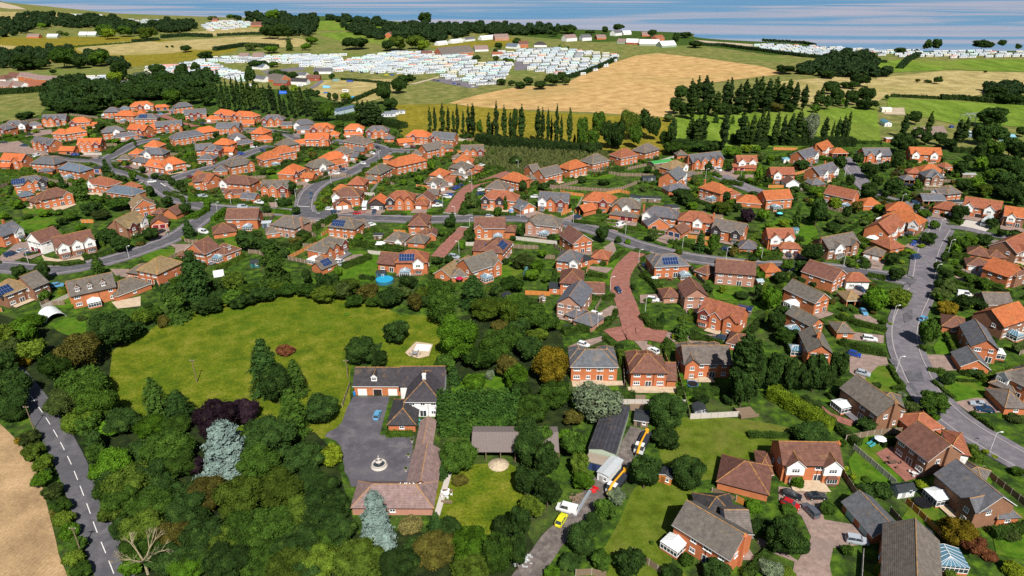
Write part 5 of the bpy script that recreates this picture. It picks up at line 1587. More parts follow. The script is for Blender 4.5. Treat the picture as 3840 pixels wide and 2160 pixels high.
heap(120,1310,2.2,.8,'metal','heap of grey scrap at the left edge of the lower lane','scrap_heap','heap')
heap(640,690,2.6,.9,'wood','pile of brown planks beside the yellow striped car','timber_pile')
heap(830,590,1.2,.9,'red','small red and white pile of barriers beside the grey shelter','barrier_pile')
b=MB(); b.box(-.35,-5,.3,.35,5,.42,'alu'); 
for sx in (-.33,.25):b.box(sx,-5,.42,sx+.08,5,.55,'alu')
X,Y=G(*q(720,710)); o=link('ladder',b.mesh('ladder'),None,(X,Y,0),R(-28)); reg(o,'','ladder',None,full='long pale metal ladder lying beside the contractor lane')
def ring(name,lab,x,y,r,h,side,top,tk,net=False,cat='pool'):
    X,Y=G(*q(x,y)); e=thing(name,'',cat,X,Y,0,0,None,lab); FOOT.append((X,Y,1,0,r,r))
    b=MB(); b.lathe([(r,0 if not net else h-.08),(r+.03,h-.05),(r,h),(r-.18,h),(r-.2,h-.2)],side,32); link('rim',b.mesh('rim'),e)
    b=MB(); b.lathe([(r-.19,h-.06),(.02,h-.06)],top,32); link('water' if cat=='pool' else 'mat',b.mesh('top'),e)
    if net:
        b=MB()
        for i in range(6):
            a=i*1.047; b.bar((r*math.cos(a),r*math.sin(a),0),(r*math.cos(a),r*math.sin(a),2.3),.03,'black',5)
            for z in (1.3,1.8,2.3):
                a2=(i+1)*1.047; b.bar((r*math.cos(a),r*math.sin(a),z),(r*math.cos(a2),r*math.sin(a2),z),.02,'black',4)
        link('net_frame',b.mesh('net_frame'),e)
T(800,700,3.22)
M['poolrim']=paint('pool_rim',(.03,.16,.25),.4)
ring('round_pool','round bright blue above ground pool on the lawn by the solar roof',2070,1150,3.4,1.25,'poolrim','water','',cat='pool')
T(1920,1080,2.683); M['trim_blue']=paint('pad_blue',(.03,.16,.40),.5)
ring('trampoline','netted trampoline with blue rim on lawn below the dark roofed gable house',1812,985,1.7,.8,'trim_blue','black','',True,'trampoline')
T(2880,1620,1.517)
ring('trampoline','tall netted black trampoline beside the small white playhouse',877,415,1.8,.8,'black','black','',True,'trampoline')
T(960,1080,2.683)
def boxthing(name,lab,cat,x1,y1,x2,y2,d,z0,z1,k,col=None,group=None,parts=()):
    a=G(*q(x1,y1),z1); b_=G(*q(x2,y2),z1); L=math.hypot(b_[0]-a[0],b_[1]-a[1]); rz=math.atan2(b_[1]-a[1],b_[0]-a[0])
    b=MB(); b.box(.06,0,z0,L-.06,d,z1,k); b.box(0,.06,z0+.02,L,d-.06,z1-.02,k); b.box(.15,.15,z1,L-.15,d-.15,z1+.05,k)
    o=link(name,b.mesh(name),None,(a[0],a[1],0),rz,col); reg(o,lab,cat,group,full=lab); return o
boxthing('pool_cover','pale blue cover over the rectangular pool on the tan terrace','cover',1590,620,1740,630,3.6,.13,.45,'opal')
def garden_set(x,y,lab,col,rnd=True,n=6,s_=1.0):
    X,Y=G(*q(x,y)); e=thing('garden_table','','table',X,Y,.14,random.uniform(0,1),None,lab)
    b=MB(); 
    if rnd: b.lathe([(.05,.72),(.95*s_,.72),(.95*s_,.76),(.02,.77)],'paint',18)
    else: b.box(-.9*s_,-.5,.70,.9*s_,.5,.76,'paint')
    link('tabletop',b.mesh('tabletop'),e,col=col)
    b=MB(); b.bar((0,0,0),(0,0,.71),.09,'paint',6); b.box(-.35,-.35,0,.35,.35,.05,'paint'); link('leg',b.mesh('leg'),e,col=col)
    ch=MB(); ch.box(-.24,-.24,.40,.24,.24,.45,'paint'); ch.box(-.24,.2,.45,.24,.25,.95,'paint')
    for px_ in(-.2,.2):
        for py_ in(-.2,.2): ch.bar((px_,py_,0),(px_,py_,.4),.025,'paint',4)
    me=ch.mesh('garden_chair')
    for i in range(n):
        a=i*6.283/n; o=link('garden_chair',me,None,(X+1.5*s_*math.cos(a),Y+1.5*s_*math.sin(a),.14),a-math.pi/2,col); reg(o,'garden chair round its table','chair','garden chairs')
garden_set(1600,675,'round grey garden table on the tan terrace by the covered pool',(.25,.25,.26))
garden_set(1690,1370,'turquoise garden table beside the manor house side door',(.08,.38,.38),False,5,.9)
boxthing('wheelie_bin','blue bin standing at the left end of the manor garages','bin',975,1050,1000,1050,.7,.13,1.2,'paint',(.02,.17,.45))
T(960,1620,2.683)
garden_set(1915,645,'white garden table between the low walls beside the stable lawn',(.75,.75,.76),True,5,.8)
for i,(x,y,x2,y2) in enumerate(((1875,590,1980,590),(1860,700,1970,705))): boxthing('timber_bench',['upper','lower'][i]+' long timber bench beside the white garden table','bench',x,y,x2,y2,.5,0,.5,'wood')
boxthing('stone_path_wall','long pale concrete walkway slab along the stable block right side','walkway',1790,830,1850,835,14,0,.25,'stone')
for i,(x,y) in enumerate(((1570,105),(1535,255),(1508,395),(1468,545))):
    X,Y=G(*q(x,y)); e=thing('stone_planter','small stone planter','planter',X,Y,.13,0,'planters along the courtyard')
    b=MB(); b.lathe([(.25,0),(.2,.15),(.42,.5),(.46,.62),(.38,.62),(.36,.5)],'stone',10); link('pot',b.mesh('pot'),e); link('plant',PR['sl'][0],e,(0,0,.8),0,(.04,.07,.01),(.4,.4,.3))
# white doves on the stable roof
db=MB(); db.lathe([(.02,-.2),(.09,-.1),(.12,.02),(.08,.14),(.03,.2)],'white',8); dv=MB(); dv.add(db,lambda p:(p[2]*1.0,p[0],p[1]+.12)); dv.box(-.32,-.05,.1,-.18,.05,.13,'white'); dv.lathe([(.01,.16),(.06,.2),(.06,.28),(.01,.31)],'white',6,.2,0); dvm=dv.mesh('dove')
hyr=2.35+4*math.tan(R(34))+.3
for i,x in enumerate((1440,1485,1503,1535,1575,1640)):
    X,Y=G(*q(x,575),hyr); o=link('dove',dvm,None,(X,STB.location.y+4.0,hyr-.05),random.uniform(0,6)); reg(o,'white dove on the stable roof ridge','bird','doves on the roof ridge')
# person walking on the lawn
def person():
    X,Y=G(*q(808,530)); me=D.meshes.new('person')
    j=[(0,0,.95),(0,0,1.2),(0,0,1.42),(0,0,1.52),(0,0,1.68),(.19,0,1.4),(.27,.02,1.13),(.24,.18,.95),(-.19,0,1.4),(-.27,0,1.13),(-.25,.12,.9),(.1,.0,.9),(.11,.08,.5),(.12,.02,.08),(.12,.16,.05),(-.1,0,.9),(-.11,-.08,.5),(-.12,-.22,.1),(-.12,-.08,.05)]
    ed=[(0,1),(1,2),(2,3),(3,4),(2,5),(5,6),(6,7),(2,8),(8,9),(9,10),(0,11),(11,12),(12,13),(13,14),(0,15),(15,16),(16,17),(17,18)]
    rad=[.15,.14,.15,.06,.105,.07,.05,.035,.07,.05,.035,.1,.07,.045,.04,.1,.07,.045,.04]
    me.from_pydata(j,ed,[]); o=D.objects.new('person',me); COL.objects.link(o); o.location=(X,Y,.03); o.rotation_euler=(0,0,.6)
    sk=o.modifiers.new('skin','SKIN'); 
    for i,v in enumerate(me.skin_vertices[0].data): v.radius=(rad[i],rad[i]*.8)
    me.skin_vertices[0].data[0].use_root=True
    sb=o.modifiers.new('sub','SUBSURF'); sb.levels=1; sb.render_levels=1
    M['skin']=paint('skin',(.50,.30,.22),.6); me.materials.append(M['skin'])
    reg(o,'','person',None,full='person in a dark pink top walking on the lawn left of the courtyard')
    b=MB(); b.lathe([(.17,.9),(.19,1.1),(.2,1.3),(.17,1.45),(.08,1.5)],'paint',12); link('top',b.mesh('top'),o,col=(.35,.02,.12),scale=(1,.75,1))
    b=MB(); b.lathe([(.11,1.68),(.125,1.74),(.09,1.83),(.02,1.86)],'paint',10); link('hair',b.mesh('hair'),o,col=(.6,.55,.45))
    b=MB(); b.lathe([(.17,.45),(.2,.7),(.17,.95)],'paint',12); link('skirt',b.mesh('skirt'),o,col=(.03,.07,.2),scale=(1,.8,1))
person()
# utility poles
def upole(x,y,h,lab):
    X,Y=G(*q(x,y)); e=thing('utility_pole','','utility pole',X,Y,0,0,'wooden utility poles',lab); b=MB(); b.bar((0,0,0),(0,0,h),.14,'wood',8,.1); link('mast',b.mesh('mast'),e)
    b=MB(); b.box(-.7,-.06,h-.5,.7,.06,h-.38,'wood')
    for x_ in (-.6,0,.6): b.bar((x_,0,h-.38),(x_,0,h-.2),.05,'white',6)
    link('crossarm',b.mesh('crossarm'),e)
T(0,0,1)
upole(739,1434,7.8,'thin wooden pole standing alone in the big meadow')
upole(128,1612,7.6,'tall wooden pole beside the country road dashes')
upole(308,2080,7.6,'wooden pole in the verge near the lower country road')
upole(1305,1420,6.5,'short wooden pole at the meadow edge left of the manor garages')
# arched pool enclosure
def tunnel():
    T(0,1080,2.683); a=G(*q(470,355)); b_=G(*q(670,290)); L=math.hypot(b_[0]-a[0],b_[1]-a[1]); rz=math.atan2(b_[1]-a[1],b_[0]-a[0])
    e=thing('pool_enclosure','','pool enclosure',a[0],a[1],0,rz,None,'arched translucent pool enclosure with white ribs at far left garden'); Dp=8
    g=MB(); rb=MB(); n=12
    for i in range(9):
        y0=Dp*i/8
        for k in range(n):
            t0=math.pi*k/n;t1=math.pi*(k+1)/n; f=lambda t,y,r=1:(L/2-L/2*r*math.cos(t),y,2.4*r*math.sin(t))
            if i<8: g.poly([f(t0,y0,.98),f(t1,y0,.98),f(t1,y0+Dp/8,.98),f(t0,y0+Dp/8,.98)][::-1],'opal')
            rb.bar(f(t0,y0),f(t1,y0),.06,'metal',4)
    rb.bar((L/2,0,2.45),(L/2,Dp,2.45),.08,'white',4)
    link('glazing',g.mesh('glazing'),e); link('ribs',rb.mesh('ribs'),e)
tunnel()
# sheds and garden buildings
T(800,700,3.22)
small('garden_cabin','','cabin',582,445,690,440,3.5,2.3,'paint',(.12,.15,.19),'paint',(.42,.47,.5),'G','x',8,label='slate blue garden cabin with white doors and pale flat roof')
small('garden_shed','','shed',1935,590,2040,590,3,2,'wood',BRN,'felt',GRN,'G','x',22,label='brown shed with green roof left of the lichened bungalow')
small('garden_shed','','shed',445,925,545,920,3,2,'paint',(.03,.16,.15),'felt',DK,'G','x',25,label='teal shed on the lawn right of the glass lantern roof extension')
small('garden_bar','','garden bar',1965,1050,2075,1050,3,2.2,'paint',(.05,.12,.18),'felt',(.04,.13,.2),'G','x',15,label='dark blue garden shelter standing beside the round blue pool')
small('white_gazebo','','gazebo',1960,700,2065,700,3.5,2.2,'paint',WH,'paint',WH,'H','x',20,label='white roofed gazebo left of the lichened bungalow')
T(600,850,3.275)
boxthing('touring_caravan','white touring caravan behind the large conifer','caravan',650,570,780,550,2.3,.5,2.5,'white')
T(1600,700,3.22)
small('summerhouse','','summerhouse',925,1370,1030,1365,5,2.2,'paint',WH,'felt',(.08,.08,.085),'G','y',28,label='white fronted summerhouse with dark roof below the small blue spruce')
small('garden_arbour','','arbour',1362,1345,1435,1345,1.5,1.9,'wood',BRN,'wood',BRN,'G','y',35,label='small timber arbour seat against the orange fence')
small('playhouse','','playhouse',1000,295,1045,292,1.8,1.5,'paint',(.5,.55,.6),'paint',(.05,.2,.45),'G','x',25,label='small blue roofed playhouse in the garden behind the dark timbered house')
small('garden_office','','garden office',2450,120,2576,140,4,2.3,'paint',(.30,.42,.42),'felt',(.10,.14,.17),'G','x',8,label='pale green garden office with flat dark roof by the red fence')
small('garden_shed','','shed',970,50,1040,55,3,2,'wood',(.15,.14,.13),'paint',(.3,.36,.42),'G','x',20,label='grey shed with pale roof behind the grey bungalow roof')
T(2400,700,3.22)
small('garden_pavilion','','garden pavilion',300,262,480,258,5,2,'wood',BRN,'felt',(.05,.17,.14),'H','x',22,label='open pavilion with green hipped roof behind the orange house')
small('garden_shed','','shed',705,322,800,318,3,2,'wood',BRN,'felt',(.08,.20,.17),'G','x',15,label='small teal roofed shed behind the rusty hipped house')
small('car_port','','car port',800,370,1000,385,5,2,'wood',BRN,'wood',(.30,.17,.12),'G','x',8,label='brown slatted pergola beside the chimney house')
small('greenhouse','','greenhouse',1850,525,1920,525,2.5,1.8,'paint',(.2,.35,.35),'roofglass',(.2,.3,.3),'G','x',28,label='small glass greenhouse on the lawn edge behind the white gabled house')
small('garden_shed','','shed',1425,1150,1495,1145,2.5,2,'wood',(.13,.09,.06),'paint',(.30,.40,.45),'G','x',22,label='narrow shed with pale roof below the small hipped roof')
small('garden_store','','store',10,140,250,150,4,2,'wood',(.10,.095,.09),'felt',(.10,.10,.10),'G','x',18,label='long dark timber store in the cluttered garden')
T(2400,300,3.22)
small('garden_cabin','','cabin',35,1180,190,1180,4,2.2,'paint',(.10,.11,.13),'felt',(.06,.08,.10),'G','x',12,label='dark cabin with white french doors and low roof')
small('green_roofed_hut','','hut',170,1015,400,985,6,2.1,'wood',(.10,.10,.09),'paint',(.05,.28,.07),'G','x',14,label='long hut with bright green roof behind the reed bed houses')
small('glass_garden_room','','garden room',1740,960,1840,960,4,2.2,'white',WH,'paint',(.16,.36,.46),'H','x',20,label='pale blue roofed garden room at the white gabled house')
T(3040,300,3.22)
small('mobile_home','','mobile home',900,520,985,522,11,2.6,'paint',WH,'paint',(.07,.20,.26),'G','y',22,label='white mobile home with teal roof beside the long grass strip')
small('stable_shed','','stable',868,345,985,345,5,3,'cream',(.6,.4,.25),'paint',(.62,.66,.68),'G','x',10,label='pale metal roofed stable beside the sand arena')
small('garage_block','','garage',918,710,1015,710,4,2.4,'brick',WC['b'],'paint',(.5,.53,.56),'G','x',6,label='low orange shed with pale metal roof left of the dark trees')
small('farm_shed','','shed',1890,640,2000,650,7,3,'paint',(.30,.40,.46),'paint',(.45,.55,.58),'G','x',14,label='pale blue sheet roofed shed beside the grey steel frame')
small('farm_shed','','shed',2290,680,2480,690,8,3,'paint',(.16,.3,.38),'paint',(.20,.42,.50),'G','x',14,label='turquoise sheet roofed shed in the far right trees')
small('garden_shed','','shed',1840,1140,2000,1140,3,2,'wood',(.25,.2,.15),'paint',(.30,.32,.31),'G','x',16,label='low grey shed at the dark wood edge on the right')
small('portable_cabin','','cabin',570,872,650,872,3,2.4,'white',WH,'felt',(.35,.35,.33),'G','x',5,label='white cabin behind the slate roofed house at upper right')
T(3040,700,3.22)
small('garden_shed','','shed',1710,195,1850,190,4,2.1,'wood',(.14,.10,.07),'felt',(.03,.17,.16),'G','x',18,label='shed with teal roof left of the house under scaffolding')
T(2880,1620,1.517)
small('playhouse','','playhouse',745,345,840,330,2.6,1.9,'paint',(.70,.72,.72),'felt',(.05,.12,.17),'G','x',35,label='small white playhouse with dark blue roof beside the trampoline')
small('garden_shed','','shed',832,615,950,610,3.4,2.1,'wood',(.22,.20,.18),'felt',(.22,.02,.03),'G','x',18,label='shed with dark red roof behind the near black roofed house')
CVb=consv('g',6,5); 
for nm,X_,Y_,Z_ in (('garden',1050,790,0),):
    X,Y=G(*q(945,800)); e=thing('glass_garden_room','','garden room',X,Y,0,R(-8),None,'large white framed octagonal glass room at the bottom edge'); link('walls',CVb[0],e,col=WC['b']); link('glazing',CVb[1],e); link('glazing_bars',CVb[2],e); link('glass_roof',CVb[3],e)
garden_set(707,185,'long picnic table on the red brick patio',(.12,.08,.06),False,4,1.1)
garden_set(826,248,'small round pale table on the red brick patio',(.6,.6,.6),True,3,.6)
for i,(x,y) in enumerate(((575,70),(590,85),(600,45))):
    b=MB(); b.box(-.9,-.3,.3,.9,.3,.38,'paint'); b.poly([(.4,-.3,.38),(1.0,-.3,.8),(1.0,.3,.8),(.4,.3,.38)],'paint'); b.bar((-.8,0,0),(-.8,0,.3),.04,'paint'); b.bar((.7,0,0),(.7,0,.3),.04,'paint')
    o=link('sun_lounger',b.mesh('sun_lounger'),None,(*G(*q(x,y)),.14),.5,(.05,.30,.33)); reg(o,'teal sun lounger on the dark slabs','lounger','sun loungers')
def parasol(x,y,col,lab):
    X,Y=G(*q(x,y)); e=thing('parasol','','parasol',X,Y,.14,0,None,lab); b=MB(); b.bar((0,0,0),(0,0,2.4),.03,'white',6); link('pole',b.mesh('pole'),e); b=MB(); b.lathe([(1.5,1.95),(.75,2.3),(.03,2.55)],'paint',8); link('canopy',b.mesh('canopy'),e,col=col)
parasol(630,75,(.75,.78,.8),'white parasol beside the teal sun loungers')
T(1600,700,3.22); parasol(398,1165,(.40,.01,.06),'dark red parasol behind the grey roofed house by the silver tree')
parasol(350,1145,(.70,.78,.85),'pale blue awning parasol beside the dark red one')
T(2400,700,3.22); parasol(165,1160,(.78,.8,.82),'white garden umbrella left of the solar roofed house patio')
garden_set(360,1130,'round brown table on patio below the solar roofed house',(.22,.10,.06),True,5,.9)
parasol(1680,370,(.12,.62,.68),'turquoise parasol in the garden behind the timbered gable house')
T(2880,1080,2.683); small('white_gazebo','','gazebo',225,175,315,180,3,1.9,'paint',(.5,.65,.75),'paint',(.65,.72,.76),'H','x',15,label='pale blue folding gazebo on the shaded lawn')
parasol(1330,770,(.6,.6,.6),'small umbrella beside the winding street') if False else None
T(1920,1080,2.683)
small('garden_gazebo','','shed',1840,1240,1960,1240,3.2,1.5,'paint',(.30,.32,.35),'felt',(.03,.035,.05),'G','y',25,label='grey shed with rounded dark roof on the lawn before the panel fence')
small('timber_shed','','shed',1230,1330,1370,1350,5,1.9,'wood',(.1,.09,.08),'felt',(.10,.09,.09),'G','x',10,label='flat grey shed roof between silver tree and dark tree')
small('solar_canopy','','canopy',2265,205,2400,235,3.5,2.3,'wood',BRN,'solar',(0,0,0),'G','x',12,label='dark blue panelled canopy behind the rusty three gabled house')
small('garden_shed','','shed',525,400,600,405,2,1.6,'wood',(.22,.06,.04),'felt',(.08,.09,.10),'G','x',12,label='small dark shed beside the hipped cul-de-sac garage')
b=MB(); b.box(0,0,.4,5.2,4.5,.55,'wood'); b.box(0,0,.55,5.2,.1,1.4,'wood'); b.box(0,.1,.55,.1,4.5,1.4,'wood'); b.box(.3,.3,0,4.9,4.2,.4,'wood'); X,Y=G(*q(2300,1330)); o=link('timber_deck_platform',b.mesh('deck'),None,(X,Y,0),.2); reg(o,'','deck',None,full='raised brown timber deck right of the panel fence')
# pickup coach and motorhomes
def motorhome(x1,y1,x2,y2,L,col,lab,h=3.0):
    a=G(*q(x1,y1),1); b_=G(*q(x2,y2),1); rz=math.atan2(a[1]-b_[1],a[0]-b_[0]); X,Y=(a[0]+b_[0])/2,(a[1]+b_[1])/2; e=thing('motorhome','','motorhome',X,Y,.14,rz,None,lab); FOOT.append((X,Y,math.cos(rz),math.sin(rz),L/2,1.3))
    b=MB(); b.box(-L/2+1.0,-1.15,.5,L/2,1.15,h,'paint'); b.box(-L/2,-1.05,.5,-L/2+1,1.05,1.6,'paint'); b.box(-L/2+.2,-1.1,2.2,-L/2+1,1.1,h-.1,'paint'); link('body',b.mesh('body'),e,col=col)
    g=MB(); g.poly([(-L/2+.15,-1,1.6),(-L/2+.15,1,1.6),(-L/2+.3,1,2.2),(-L/2+.3,-1,2.2)],'glass')
    for i in range(3):
        for sy in (-1.16,1.16): g.box(-L/2+1.6+i*L/4,sy-.005,1.5,-L/2+2.7+i*L/4,sy+.005,2.2,'glass')
    g.box(-.5,-.3,h,.1,.3,h+.08,'glass'); g.box(1.2,-.3,h,1.8,.3,h+.08,'glass'); link('windows',g.mesh('windows'),e)
    for sx in (-L*.32,L*.25):
        for sy in (-1,1): link('wheel',CARS['suv']['wheel'],e,(sx,sy,.4),0 if sy>0 else math.pi,scale=1.15)
T(800,700,3.22); motorhome(1850,185,1810,310,7,(.74,.76,.78),'white motorhome parked beside the orange roofed charcoal garage')
T(3040,700,3.22); motorhome(2200,380,2040,490,10,(.45,.50,.50),'long silver green motorhome coach on the pale drive',3.2)
T(1280,0,2.0125)
# ---- caravans
def caravan_mesh(L,roof,wall,dark=True):
    b=MB(); W=3.4; h=2.6
    b.box(0,0,.45,L,W,h,'_w',False); b.box(.25,.25,0,L-.25,W-.25,.45,'wood',False)
    b.poly([(-.1,-.12,h),(L+.1,-.12,h),(L+.1,W/2,h+.62),(-.1,W/2,h+.62)],'_r'); b.poly([(L+.1,W+.12,h),(-.1,W+.12,h),(-.1,W/2,h+.62),(L+.1,W/2,h+.62)],'_r')
    b.poly([(0,W,h),(0,0,h),(0,W/2,h+.6)],'_w'); b.poly([(L,0,h),(L,W,h),(L,W/2,h+.6)],'_w')
    for x0,x1 in ((.6,2.2),(3.4,4.4),(5.4,6.0),(7.2,8.6)):
        if x1<L-.4: b.box(x0,-.02,1.3,x1,.01,2.15,'glass')
    b.box(-.02,.5,1.2,.01,W-.5,2.2,'glass'); b.box(L-.01,.7,1.2,L+.02,W-.7,2.1,'glass')
    b.mats=[{'_w':wall,'_r':roof}.get(m,m) for m in b.mats]; return b.mesh('static_caravan')
M['cv_grey']=paint('caravan_roof_grey',(.16,.18,.21),.6); M['cv_white']=paint('caravan_white',(.62,.64,.66),.5); M['cv_roofw']=paint('caravan_roof_white',(.52,.56,.60),.5); M['cv_pale']=paint('caravan_pale',(.42,.50,.54),.5); M['cv_green']=paint('caravan_green',(.50,.66,.62),.5); M['cv_pink']=paint('caravan_pink',(.60,.26,.20),.6); M['cv_cream']=paint('caravan_cream',(.60,.58,.48),.5); M['cv_blue']=paint('caravan_blue_grey',(.30,.40,.50),.5)
CM=[(caravan_mesh(L,r,w_),n) for L,r,w_,n in ((10.5,'cv_roofw','cv_white','white'),(10.5,'cv_pale','cv_white','pale roofed'),(11,'cv_grey','cv_white','grey roofed'),(10,'cv_roofw','cv_cream','cream'),(10.5,'cv_green','cv_green','pale green'),(9,'cv_pink','cv_white','red roofed'),(11,'cv_blue','cv_white','blue grey roofed'),(10,'cv_cream','cv_cream','cream'))]
CW=[22,20,16,8,7,4,14,8]; NCAR=[0]; CARFAR=[]
def inpoly(px,py,pl):
    c=False; j=len(pl)-1
    for i in range(len(pl)):
        xi,yi=pl[i];xj,yj=pl[j]
        if (yi>py)!=(yj>py) and px<(xj-xi)*(py-yi)/(yj-yi)+xi: c=not c
        j=i
    return c
def park(poly,ang,dx,dy,where,skip=.06,limit=999):
    pl=fl(poly); pl=[q(*p) for p in pl]; w_=[G(*p) for p in pl]; cx=sum(p[0] for p in w_)/len(w_); cy=sum(p[1] for p in w_)/len(w_); c_,s_=math.cos(R(ang)),math.sin(R(ang)); n=int(600/dy); rows=0; made=0
    for j in range(-n,n):
        row=[]
        for i in range(-n,n):
            u=i*dx+(j%2)*dx*.37+random.uniform(-.6,.6); v=j*dy+random.uniform(-.5,.5); x=cx+u*c_-v*s_; y=cy+u*s_+v*c_
            pxx,pyy=P(x,y)
            if inpoly(pxx,pyy,pl) and random.random()>skip and not blocked(x,y,1): row.append((x,y,pxx))
        if not row: continue
        rows+=1; row.sort(key=lambda r:r[2])
        for k,(x,y,pxx) in enumerate(row):
            me,nm=random.choices(CM,CW)[0]; rz=R(ang)+random.uniform(-.04,.04)
            if NCAR[0]>=296 or made>=limit: CARFAR.append((me,x,y,rz)); continue
            o=link('static_caravan',me,None,(x,y,.12),rz); NCAR[0]+=1; made+=1; FOOT.append((x+5*c_,y+5*s_,c_,s_,5,2))
            reg(o,'','static caravan','static caravans of the coastal parks',full='%s static caravan, %s from left in %s row, %s'%(nm,ordw(k+1),ordw(rows),where))
park('700,590 760,575 850,600 1180,640 1090,655 1000,655 850,625',22,12.2,9.5,'main park')
park('-60,530 0,460 380,400 800,400 950,440 1000,500 740,560 560,575 300,560 -60,545',22,12.2,11.5,'left part of main park',.03)
park('750,560 900,500 1280,480 1260,560 1180,620 1090,630 860,605',25,12.5,11,'near wheat corner park',.05)
park('1120,400 1600,370 1900,400 2090,430 1990,500 1760,590 1690,590 1500,560 1370,540 1380,490 1200,460',18,12.8,13,'right park half',.05)
T(0,0,2.0125)
park('1230,510 1480,470 1640,520 1850,570 1840,620 1760,630 1620,590 1420,595 1330,560 1230,560',14,12.5,9.5,'park behind poplars',.08)
park('1440,470 1620,440 1850,440 2080,425 2080,475 1900,490 1640,480',12,12.5,12,'back row park',.08)
park('2090,425 2560,425 2560,555 2480,545 2300,520 2090,480',16,12.5,12,'park above the brown sheds',.06)
park('600,600 760,580 760,620 990,610 980,640 700,650',15,12.5,12,'behind left wood',.1)
park('1480,200 1640,160 1860,170 1990,190 1860,210 1560,240',10,13,20,'left shore park',.15,22)
park('950,150 1120,150 1250,175 1190,190 1050,180',10,13,28,'left cliff park',.15)
park('1060,520 1240,500 1240,565 1100,570',15,12.5,10,'mid left park',.05)
park('790,505 870,510 870,545 800,545',15,12.5,10,'far left park corner',.05)
park('200,118 280,118 280,150 210,150',10,13,24,'top left park',.1)
park('540,112 740,116 740,130 540,130',10,13,24,'left cliff strip',.1)
T(2560,0,2.0125)
park('480,350 700,345 1100,365 1500,390 1400,420 1160,440 1000,430 600,385',20,12,13,'right shore park',.06,60)
park('1430,385 1900,395 2576,395 2576,435 2100,445 1450,430',8,12.5,18,'far right shore end',.15,24)
T(0,0,1)
if CARFAR:
    b=MB(); x0,y0=CARFAR[0][1:3]
    for me,x,y,rz in CARFAR:
        c_,s_=math.cos(rz),math.sin(rz); i0=len(b.v); b.v.extend((v.co.x*c_-v.co.y*s_+x-x0,v.co.x*s_+v.co.y*c_+y-y0,v.co.z) for v in me.vertices)
        for p_ in me.polygons: b.f.append(tuple(i0+a for a in p_.vertices)); b.m.append(b.mi({m.name:k for k,m in M.items()}[me.materials[p_.material_index].name]))
    o=link('distant_caravans',b.mesh('distant_caravans'),None,(x0,y0,.12)); o['kind']='stuff'; o['label']='the remaining small static caravans massed across the far parks'; o['category']='caravans'
# far houses and park buildings
T(1280,0,2.0125)
def far(recs):
    for r in recs.strip().split('\n'):
        p=r.split(); small('far_house' if p[5]!='s' else 'farm_shed','%s far building'%p[8].replace('_',' '),'house' if p[5]!='s' else 'shed',float(p[0]),float(p[1]),float(p[2]),float(p[3]),float(p[4]),4.6 if p[5]=='2' else 2.8,'render' if p[6]=='w' else ('brick' if p[6] in 'bp' else 'paint'),WC.get(p[6],(.3,.32,.33)),'tile',RC[p[7]],'H' if p[8].startswith('hip') else 'G','x',34,'distant buildings',door=False,win=True)
far('''760 412 1000 392 22 1 b d long_brown_roofed
1010 375 1110 372 14 1 w c white
1160 285 1265 282 14 2 p c chimneyed
1340 335 1410 335 12 2 b r rust_roofed
1455 340 1550 340 12 1 w b hip_white
1700 290 1780 285 14 2 w c white_gabled
1820 285 1890 282 12 2 w g white
380 265 438 250 12 2 b r brick
150 202 205 200 16 1 b r low_red
1060 290 1180 280 10 1 w w long_white
730 330 805 322 8 1 w w white
835 315 920 305 8 1 w w white
940 300 1010 292 8 1 w g white
2080 315 2140 318 12 s e c sheet_roofed
2150 320 2240 322 14 s r w rusty
2250 330 2400 332 16 s e w open_sheet
2420 345 2530 340 16 s e w pale_sheet
2070 250 2120 245 12 2 w g white
2380 290 2440 285 12 2 b R orange_roofed
2130 250 2190 248 10 1 w w white
1930 285 2000 283 12 1 b c brown
2270 262 2330 262 12 1 b c brown
610 408 690 405 10 1 b r low_red
1140 412 1220 410 8 1 w R red_roofed
1240 350 1320 355 12 1 w s blue_roofed''')
T(0,0,2.0125)
far('''130 575 200 580 10 2 b c terraced_brown
190 585 250 590 10 2 b c terraced_brown
245 595 310 600 10 2 b c terraced_brown
310 600 370 605 10 2 b c terraced_brown
370 605 440 612 10 2 b c terraced_brown
430 610 600 625 14 1 p c long_brown
-40 600 40 600 14 1 w r hip_red
40 580 120 590 12 1 w r white
150 640 300 660 12 1 b R orange_roofed
60 640 150 655 10 1 w c white
-60 640 60 650 10 1 p c pink
320 430 400 435 12 2 b r barn_like
1880 500 1980 510 10 1 w s blue_roofed
1995 590 2110 610 14 1 b d dark_roofed
2060 625 2160 630 8 s r d red
2190 615 2310 620 8 1 w b black_roofed
2310 590 2410 590 8 s r r bright_red
2365 540 2500 540 10 1 w g white
1800 430 1870 430 12 1 w c white
1900 432 1980 432 14 1 w c white
2230 565 2300 570 8 1 w g white
1910 590 1990 600 8 1 w g white
1600 150 1640 150 10 2 b r far_red
1890 190 1990 190 16 1 b r far_red
200 275 290 275 10 s b c brown
350 275 430 275 10 s e w white
590 262 650 262 12 s e w white
655 262 720 262 12 s e w white''')
T(800,300,3.22)
small('holiday_bungalow','','bungalow',1495,380,1730,325,9,3,'paint',(.42,.52,.58),'tile',(.08,.12,.18),'G','x',14,label='long pale blue chalet with dark blue roof between the trees')
for i,(x,y,x2,y2) in enumerate(((2030,425,2150,412),(2070,405,2190,392),(2150,390,2255,382))):
    a=G(*q(x,y+30)); o=link('static_caravan',CM[2][0],None,(a[0],a[1],.05),.15); reg(o,'','static caravan','static caravans of the coastal parks',full='grey roofed static caravan, %s of three left of the first poplars'%['nearest','middle','rearmost'][i])
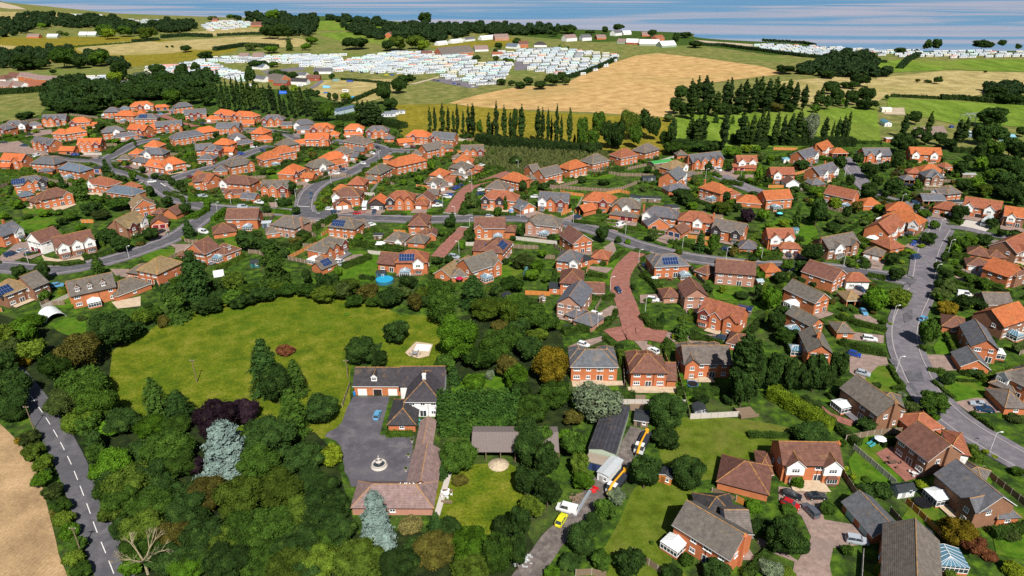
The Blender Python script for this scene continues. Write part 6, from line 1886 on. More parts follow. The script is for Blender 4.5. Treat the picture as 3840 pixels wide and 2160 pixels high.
# tents and tourers on the camping field
def tent(x,y,s_,col,lab):
    X,Y=G(*q(x,y)); b=MB(); n=8; L=5*s_
    for i in range(n):
        t0,t1=math.pi*i/n,math.pi*(i+1)/n; f=lambda t,y_,k:(1.6*s_*k*math.cos(t),y_,1.9*s_*k*math.sin(t))
        b.poly([f(t0,-L/2,.8),f(t1,-L/2,.8),f(t1,L/2,1),f(t0,L/2,1)],'paint'); b.poly([f(t0,L/2,1),f(t1,L/2,1),(0,L/2+1,0)],'paint'); b.poly([f(t1,-L/2,.8),f(t0,-L/2,.8),(0,-L/2-.8,0)],'paint')
    o=link('tent',b.mesh('tent'),None,(X,Y,.1),random.uniform(.8,2.2),col); reg(o,'','tent','tents on the camping field',full=lab)
tent(1370,95,1.3,(.15,.40,.65),'pale blue tunnel tent on the open camping field'); tent(840,165,1.4,(.01,.10,.55),'blue dome tent partly behind the poplars'); tent(1690,235,1.6,(.03,.32,.62),'bright blue tent beside the grey round bush')
tent(1480,15,1.3,(.15,.25,.25),'grey green tent at the top of the camping field'); tent(1650,25,1.1,(.02,.05,.22),'navy tent at the top of the camping field'); tent(1360,160,.7,(.02,.10,.30),'small dark blue tent near the row of bushes')
for i,(x,y) in enumerate(((1600,150),(1050,80),(905,55),(440,80))):
    X,Y=G(*q(x,y)); b=MB(); b.box(-3,-1.15,.5,3,1.15,2.3,'white'); b.box(-2.8,-1.0,2.3,2.8,1.0,2.5,'white'); b.box(-2.4,-1.17,1.3,2.2,-1.15,2.0,'glass'); b.box(-.4,-1.1,.1,.4,1.1,.5,'black'); o=link('touring_caravan',b.mesh('touring_caravan'),None,(X,Y,.1),random.uniform(-.4,.4)); reg(o,'white touring caravan','caravan','touring caravans')
T(0,0,1)
# steel frame by the far right trees
X,Y=G(3630,470); e=thing('steel_frame','','steel frame',X,Y,0,.2,None,'grey steel building frame standing in the far right trees'); b=MB()
for x in (0,5,10,15):
    for y in (0,9): b.bar((x,y,0),(x,y,6),.2,'metal',4)
    b.bar((x,0,6),(x,4.5,8),.18,'metal',4); b.bar((x,9,6),(x,4.5,8),.18,'metal',4)
for y,z in ((0,6),(4.5,8),(9,6),(0,3)): b.bar((0,y,z),(15,y,z),.14,'metal',4)
link('frame',b.mesh('frame'),e)
# scaffolding on the right-hand white gabled house
T(3040,700,3.22); a=G(*q(1870,360)); b=MB()
for i in range(8):
    for y in (0,1.2): b.bar((i*2,y,0),(i*2,y,5.2),.04,'metal',5)
for z in (2,4,5): b.bar((0,0,z),(14,0,z),.04,'metal',5); b.bar((0,1.2,z),(14,1.2,z),.04,'metal',5)
for z in (2.05,4.05): b.box(0,.05,z,14,1.15,z+.06,'wood')
o=link('scaffolding',b.mesh('scaffolding'),None,(a[0],a[1],.14),math.atan2(G(*q(2200,400))[1]-a[1],G(*q(2200,400))[0]-a[0])); reg(o,'','scaffolding',None,full='metal scaffolding along the front of the white gabled house')
# ---- cars
T(0,300,3.22); cars('''van w 415 920 480 900;saloon k 340 662 392 652;pickup n 235 790 345 795;hatch k 5 755 88 752;saloon w 1785 1232 1885 1222;hatch s 1565 712 1645 692;hatch l 1915 412 1968 410;saloon n 2415 522 2490 512;suv b 850 905 965 895;hatch m 1500 1060 1595 1060;saloon g 1880 1142 1950 1132;hatch m 2260 1170 2335 1165;saloon n 1700 690 1760 690;hatch r 1775 685 1840 680;hatch k 1850 385 1900 380''')
T(0,700,3.22); cars('''van n 60 840 200 795;saloon s 215 790 305 745;hatch n 290 830 420 790;suv k 1910 560 1985 525;van w 2400 535 2512 558;suv l 605 1205 775 1180;van s 2400 130 2495 112''')
T(800,300,3.22); cars('''hatch w 1838 748 1902 738;suv k 1948 752 2042 742;saloon k 1948 806 2025 830;saloon w 1885 870 1955 892;hatch w 1775 1002 1835 1012;suv w 1438 1118 1530 1128;suv n 1515 1085 1635 1075;suv n 572 845 628 858;suv b 310 893 362 888;suv w 455 808 520 802;hatch s 2320 795 2375 800;saloon m 2380 800 2430 808;saloon b 320 555 360 552''')
T(800,700,3.22); cars('''pickup w 490 178 612 198;van s 300 250 412 248;van n 1180 80 1178 155;hatch w 1362 268 1442 268;suv n 1420 318 1530 295;hatch r 1700 325 1775 322;suv n 1960 282 1922 340;hatch w 1255 425 1322 445;hatch w 1880 462 1938 452;suv w 1480 905 1585 912;hatch s 1515 940 1625 925''')
T(1600,300,3.22); cars('''saloon w 638 1032 682 1022;saloon r 655 1068 718 1062;suv b 328 1312 388 1292;hatch n 390 1275 432 1262;suv w 208 1408 292 1412;hatch b 240 1388 314 1384;hatch w 618 1332 692 1320;saloon n 612 1372 690 1368''')
T(1600,700,3.22); cars('''pickup w 62 230 192 222;suv n 80 195 212 185;hatch s 728 360 788 360;suv s 280 835 388 855;suv n 1772 380 1868 352;hatch n 2278 1218 2342 1285;suv k 340 980 402 1000;van w 2285 478 2400 440;hatch w 1300 120 1300 120''')
T(2400,300,3.22); cars('''van w 908 1070 975 1092;saloon k 882 1120 948 1130;hatch s 1858 1292 1922 1325;hatch n 2340 940 2388 932;hatch n 860 1065 900 1060''')
T(2400,700,3.22); cars('''hatch n 1005 742 1072 758;suv k 1778 800 1812 865;suv m 1870 798 1912 862;suv w 78 1352 238 1372;hatch n 40 945 92 975;hatch s 1860 10 1925 30''')
T(3040,700,3.22); cars('''suv n 1205 190 1320 192;hatch b 1268 660 1222 712;van n 1212 868 1325 845;suv w 670 868 582 905;suv n 552 1218 652 1268;van w 1778 1290 1935 1310;hatch k 395 905 478 912;suv k 1135 570 1190 575''')
T(3040,300,3.22); cars('''suv k 1135 1270 1180 1262;saloon k 1200 1275 1262 1270;hatch n 280 935 322 930;suv b 1670 570 1735 560''')
T(2880,1080,2.683); cars('''saloon l 918 195 998 278;suv w 950 500 1102 520;hatch b 802 645 935 682;hatch s 920 845 992 865;hatch l 1522 335 1600 285;saloon s 2215 1180 2035 1152;saloon n 2278 1232 2090 1205''')
T(2880,1620,1.517); cars('''saloon k 75 335 192 375;hatch r 78 388 178 432;saloon k 215 365 338 362;suv g 285 490 200 405;suv s 445 605 568 625''')
T(960,1080,2.683); cars('hatch l 1205 1315 1235 1240')
T(1920,1080,2.683); cars('suv n 2160 510 2012 500;hatch w 1480 655 1368 600;hatch w 800 250 875 270;hatch w 690 560 745 575')
T(1920,1620,2.683); cars('hatch y 455 955 535 825;van w 600 790 505 765')
T(1280,0,2.0125); cars('hatch w 980 655 1005 650;hatch b 835 630 865 630;hatch k 870 638 905 636;hatch k 690 605 715 603;hatch n 720 612 745 610;hatch k 140 548 168 546;hatch w 215 552 245 550;hatch k 258 557 285 554;hatch n 70 542 95 540;suv b 360 565 410 565;hatch y 325 565 350 563')
# ---- lamps
for tl,ps in (((0,700,3.22),((350,935),(1565,880),(2025,600))),((800,700,3.22),((215,215),(1000,165),(1500,340),(55,330),(765,295))),((800,300,3.22),((1425,1265),(2005,970),(1598,1105))),
((1600,300,3.22),((1105,1090),(545,1210),(548,1360))),((1600,700,3.22),((195,250),(345,385),(520,525),(392,820),(1130,380),(1770,445),(2400,580),(2560,925),(2215,1265))),
((2400,300,3.22),((1213,1215),(2470,1170),(790,1200))),((2400,700,3.22),((510,750),(1035,895),(1460,905))),((3040,700,3.22),((1090,230),(1552,545),(1660,802),(1492,1110),(395,965))),
((1920,1080,2.683),((860,415),(1340,242))),((2880,1080,2.683),((1250,332),(1283,865))),((3040,300,3.22),((410,1170),(870,1080))),((2880,1620,1.517),((1262,112),))):
    T(*tl)
    for x,y in ps: lamp(x,y,random.choice((0,0,180)) if tl[0]<2800 else 0)
# ---- fences
T(800,700,3.22); fence('1088,730 1190,735 1275,725'); fence('430,805 520,812 610,835'); fence('1085,560 1240,610',look='dark low fence',mat_='wood')
T(1600,700,3.22); fence('1045,742 1180,752 1350,755'); fence('1190,1305 1320,1310 1490,1320',mat_='orange_wood',look='orange panel fence',post='orange_wood'); fence('1615,75 1700,100 1900,125',mat_='orange_wood',look='orange panel fence'); fence('2170,100 2330,70 2450,95',mat_='orange_wood',look='rusty panel fence'); fence('1625,350 1750,300',mat_='orange_wood',look='rusty panel fence'); fence('1430,870 1550,875')
T(1600,300,3.22); fence('1940,1105 2150,1130 2350,1160 2576,1165'); fence('1490,1300 1700,1320 2000,1340 2200,1350 2350,1330 2576,1240',look='dark brown long fence'); fence('400,725 620,745'); 
T(2400,300,3.22); fence('0,1165 160,1170'); fence('150,1085 360,1085'); fence('1610,845 1900,850',mat_='orange_wood',look='bright orange fence')
T(1920,1080,2.683); fence('1790,1320 2000,1310 2280,1295',look='grey panel fence',mat_='stone'); fence('1110,700 1130,980 1150,1010'); fence('1640,780 1700,1000 1780,1290')
T(0,700,3.22); fence('985,440 1135,440',mat_='orange_wood',look='rusty panel fence'); fence('2235,670 2330,690 2400,680'); fence('560,1420 640,1440 790,1430'); fence('500,1449 600,1400')
T(0,300,3.22); fence('0,1310 230,1225'); fence('600,900 900,940 1115,965',look='dark hedge-topped fence',h=1.2); fence('2200,720 2480,740'); fence('260,520 480,480'); fence('850,430 1190,470')
T(800,300,3.22); fence('20,1180 300,1200 640,1190'); fence('840,485 980,500'); fence('470,1060 670,1085'); fence('400,640 590,640'); fence('1340,1190 1600,1170 2190,1270',look='dark brown fence',h=1.5)
T(2880,1620,1.517); fence('410,230 500,370 530,400',look='dark panel fence'); fence('690,460 780,560',look='dark panel fence'); fence('440,50 600,20 760,5',look='dark panel fence')
T(2400,700,3.22); fence('590,980 700,1110 780,1190',look='dark panel fence')
T(3040,700,3.22); fence('1350,250 1580,340 1600,380',mat_='orange_wood',look='orange brown fence')
T(1920,1620,2.683); fence('640,1449 800,1440 950,1470'); fence('2010,600 2240,690',look='thin wire fence',h=1.2,step=3); fence('2250,700 2330,740',mat_='orange_wood',look='orange panel fence')
T(960,1080,2.683); fence('870,1200 940,1000 950,970',look='dark meadow fence',h=1.2)

for k_,pts_ in PAD:
    b=MB(); b.poly([(x,y,fz[0]) for x,y in pts_],k_); me=b.mesh('paving'); 
    if me.polygons[0].normal.z<0: me.flip_normals()
    structure('paving',me); fz[0]+=.0006; DRIVEBOX.append(pts_)
# ================================================================ trees, hedges, woods
T(0,1080,2.683)
trees('''b 60 480 140 130;b 230 420 160 130 L;b 100 620 150 120;b 1120 400 230 190 D;b 1430 290 110 90;b 1560 260 95 85;b 1330 430 130 90 D;c 1760 150 150 180;w 790 640 220 190 A;b 560 780 170 150;b 330 620 140 120;s 250 710 90 80 O;b 820 980 250 200 M
b 620 1150 170 160;b 980 1160 210 200;b 820 1330 190 140;b 90 980 200 190 D;b 130 1200 170 130 D;b 30 760 150 140 D;c 1560 1130 150 230;c 1790 1190 140 170;b 1750 1380 150 110 M;b 1500 1400 150 110 L;b 2180 1290 200 190 K;b 2450 1230 150 120 K;b 1230 1330 160 130 D;b 330 330 120 80 L;b 1120 1400 130 90 L
s 1480 170 50 30;s 820 300 50 30;s 1640 330 60 80 A;b 2100 170 150 70 D;b 2350 100 140 70''')
T(960,1080,2.683)
trees('''b 190 960 150 190 D;c 80 800 180 280;c 390 900 125 180;s 290 620 100 50 R;c 360 1250 170 240 M;b 650 1210 165 155 D;b 1060 620 165 150 D;b 1230 710 105 90 D;b 1420 430 140 130 D;w 1870 180 160 190 M;c 2170 50 140 150;b 2020 500 220 240 L;b 2330 200 190 120;b 2420 560 170 180 M;b 2460 390 110 80 A;b 2250 700 160 130;s 2200 930 120 50 L;s 2350 870 50 65 W
c 1990 880 75 95;b 1350 90 140 100 D;b 1120 50 130 80 A;b 700 50 150 60;b 520 20 120 50;b 1600 140 90 90 A;b 900 -10 150 70 G;b 1700 60 110 80;b 1180 130 90 50;b 2550 250 120 150;b 2560 500 120 140 M;b 2540 800 130 130 A;b 1900 760 110 110 M;s 2480 60 90 40''')
hedge('1830,1345 2050,1335 2300,1330 2560,1325 2640,1330',9.5,6.5,(.030,.070,.012),'huge dense conifer hedge right of the manor house')
hedge('1860,1440 2100,1440 2500,1430',5,4.5,(.036,.080,.012),'lower dense conifer hedge above the open barn')
T(0,1620,2.683)
trees('''b 300 60 110 80;b 330 200 110 90 G;b 430 320 110 90;b 420 480 100 90 L;b 540 590 110 90;b 620 740 100 90 M;b 640 880 110 90;b 700 1000 100 90 L;b 770 1130 110 90 M;b 740 1270 100 90;b 820 1390 110 90 M;s 220 80 70 60 O;b 480 400 60 60 D;b 560 820 60 60 A
b 880 -60 120 120 M;b 940 90 110 120 D;b 950 220 100 100 M;b 1000 420 110 120 L;b 1070 600 120 120 M;b 1130 800 120 110 G;b 1230 970 120 110 D;b 1130 500 160 140 D;b 1800 330 160 140 M;b 1600 600 180 140 D;b 1950 640 180 150 D;b 2250 1080 180 160 G;b 1500 1150 180 140 M;b 2050 1200 180 150 D;b 1950 1300 160 120 M;b 2500 1300 160 130;b 1150 330 180 170 L;b 1300 520 230 190 G;b 1210 690 170 160 M;b 1680 150 230 190 M;b 1520 430 160 150 D;b 1560 720 200 160 M;b 1450 960 210 150 G;b 2100 590 200 170 A;b 1880 800 210 180 D;b 2060 1020 210 190 D;b 1730 1050 180 160 A;b 2400 650 220 220 G;b 2450 960 230 200 M;b 2280 1300 220 190 D;b 1850 1400 160 100 L;b 1400 1150 170 140 M;b 1680 1260 180 150 D;b 1350 220 150 120 D;b 1330 1340 110 100 L;s 1330 780 80 60 R;b 1930 330 120 100 K''')
tree('u',2260,140,290,280); 
T(960,1620,2.683)
trees('''b 30 300 200 180 M;b 560 480 150 130 D;b 700 600 170 150 D;b 420 800 200 190 G;b 800 760 150 140 D;b 300 1200 200 170 D;b 650 1130 180 150 M;b 100 1280 200 150 M;b 520 1330 190 130 D;b 150 60 260 220 D;b 460 250 190 160 D;s 745 230 122 130 Y;b 230 560 230 180 G;b 620 800 240 200 D;b 140 960 240 220 M;b 430 1120 230 200 D;b 820 1000 180 170 D;b 330 1350 220 160 G;c 1810 960 105 150;b 1000 1300 280 180 G;b 1800 1180 230 190 A;b 1460 1340 220 150 D;b 2150 1130 220 200 L;b 2440 1200 170 210 M;b 2030 230 200 190 M;c 1880 400 60 75;b 640 1300 200 160;b 2150 1380 220 140 G;b 2480 960 110 130 D;s 2050 480 90 50 A;b 1620 1180 150 110 D;s 850 360 40 40;b 1950 960 130 110 D''')
tree('u',1200,870,205,280); tree('u',1310,1130,95,105); tree('w',1560,930,130,110,col=(.17,.15,.05),look='straw coloured spiky tree')
T(1920,1620,2.683)
trees('''b 150 -20 130 150 D;b 320 60 120 130 M;b 40 -30 90 70 M;b 180 150 170 190 D;b 340 300 150 200 D;b 150 480 150 160 D;b 360 600 140 170 D;b 620 130 130 150 M;b 680 330 110 120 G;b 720 500 110 100 L;b 90 900 110 180 D;b 60 1180 85 190 D;b 710 1060 165 170 D;b 930 790 120 120 M;b 1050 640 110 90 W;b 1340 400 160 180 D;b 1560 60 160 100 D;b 1790 400 180 170 D;b 900 1290 120 110 M;b 1180 1310 160 160 D;b 400 1420 90 50 L;b 580 1310 120 90 D;s 1760 1280 75 80 M;b 2060 1410 160 80 D;b 2490 960 110 110 D;s 2530 1330 60 70 W;s 1405 1110 22 25;b 540 60 110 90 L;b 820 900 90 90 D;b 1600 1430 120 60 D;s 2440 740 90 70 L;b 200 760 130 130''')
T(2880,1620,1.517)
trees('''b 100 590 110 115 D;s 180 640 60 60 D;s 340 430 48 48 M;s 560 330 60 50 D;s 650 330 60 55 D;s 165 280 42 42 L;b 1080 560 100 90 O;b 1170 640 70 65 R;s 970 700 38 30 L;s 20 780 70 50 W;s 110 800 50 40;s 640 780 35 48 Y;s 1380 580 55 45;s 450 670 36 36 M;s 440 210 18 22 Y;s 485 255 18 20 Y;s 120 440 45 36 M;b 250 10 110 50 D;s 430 60 20 30 M;s 720 290 25 22 W;s 880 300 40 20 Y;s 1060 10 25 15;s 1290 140 18 12 Y;s 1240 110 20 18 Y;s 1420 220 40 35;s 1400 780 60 50 Y;s 1260 700 50 40 R;s 560 270 30 20''')
T(2880,1080,2.683)
trees('''b 50 830 105 210 D;b 230 860 100 180 D;b 490 840 115 200 D;b 720 780 100 170 D;b 600 900 80 140 D;b 360 900 80 150 D;b 80 330 95 120;b 40 100 90 130 L;b 1090 110 120 125 L;b 1310 110 120 100;b 1620 430 105 150 M;b 1800 200 105 75 O;b 1960 140 110 80 D;b 1740 60 100 60;s 1810 910 72 75 D;b 1670 1150 160 120 M;s 1450 1200 75 80;s 1690 1300 42 42 L;s 870 215 42 28;s 1350 1070 48 32 W;s 2090 850 90 45 D;s 660 1100 42 36 D;b 250 480 100 70 D;b 1000 1370 110 75 D;s 340 30 48 28 W;s 1160 330 45 40;s 1800 520 28 40 D;s 1910 620 25 20;b 2510 590 50 60;s 2520 400 40 40 L;b 150 230 80 70 D;s 2490 1310 80 60;s 1230 360 25 15 Y;b 160 480 110 90;s 1770 1440 40 20''')
hedge('20,1090 200,1200 420,1330 620,1449',3.4,3.4,(.10,.15,.010),'long yellow green hedge')
hedge('700,300 860,360 1190,445',1.6,1.5); hedge('720,560 900,620 1190,690',1.8,1.8); hedge('1215,800 1290,930 1370,1010 1240,1025',.9,1.1); hedge('1660,950 1780,1060 1880,1130',.9,1); hedge('2040,1270 2280,1449',1.0,1.2); hedge('1530,600 1600,650',1.5,1.2); hedge('1605,830 1700,850 1770,845',1.5,.8,look='low cut hedge'); hedge('1900,940 2110,950',.8,.8); hedge('1940,850 2040,900',1.5,1)
T(1920,1080,2.683)
trees('''p 2340 760 105 360 D;p 2440 820 80 330 D;b 2320 700 100 230 D;b 2330 980 115 210 D;b 2480 850 90 220 D;w 860 1130 260 220 W;b 1580 1230 200 180 D;b 400 760 180 210 O;b 150 250 190 150 M;b 350 350 120 110 M;b 160 600 150 130 D;b 430 1060 170 150 M;b 200 1200 190 150 M;b 60 900 120 140 L;c 1720 430 78 115;s 1080 590 48 58 D;s 1700 880 48 38 L;s 1720 960 48 38 L;s 1740 1050 48 45 L;c 1510 300 40 55;s 1630 490 28 36 Y;b 100 1050 120 110;s 1385 555 22 20 L;s 1370 120 45 35;b 260 480 120 90;b 620 1300 120 80 A;b 60 400 120 110 D;s 1800 230 30 40;b 1900 1120 90 50 D;b 2200 1120 90 60 D;s 970 310 40 40 D;b 40 130 120 80''')
hedge('510,470 640,440 780,440',2,2.2); hedge('870,440 960,380 1040,290 1040,240',1.3,1.4); hedge('1310,300 1400,400 1520,420',2,1.8); hedge('1790,520 1950,530 2120,570',1.4,1.4); hedge('930,510 1010,580',1.6,1.3); hedge('1560,560 1560,720',1.8,1.8); hedge('780,100 1020,130',1.0,1.2)
T(1600,700,3.22)
trees('''w 170 1260 180 190 M;c 560 1220 170 160;c 440 260 58 80;b 530 190 65 75;b 280 430 78 60 D;c 310 370 48 60;c 950 200 38 85 M;b 1130 200 45 55;b 1180 900 150 95;b 1330 970 100 90 L;b 1020 1180 140 110;b 1270 1060 90 80 L;b 540 590 55 75 D;b 1130 540 48 65 D;b 2120 560 85 110 D;b 860 300 55 60;s 2310 640 48 52 D;s 2430 665 38 40 L;s 420 700 55 70 L;s 1650 640 45 38 Y;b 880 1400 130 60 M;b 1200 1380 110 60 M;b 1450 1100 60 60;b 1400 800 60 60 L;s 1450 280 28 25 L;s 1340 270 20 22 M;b 600 1400 100 50;s 1700 230 50 50 D;b 130 880 70 60 D;b 270 880 55 60 D;b 180 550 50 50;b 850 1250 90 80;b 100 1030 60 40 L;s 1040 620 40 40 D;s 950 900 50 50 D;b 1500 620 50 50 D;b 2500 1200 40 40''')
tree('u',1205,1025,45,62,look='small blue spruce',col=(.10,.24,.24))
hedge('0,340 150,335 190,280',1.0,1.0); hedge('560,345 800,350 1080,350',1.2,1.4); hedge('1760,430 1950,460 2100,470',1.2,1.4); hedge('2180,500 2390,550 2420,570',1.0,1.1); hedge('480,600 560,520 640,500',2,2); hedge('2110,960 2260,880 2380,790',1.4,1.5); hedge('1940,1070 2180,1110',1.6,1.5); hedge('1960,1350 2200,1360 2260,1330',1.4,1.4); hedge('180,680 260,600 330,540',1.4,1.3); hedge('0,740 110,730',1.6,1.6); hedge('2060,330 2200,260',1.6,1.8)
T(800,700,3.22)
trees('''c 720 950 190 240;b 400 640 145 125 D;b 650 710 115 105 D;s 830 190 65 55 D;s 905 190 45 50 D;b 640 270 50 60;b 1000 290 60 50;b 1130 1080 65 100 D;b 1330 1160 120 130 D;b 1560 1250 120 110;b 1880 1260 140 110 A;b 250 1130 140 110 G;b 2060 1360 150 90 M;b 2350 1150 120 90 D;b 600 1300 170 60 D;b 100 1320 150 60 D;b 900 1250 140 80;b 1500 1010 55 70 L;b 2300 1280 110 80;b 1700 1380 130 60;b 1450 1130 90 80 D;b 980 650 80 60 A;b 1060 560 80 55;b 430 1240 150 70;b 30 1180 90 90 D;b 760 1200 100 60;s 1300 235 40 32 L;s 610 150 50 40;b 2500 1240 80 70;s 1750 600 60 50 L;s 100 950 40 40;b 1200 1270 110 70 D;b 2560 1380 90 80;b 1380 940 50 50 L;s 1360 170 40 50 A;s 550 570 40 40;b 860 800 60 60 D;b 330 1380 160 50 D''')
hedge('560,310 760,320 950,345',2.0,2.0,(.05,.11,.008)); hedge('0,420 80,360 150,300',2.0,2.2,(.05,.11,.008)); hedge('1220,530 1300,470 1420,420 1480,380',2.2,2.2); hedge('1570,990 1750,930 1900,870',2.2,2.2); hedge('1620,690 1800,720 2050,760 2300,770',2.2,2.2); hedge('1720,580 1800,560 2000,540',1.8,1.6); hedge('80,180 300,200 470,210',1.4,1.3); hedge('2270,350 2340,350',1.0,1.2); hedge('2030,345 2210,345',1.0,1.1); hedge('1990,100 2080,120',1,1.5); hedge('980,780 1150,600',2.4,2.2)
T(0,700,3.22)
trees('''b 1440 690 125 100 D;b 1820 570 98 85 D;b 1300 590 120 90 D;c 1180 970 98 130;b 230 1030 98 88 D;b 510 1030 95 115 D;c 2270 510 82 105;c 2340 1110 210 330;b 2070 1290 160 140 D;c 950 50 85 130;b 1440 200 150 85;b 1180 150 90 60;b 2020 180 75 75;b 740 420 60 50;s 960 480 60 55 L;s 740 1270 48 38 Y;b 530 1310 75 70 M;c 1890 1190 28 75;c 1960 1220 26 60;b 200 210 80 60;b 540 320 80 40 L;s 430 240 30 25 Y;b 1200 340 110 60;b 850 350 90 60;b 1100 260 130 80 D;s 1800 370 40 40 L;s 330 360 60 40 M;b 360 1060 80 60 D;s 1030 830 40 45;b 60 350 60 50;s 210 430 25 15 Y;b 20 1290 60 70;s 1700 690 60 30 A;b 2230 260 80 80 D;s 280 650 25 30 Y;b 700 300 60 40;b 2400 1400 150 90 D;s 2210 620 25 35 Y;s 230 1100 30 15;b 1000 700 50 40 D;b 640 480 60 40''')
hedge('2280,180 2480,180 2510,210 2500,300 2380,380 2270,400',2.2,2.2,(.05,.11,.008)); hedge('270,900 500,950 800,960 1030,930',1.4,1.2); hedge('1200,860 1300,830 1420,800',1.2,1.1); hedge('1600,640 1700,590',1,1.2); hedge('20,930 -80,940',1,1); hedge('1990,90 2200,150 2220,200',1.6,1.6); hedge('2090,70 2330,130 2500,190',.8,1.0); hedge('300,850 470,810',1.1,1.1)
T(0,300,3.22)
trees('''b 640 290 120 70 D;b 880 150 130 90 D;b 1120 260 130 100 D;b 1370 190 140 75 D;b 780 340 130 60 D;b 1040 350 140 55 D;b 1600 210 140 75 D;b 1880 130 140 100 D;b 2080 190 130 95;b 2290 170 120 110 D;b 2490 190 110 110 D;b 300 430 110 45 D;b 1480 280 120 50;b 1700 90 120 70;b 1000 80 90 50 D;b 560 230 70 60 D
c 1280 1060 60 100;b 1600 1160 45 65;b 1430 1180 45 50 D;b 1500 1190 38 42 D;c 740 1220 42 90;b 1870 1150 48 48 D;b 1720 1085 42 48;b 2070 1220 48 58 D;b 2170 1260 55 58 D;b 1820 1340 55 70 D;b 1630 760 20 45 D;b 2550 120 80 90 D;b 1210 560 70 40;s 90 1230 60 40;b 620 1250 50 60;s 80 660 60 20 L;b 430 610 40 30 Y;b 2100 940 40 25;b 1400 1010 60 30;s 1990 1170 80 25;b 2230 690 30 20;b 100 505 60 25 D;b 1170 600 40 30;b 1540 1010 25 30;b 2280 900 60 30 L;b 2180 530 40 20;b 1400 740 60 20 L''')
hedge('0,175 300,160 560,135 740,110',6,5,(.022,.042,.010),'thick dark field hedge'); hedge('600,905 850,940 1110,960',1.2,1.4,(.022,.042,.010)); hedge('1330,900 1480,800 1610,730',1.2,1.4,(.04,.09,.008)); hedge('1380,1060 1600,1120 1780,1190',1.2,1.4); hedge('2010,1210 2200,1300 2460,1380',1.2,1.4); hedge('2060,1140 2300,1080 2500,1020',1.2,1.4,(.03,.07,.008)); hedge('60,720 200,735 400,690',1,1.2,(.05,.11,.008)); hedge('1040,900 1300,870',.8,.9)
T(800,300,3.22)
P2='''p 40 170 26 170;p 110 190 30 190;p 170 200 28 190;p 235 160 30 200;p 300 180 30 210;p 360 160 34 200;p 430 170 32 190;p 500 160 34 190;p 560 210 28 180;p 620 240 30 170;p 690 200 38 170;p 740 260 28 140;p 800 260 28 160;p 860 330 30 110;p 920 240 34 170;p 960 300 26 150;p 1010 260 28 170;p 1060 240 30 160;p 1110 330 26 110;p 1145 260 28 170;p 1190 330 26 120
p 1230 370 50 110;b 1370 370 85 120 M;b 1300 400 70 90;p 1750 380 50 130;p 1810 400 50 150;p 1870 400 50 160;p 1930 400 44 150;p 1990 420 40 130;b 2060 150 95 130 D;b 2140 280 90 80 D;b 2260 60 70 90 D;b 1600 190 70 50 W;b 1130 140 45 40 D;b 1190 140 40 45 D;b 1250 150 40 45 D;b 1395 180 30 50 D;b 1470 190 36 55 D;b 600 130 60 60;b 980 100 50 50 W;b 850 90 50 50;c 760 680 22 32;b 820 715 18 24;b 930 1280 68 100 D;b 1520 520 60 50 M;b 30 660 45 40 D;b 1800 930 60 45 D;b 1365 1130 25 40 D;b 500 770 20 45 D;b 1100 690 60 28;b 2440 1040 60 30 L;b 2080 1190 45 35;b 700 1100 60 40 L;b 600 1110 40 30;b 1740 980 20 22;b 2300 1230 50 40;b 2480 1180 60 50;b 900 980 70 30;b 1200 900 60 40 A;b 1130 960 40 30 L;b 2050 630 30 40;b 1840 1080 50 28 D;b 460 1240 50 30 L;b 2290 560 40 20;b 1580 600 30 40 D;b 1400 720 40 25;b 2420 1140 40 30'''
trees(P2,'tall trees of the poplar belt')
hedge('1500,500 1800,470 2300,590',8,4,(.022,.042,.010),'thick dark belt hedge'); hedge('1160,1260 1350,1210 1420,1190',1.4,1.4); hedge('860,1060 1000,1010 1100,960',1.4,1.6); hedge('2100,790 2300,825',1,1.2); hedge('620,1110 800,1060',1.8,1.8,(.06,.13,.01)); hedge('740,630 960,660',1,1.2); hedge('1100,300 1500,330 1720,250 2000,130',3,3,(.022,.042,.010),'dark field hedge')
T(1600,300,3.22)
trees('''p 35 475 26 165;p 95 480 22 160;p 190 455 38 170;p 260 465 26 155;p 320 500 20 130;p 368 465 28 165;p 440 500 24 145;p 500 480 24 185;p 555 480 36 205;p 750 555 32 155;p 790 600 26 90;p 840 490 36 225;p 935 510 42 200;p 1010 550 24 160;w 1065 500 38 170;p 1145 510 48 205;p 1345 530 44 215;p 1400 530 26 205;p 1465 550 30 210;p 1505 590 20 170;p 1570 540 38 235;p 1625 600 24 175;p 1725 550 38 225;p 1785 725 20 70
w 1050 640 34 90;b 640 560 40 110 G;b 1880 620 80 200 G;b 2010 700 80 130 G;b 2080 510 90 150 G;b 2180 640 90 170 D;b 2300 640 100 180 D;w 2450 520 130 180 G;b 2520 660 80 150;b 2000 830 70 60 D;b 1070 960 75 65 D;b 1160 1260 48 85 D;b 1400 1290 60 50;b 2280 760 80 60 D;b 60 1040 50 60;b 1500 1230 60 45 D;b 1880 1200 60 40;b 2140 1230 80 40;b 840 1080 30 35;b 500 1390 40 60;b 370 1200 22 55;b 250 640 70 25 D;b 470 680 80 30 D''','tall trees beside the wheat field')
hedge('640,735 850,790 1100,800 1350,830 1600,845 1850,870 2100,860',9,5,(.020,.038,.010),'deep dark belt hedge under the poplars'); hedge('640,1090 850,1060 930,1100 760,1150',2,1.6); hedge('430,1190 580,1200',1.4,1.6,(.10,.13,.01)); hedge('560,1270 700,1240 830,1210',1.2,1.4,(.05,.11,.01)); hedge('2200,900 2400,960',3,2.5,(.02,.04,.01))
T(2400,300,3.22)
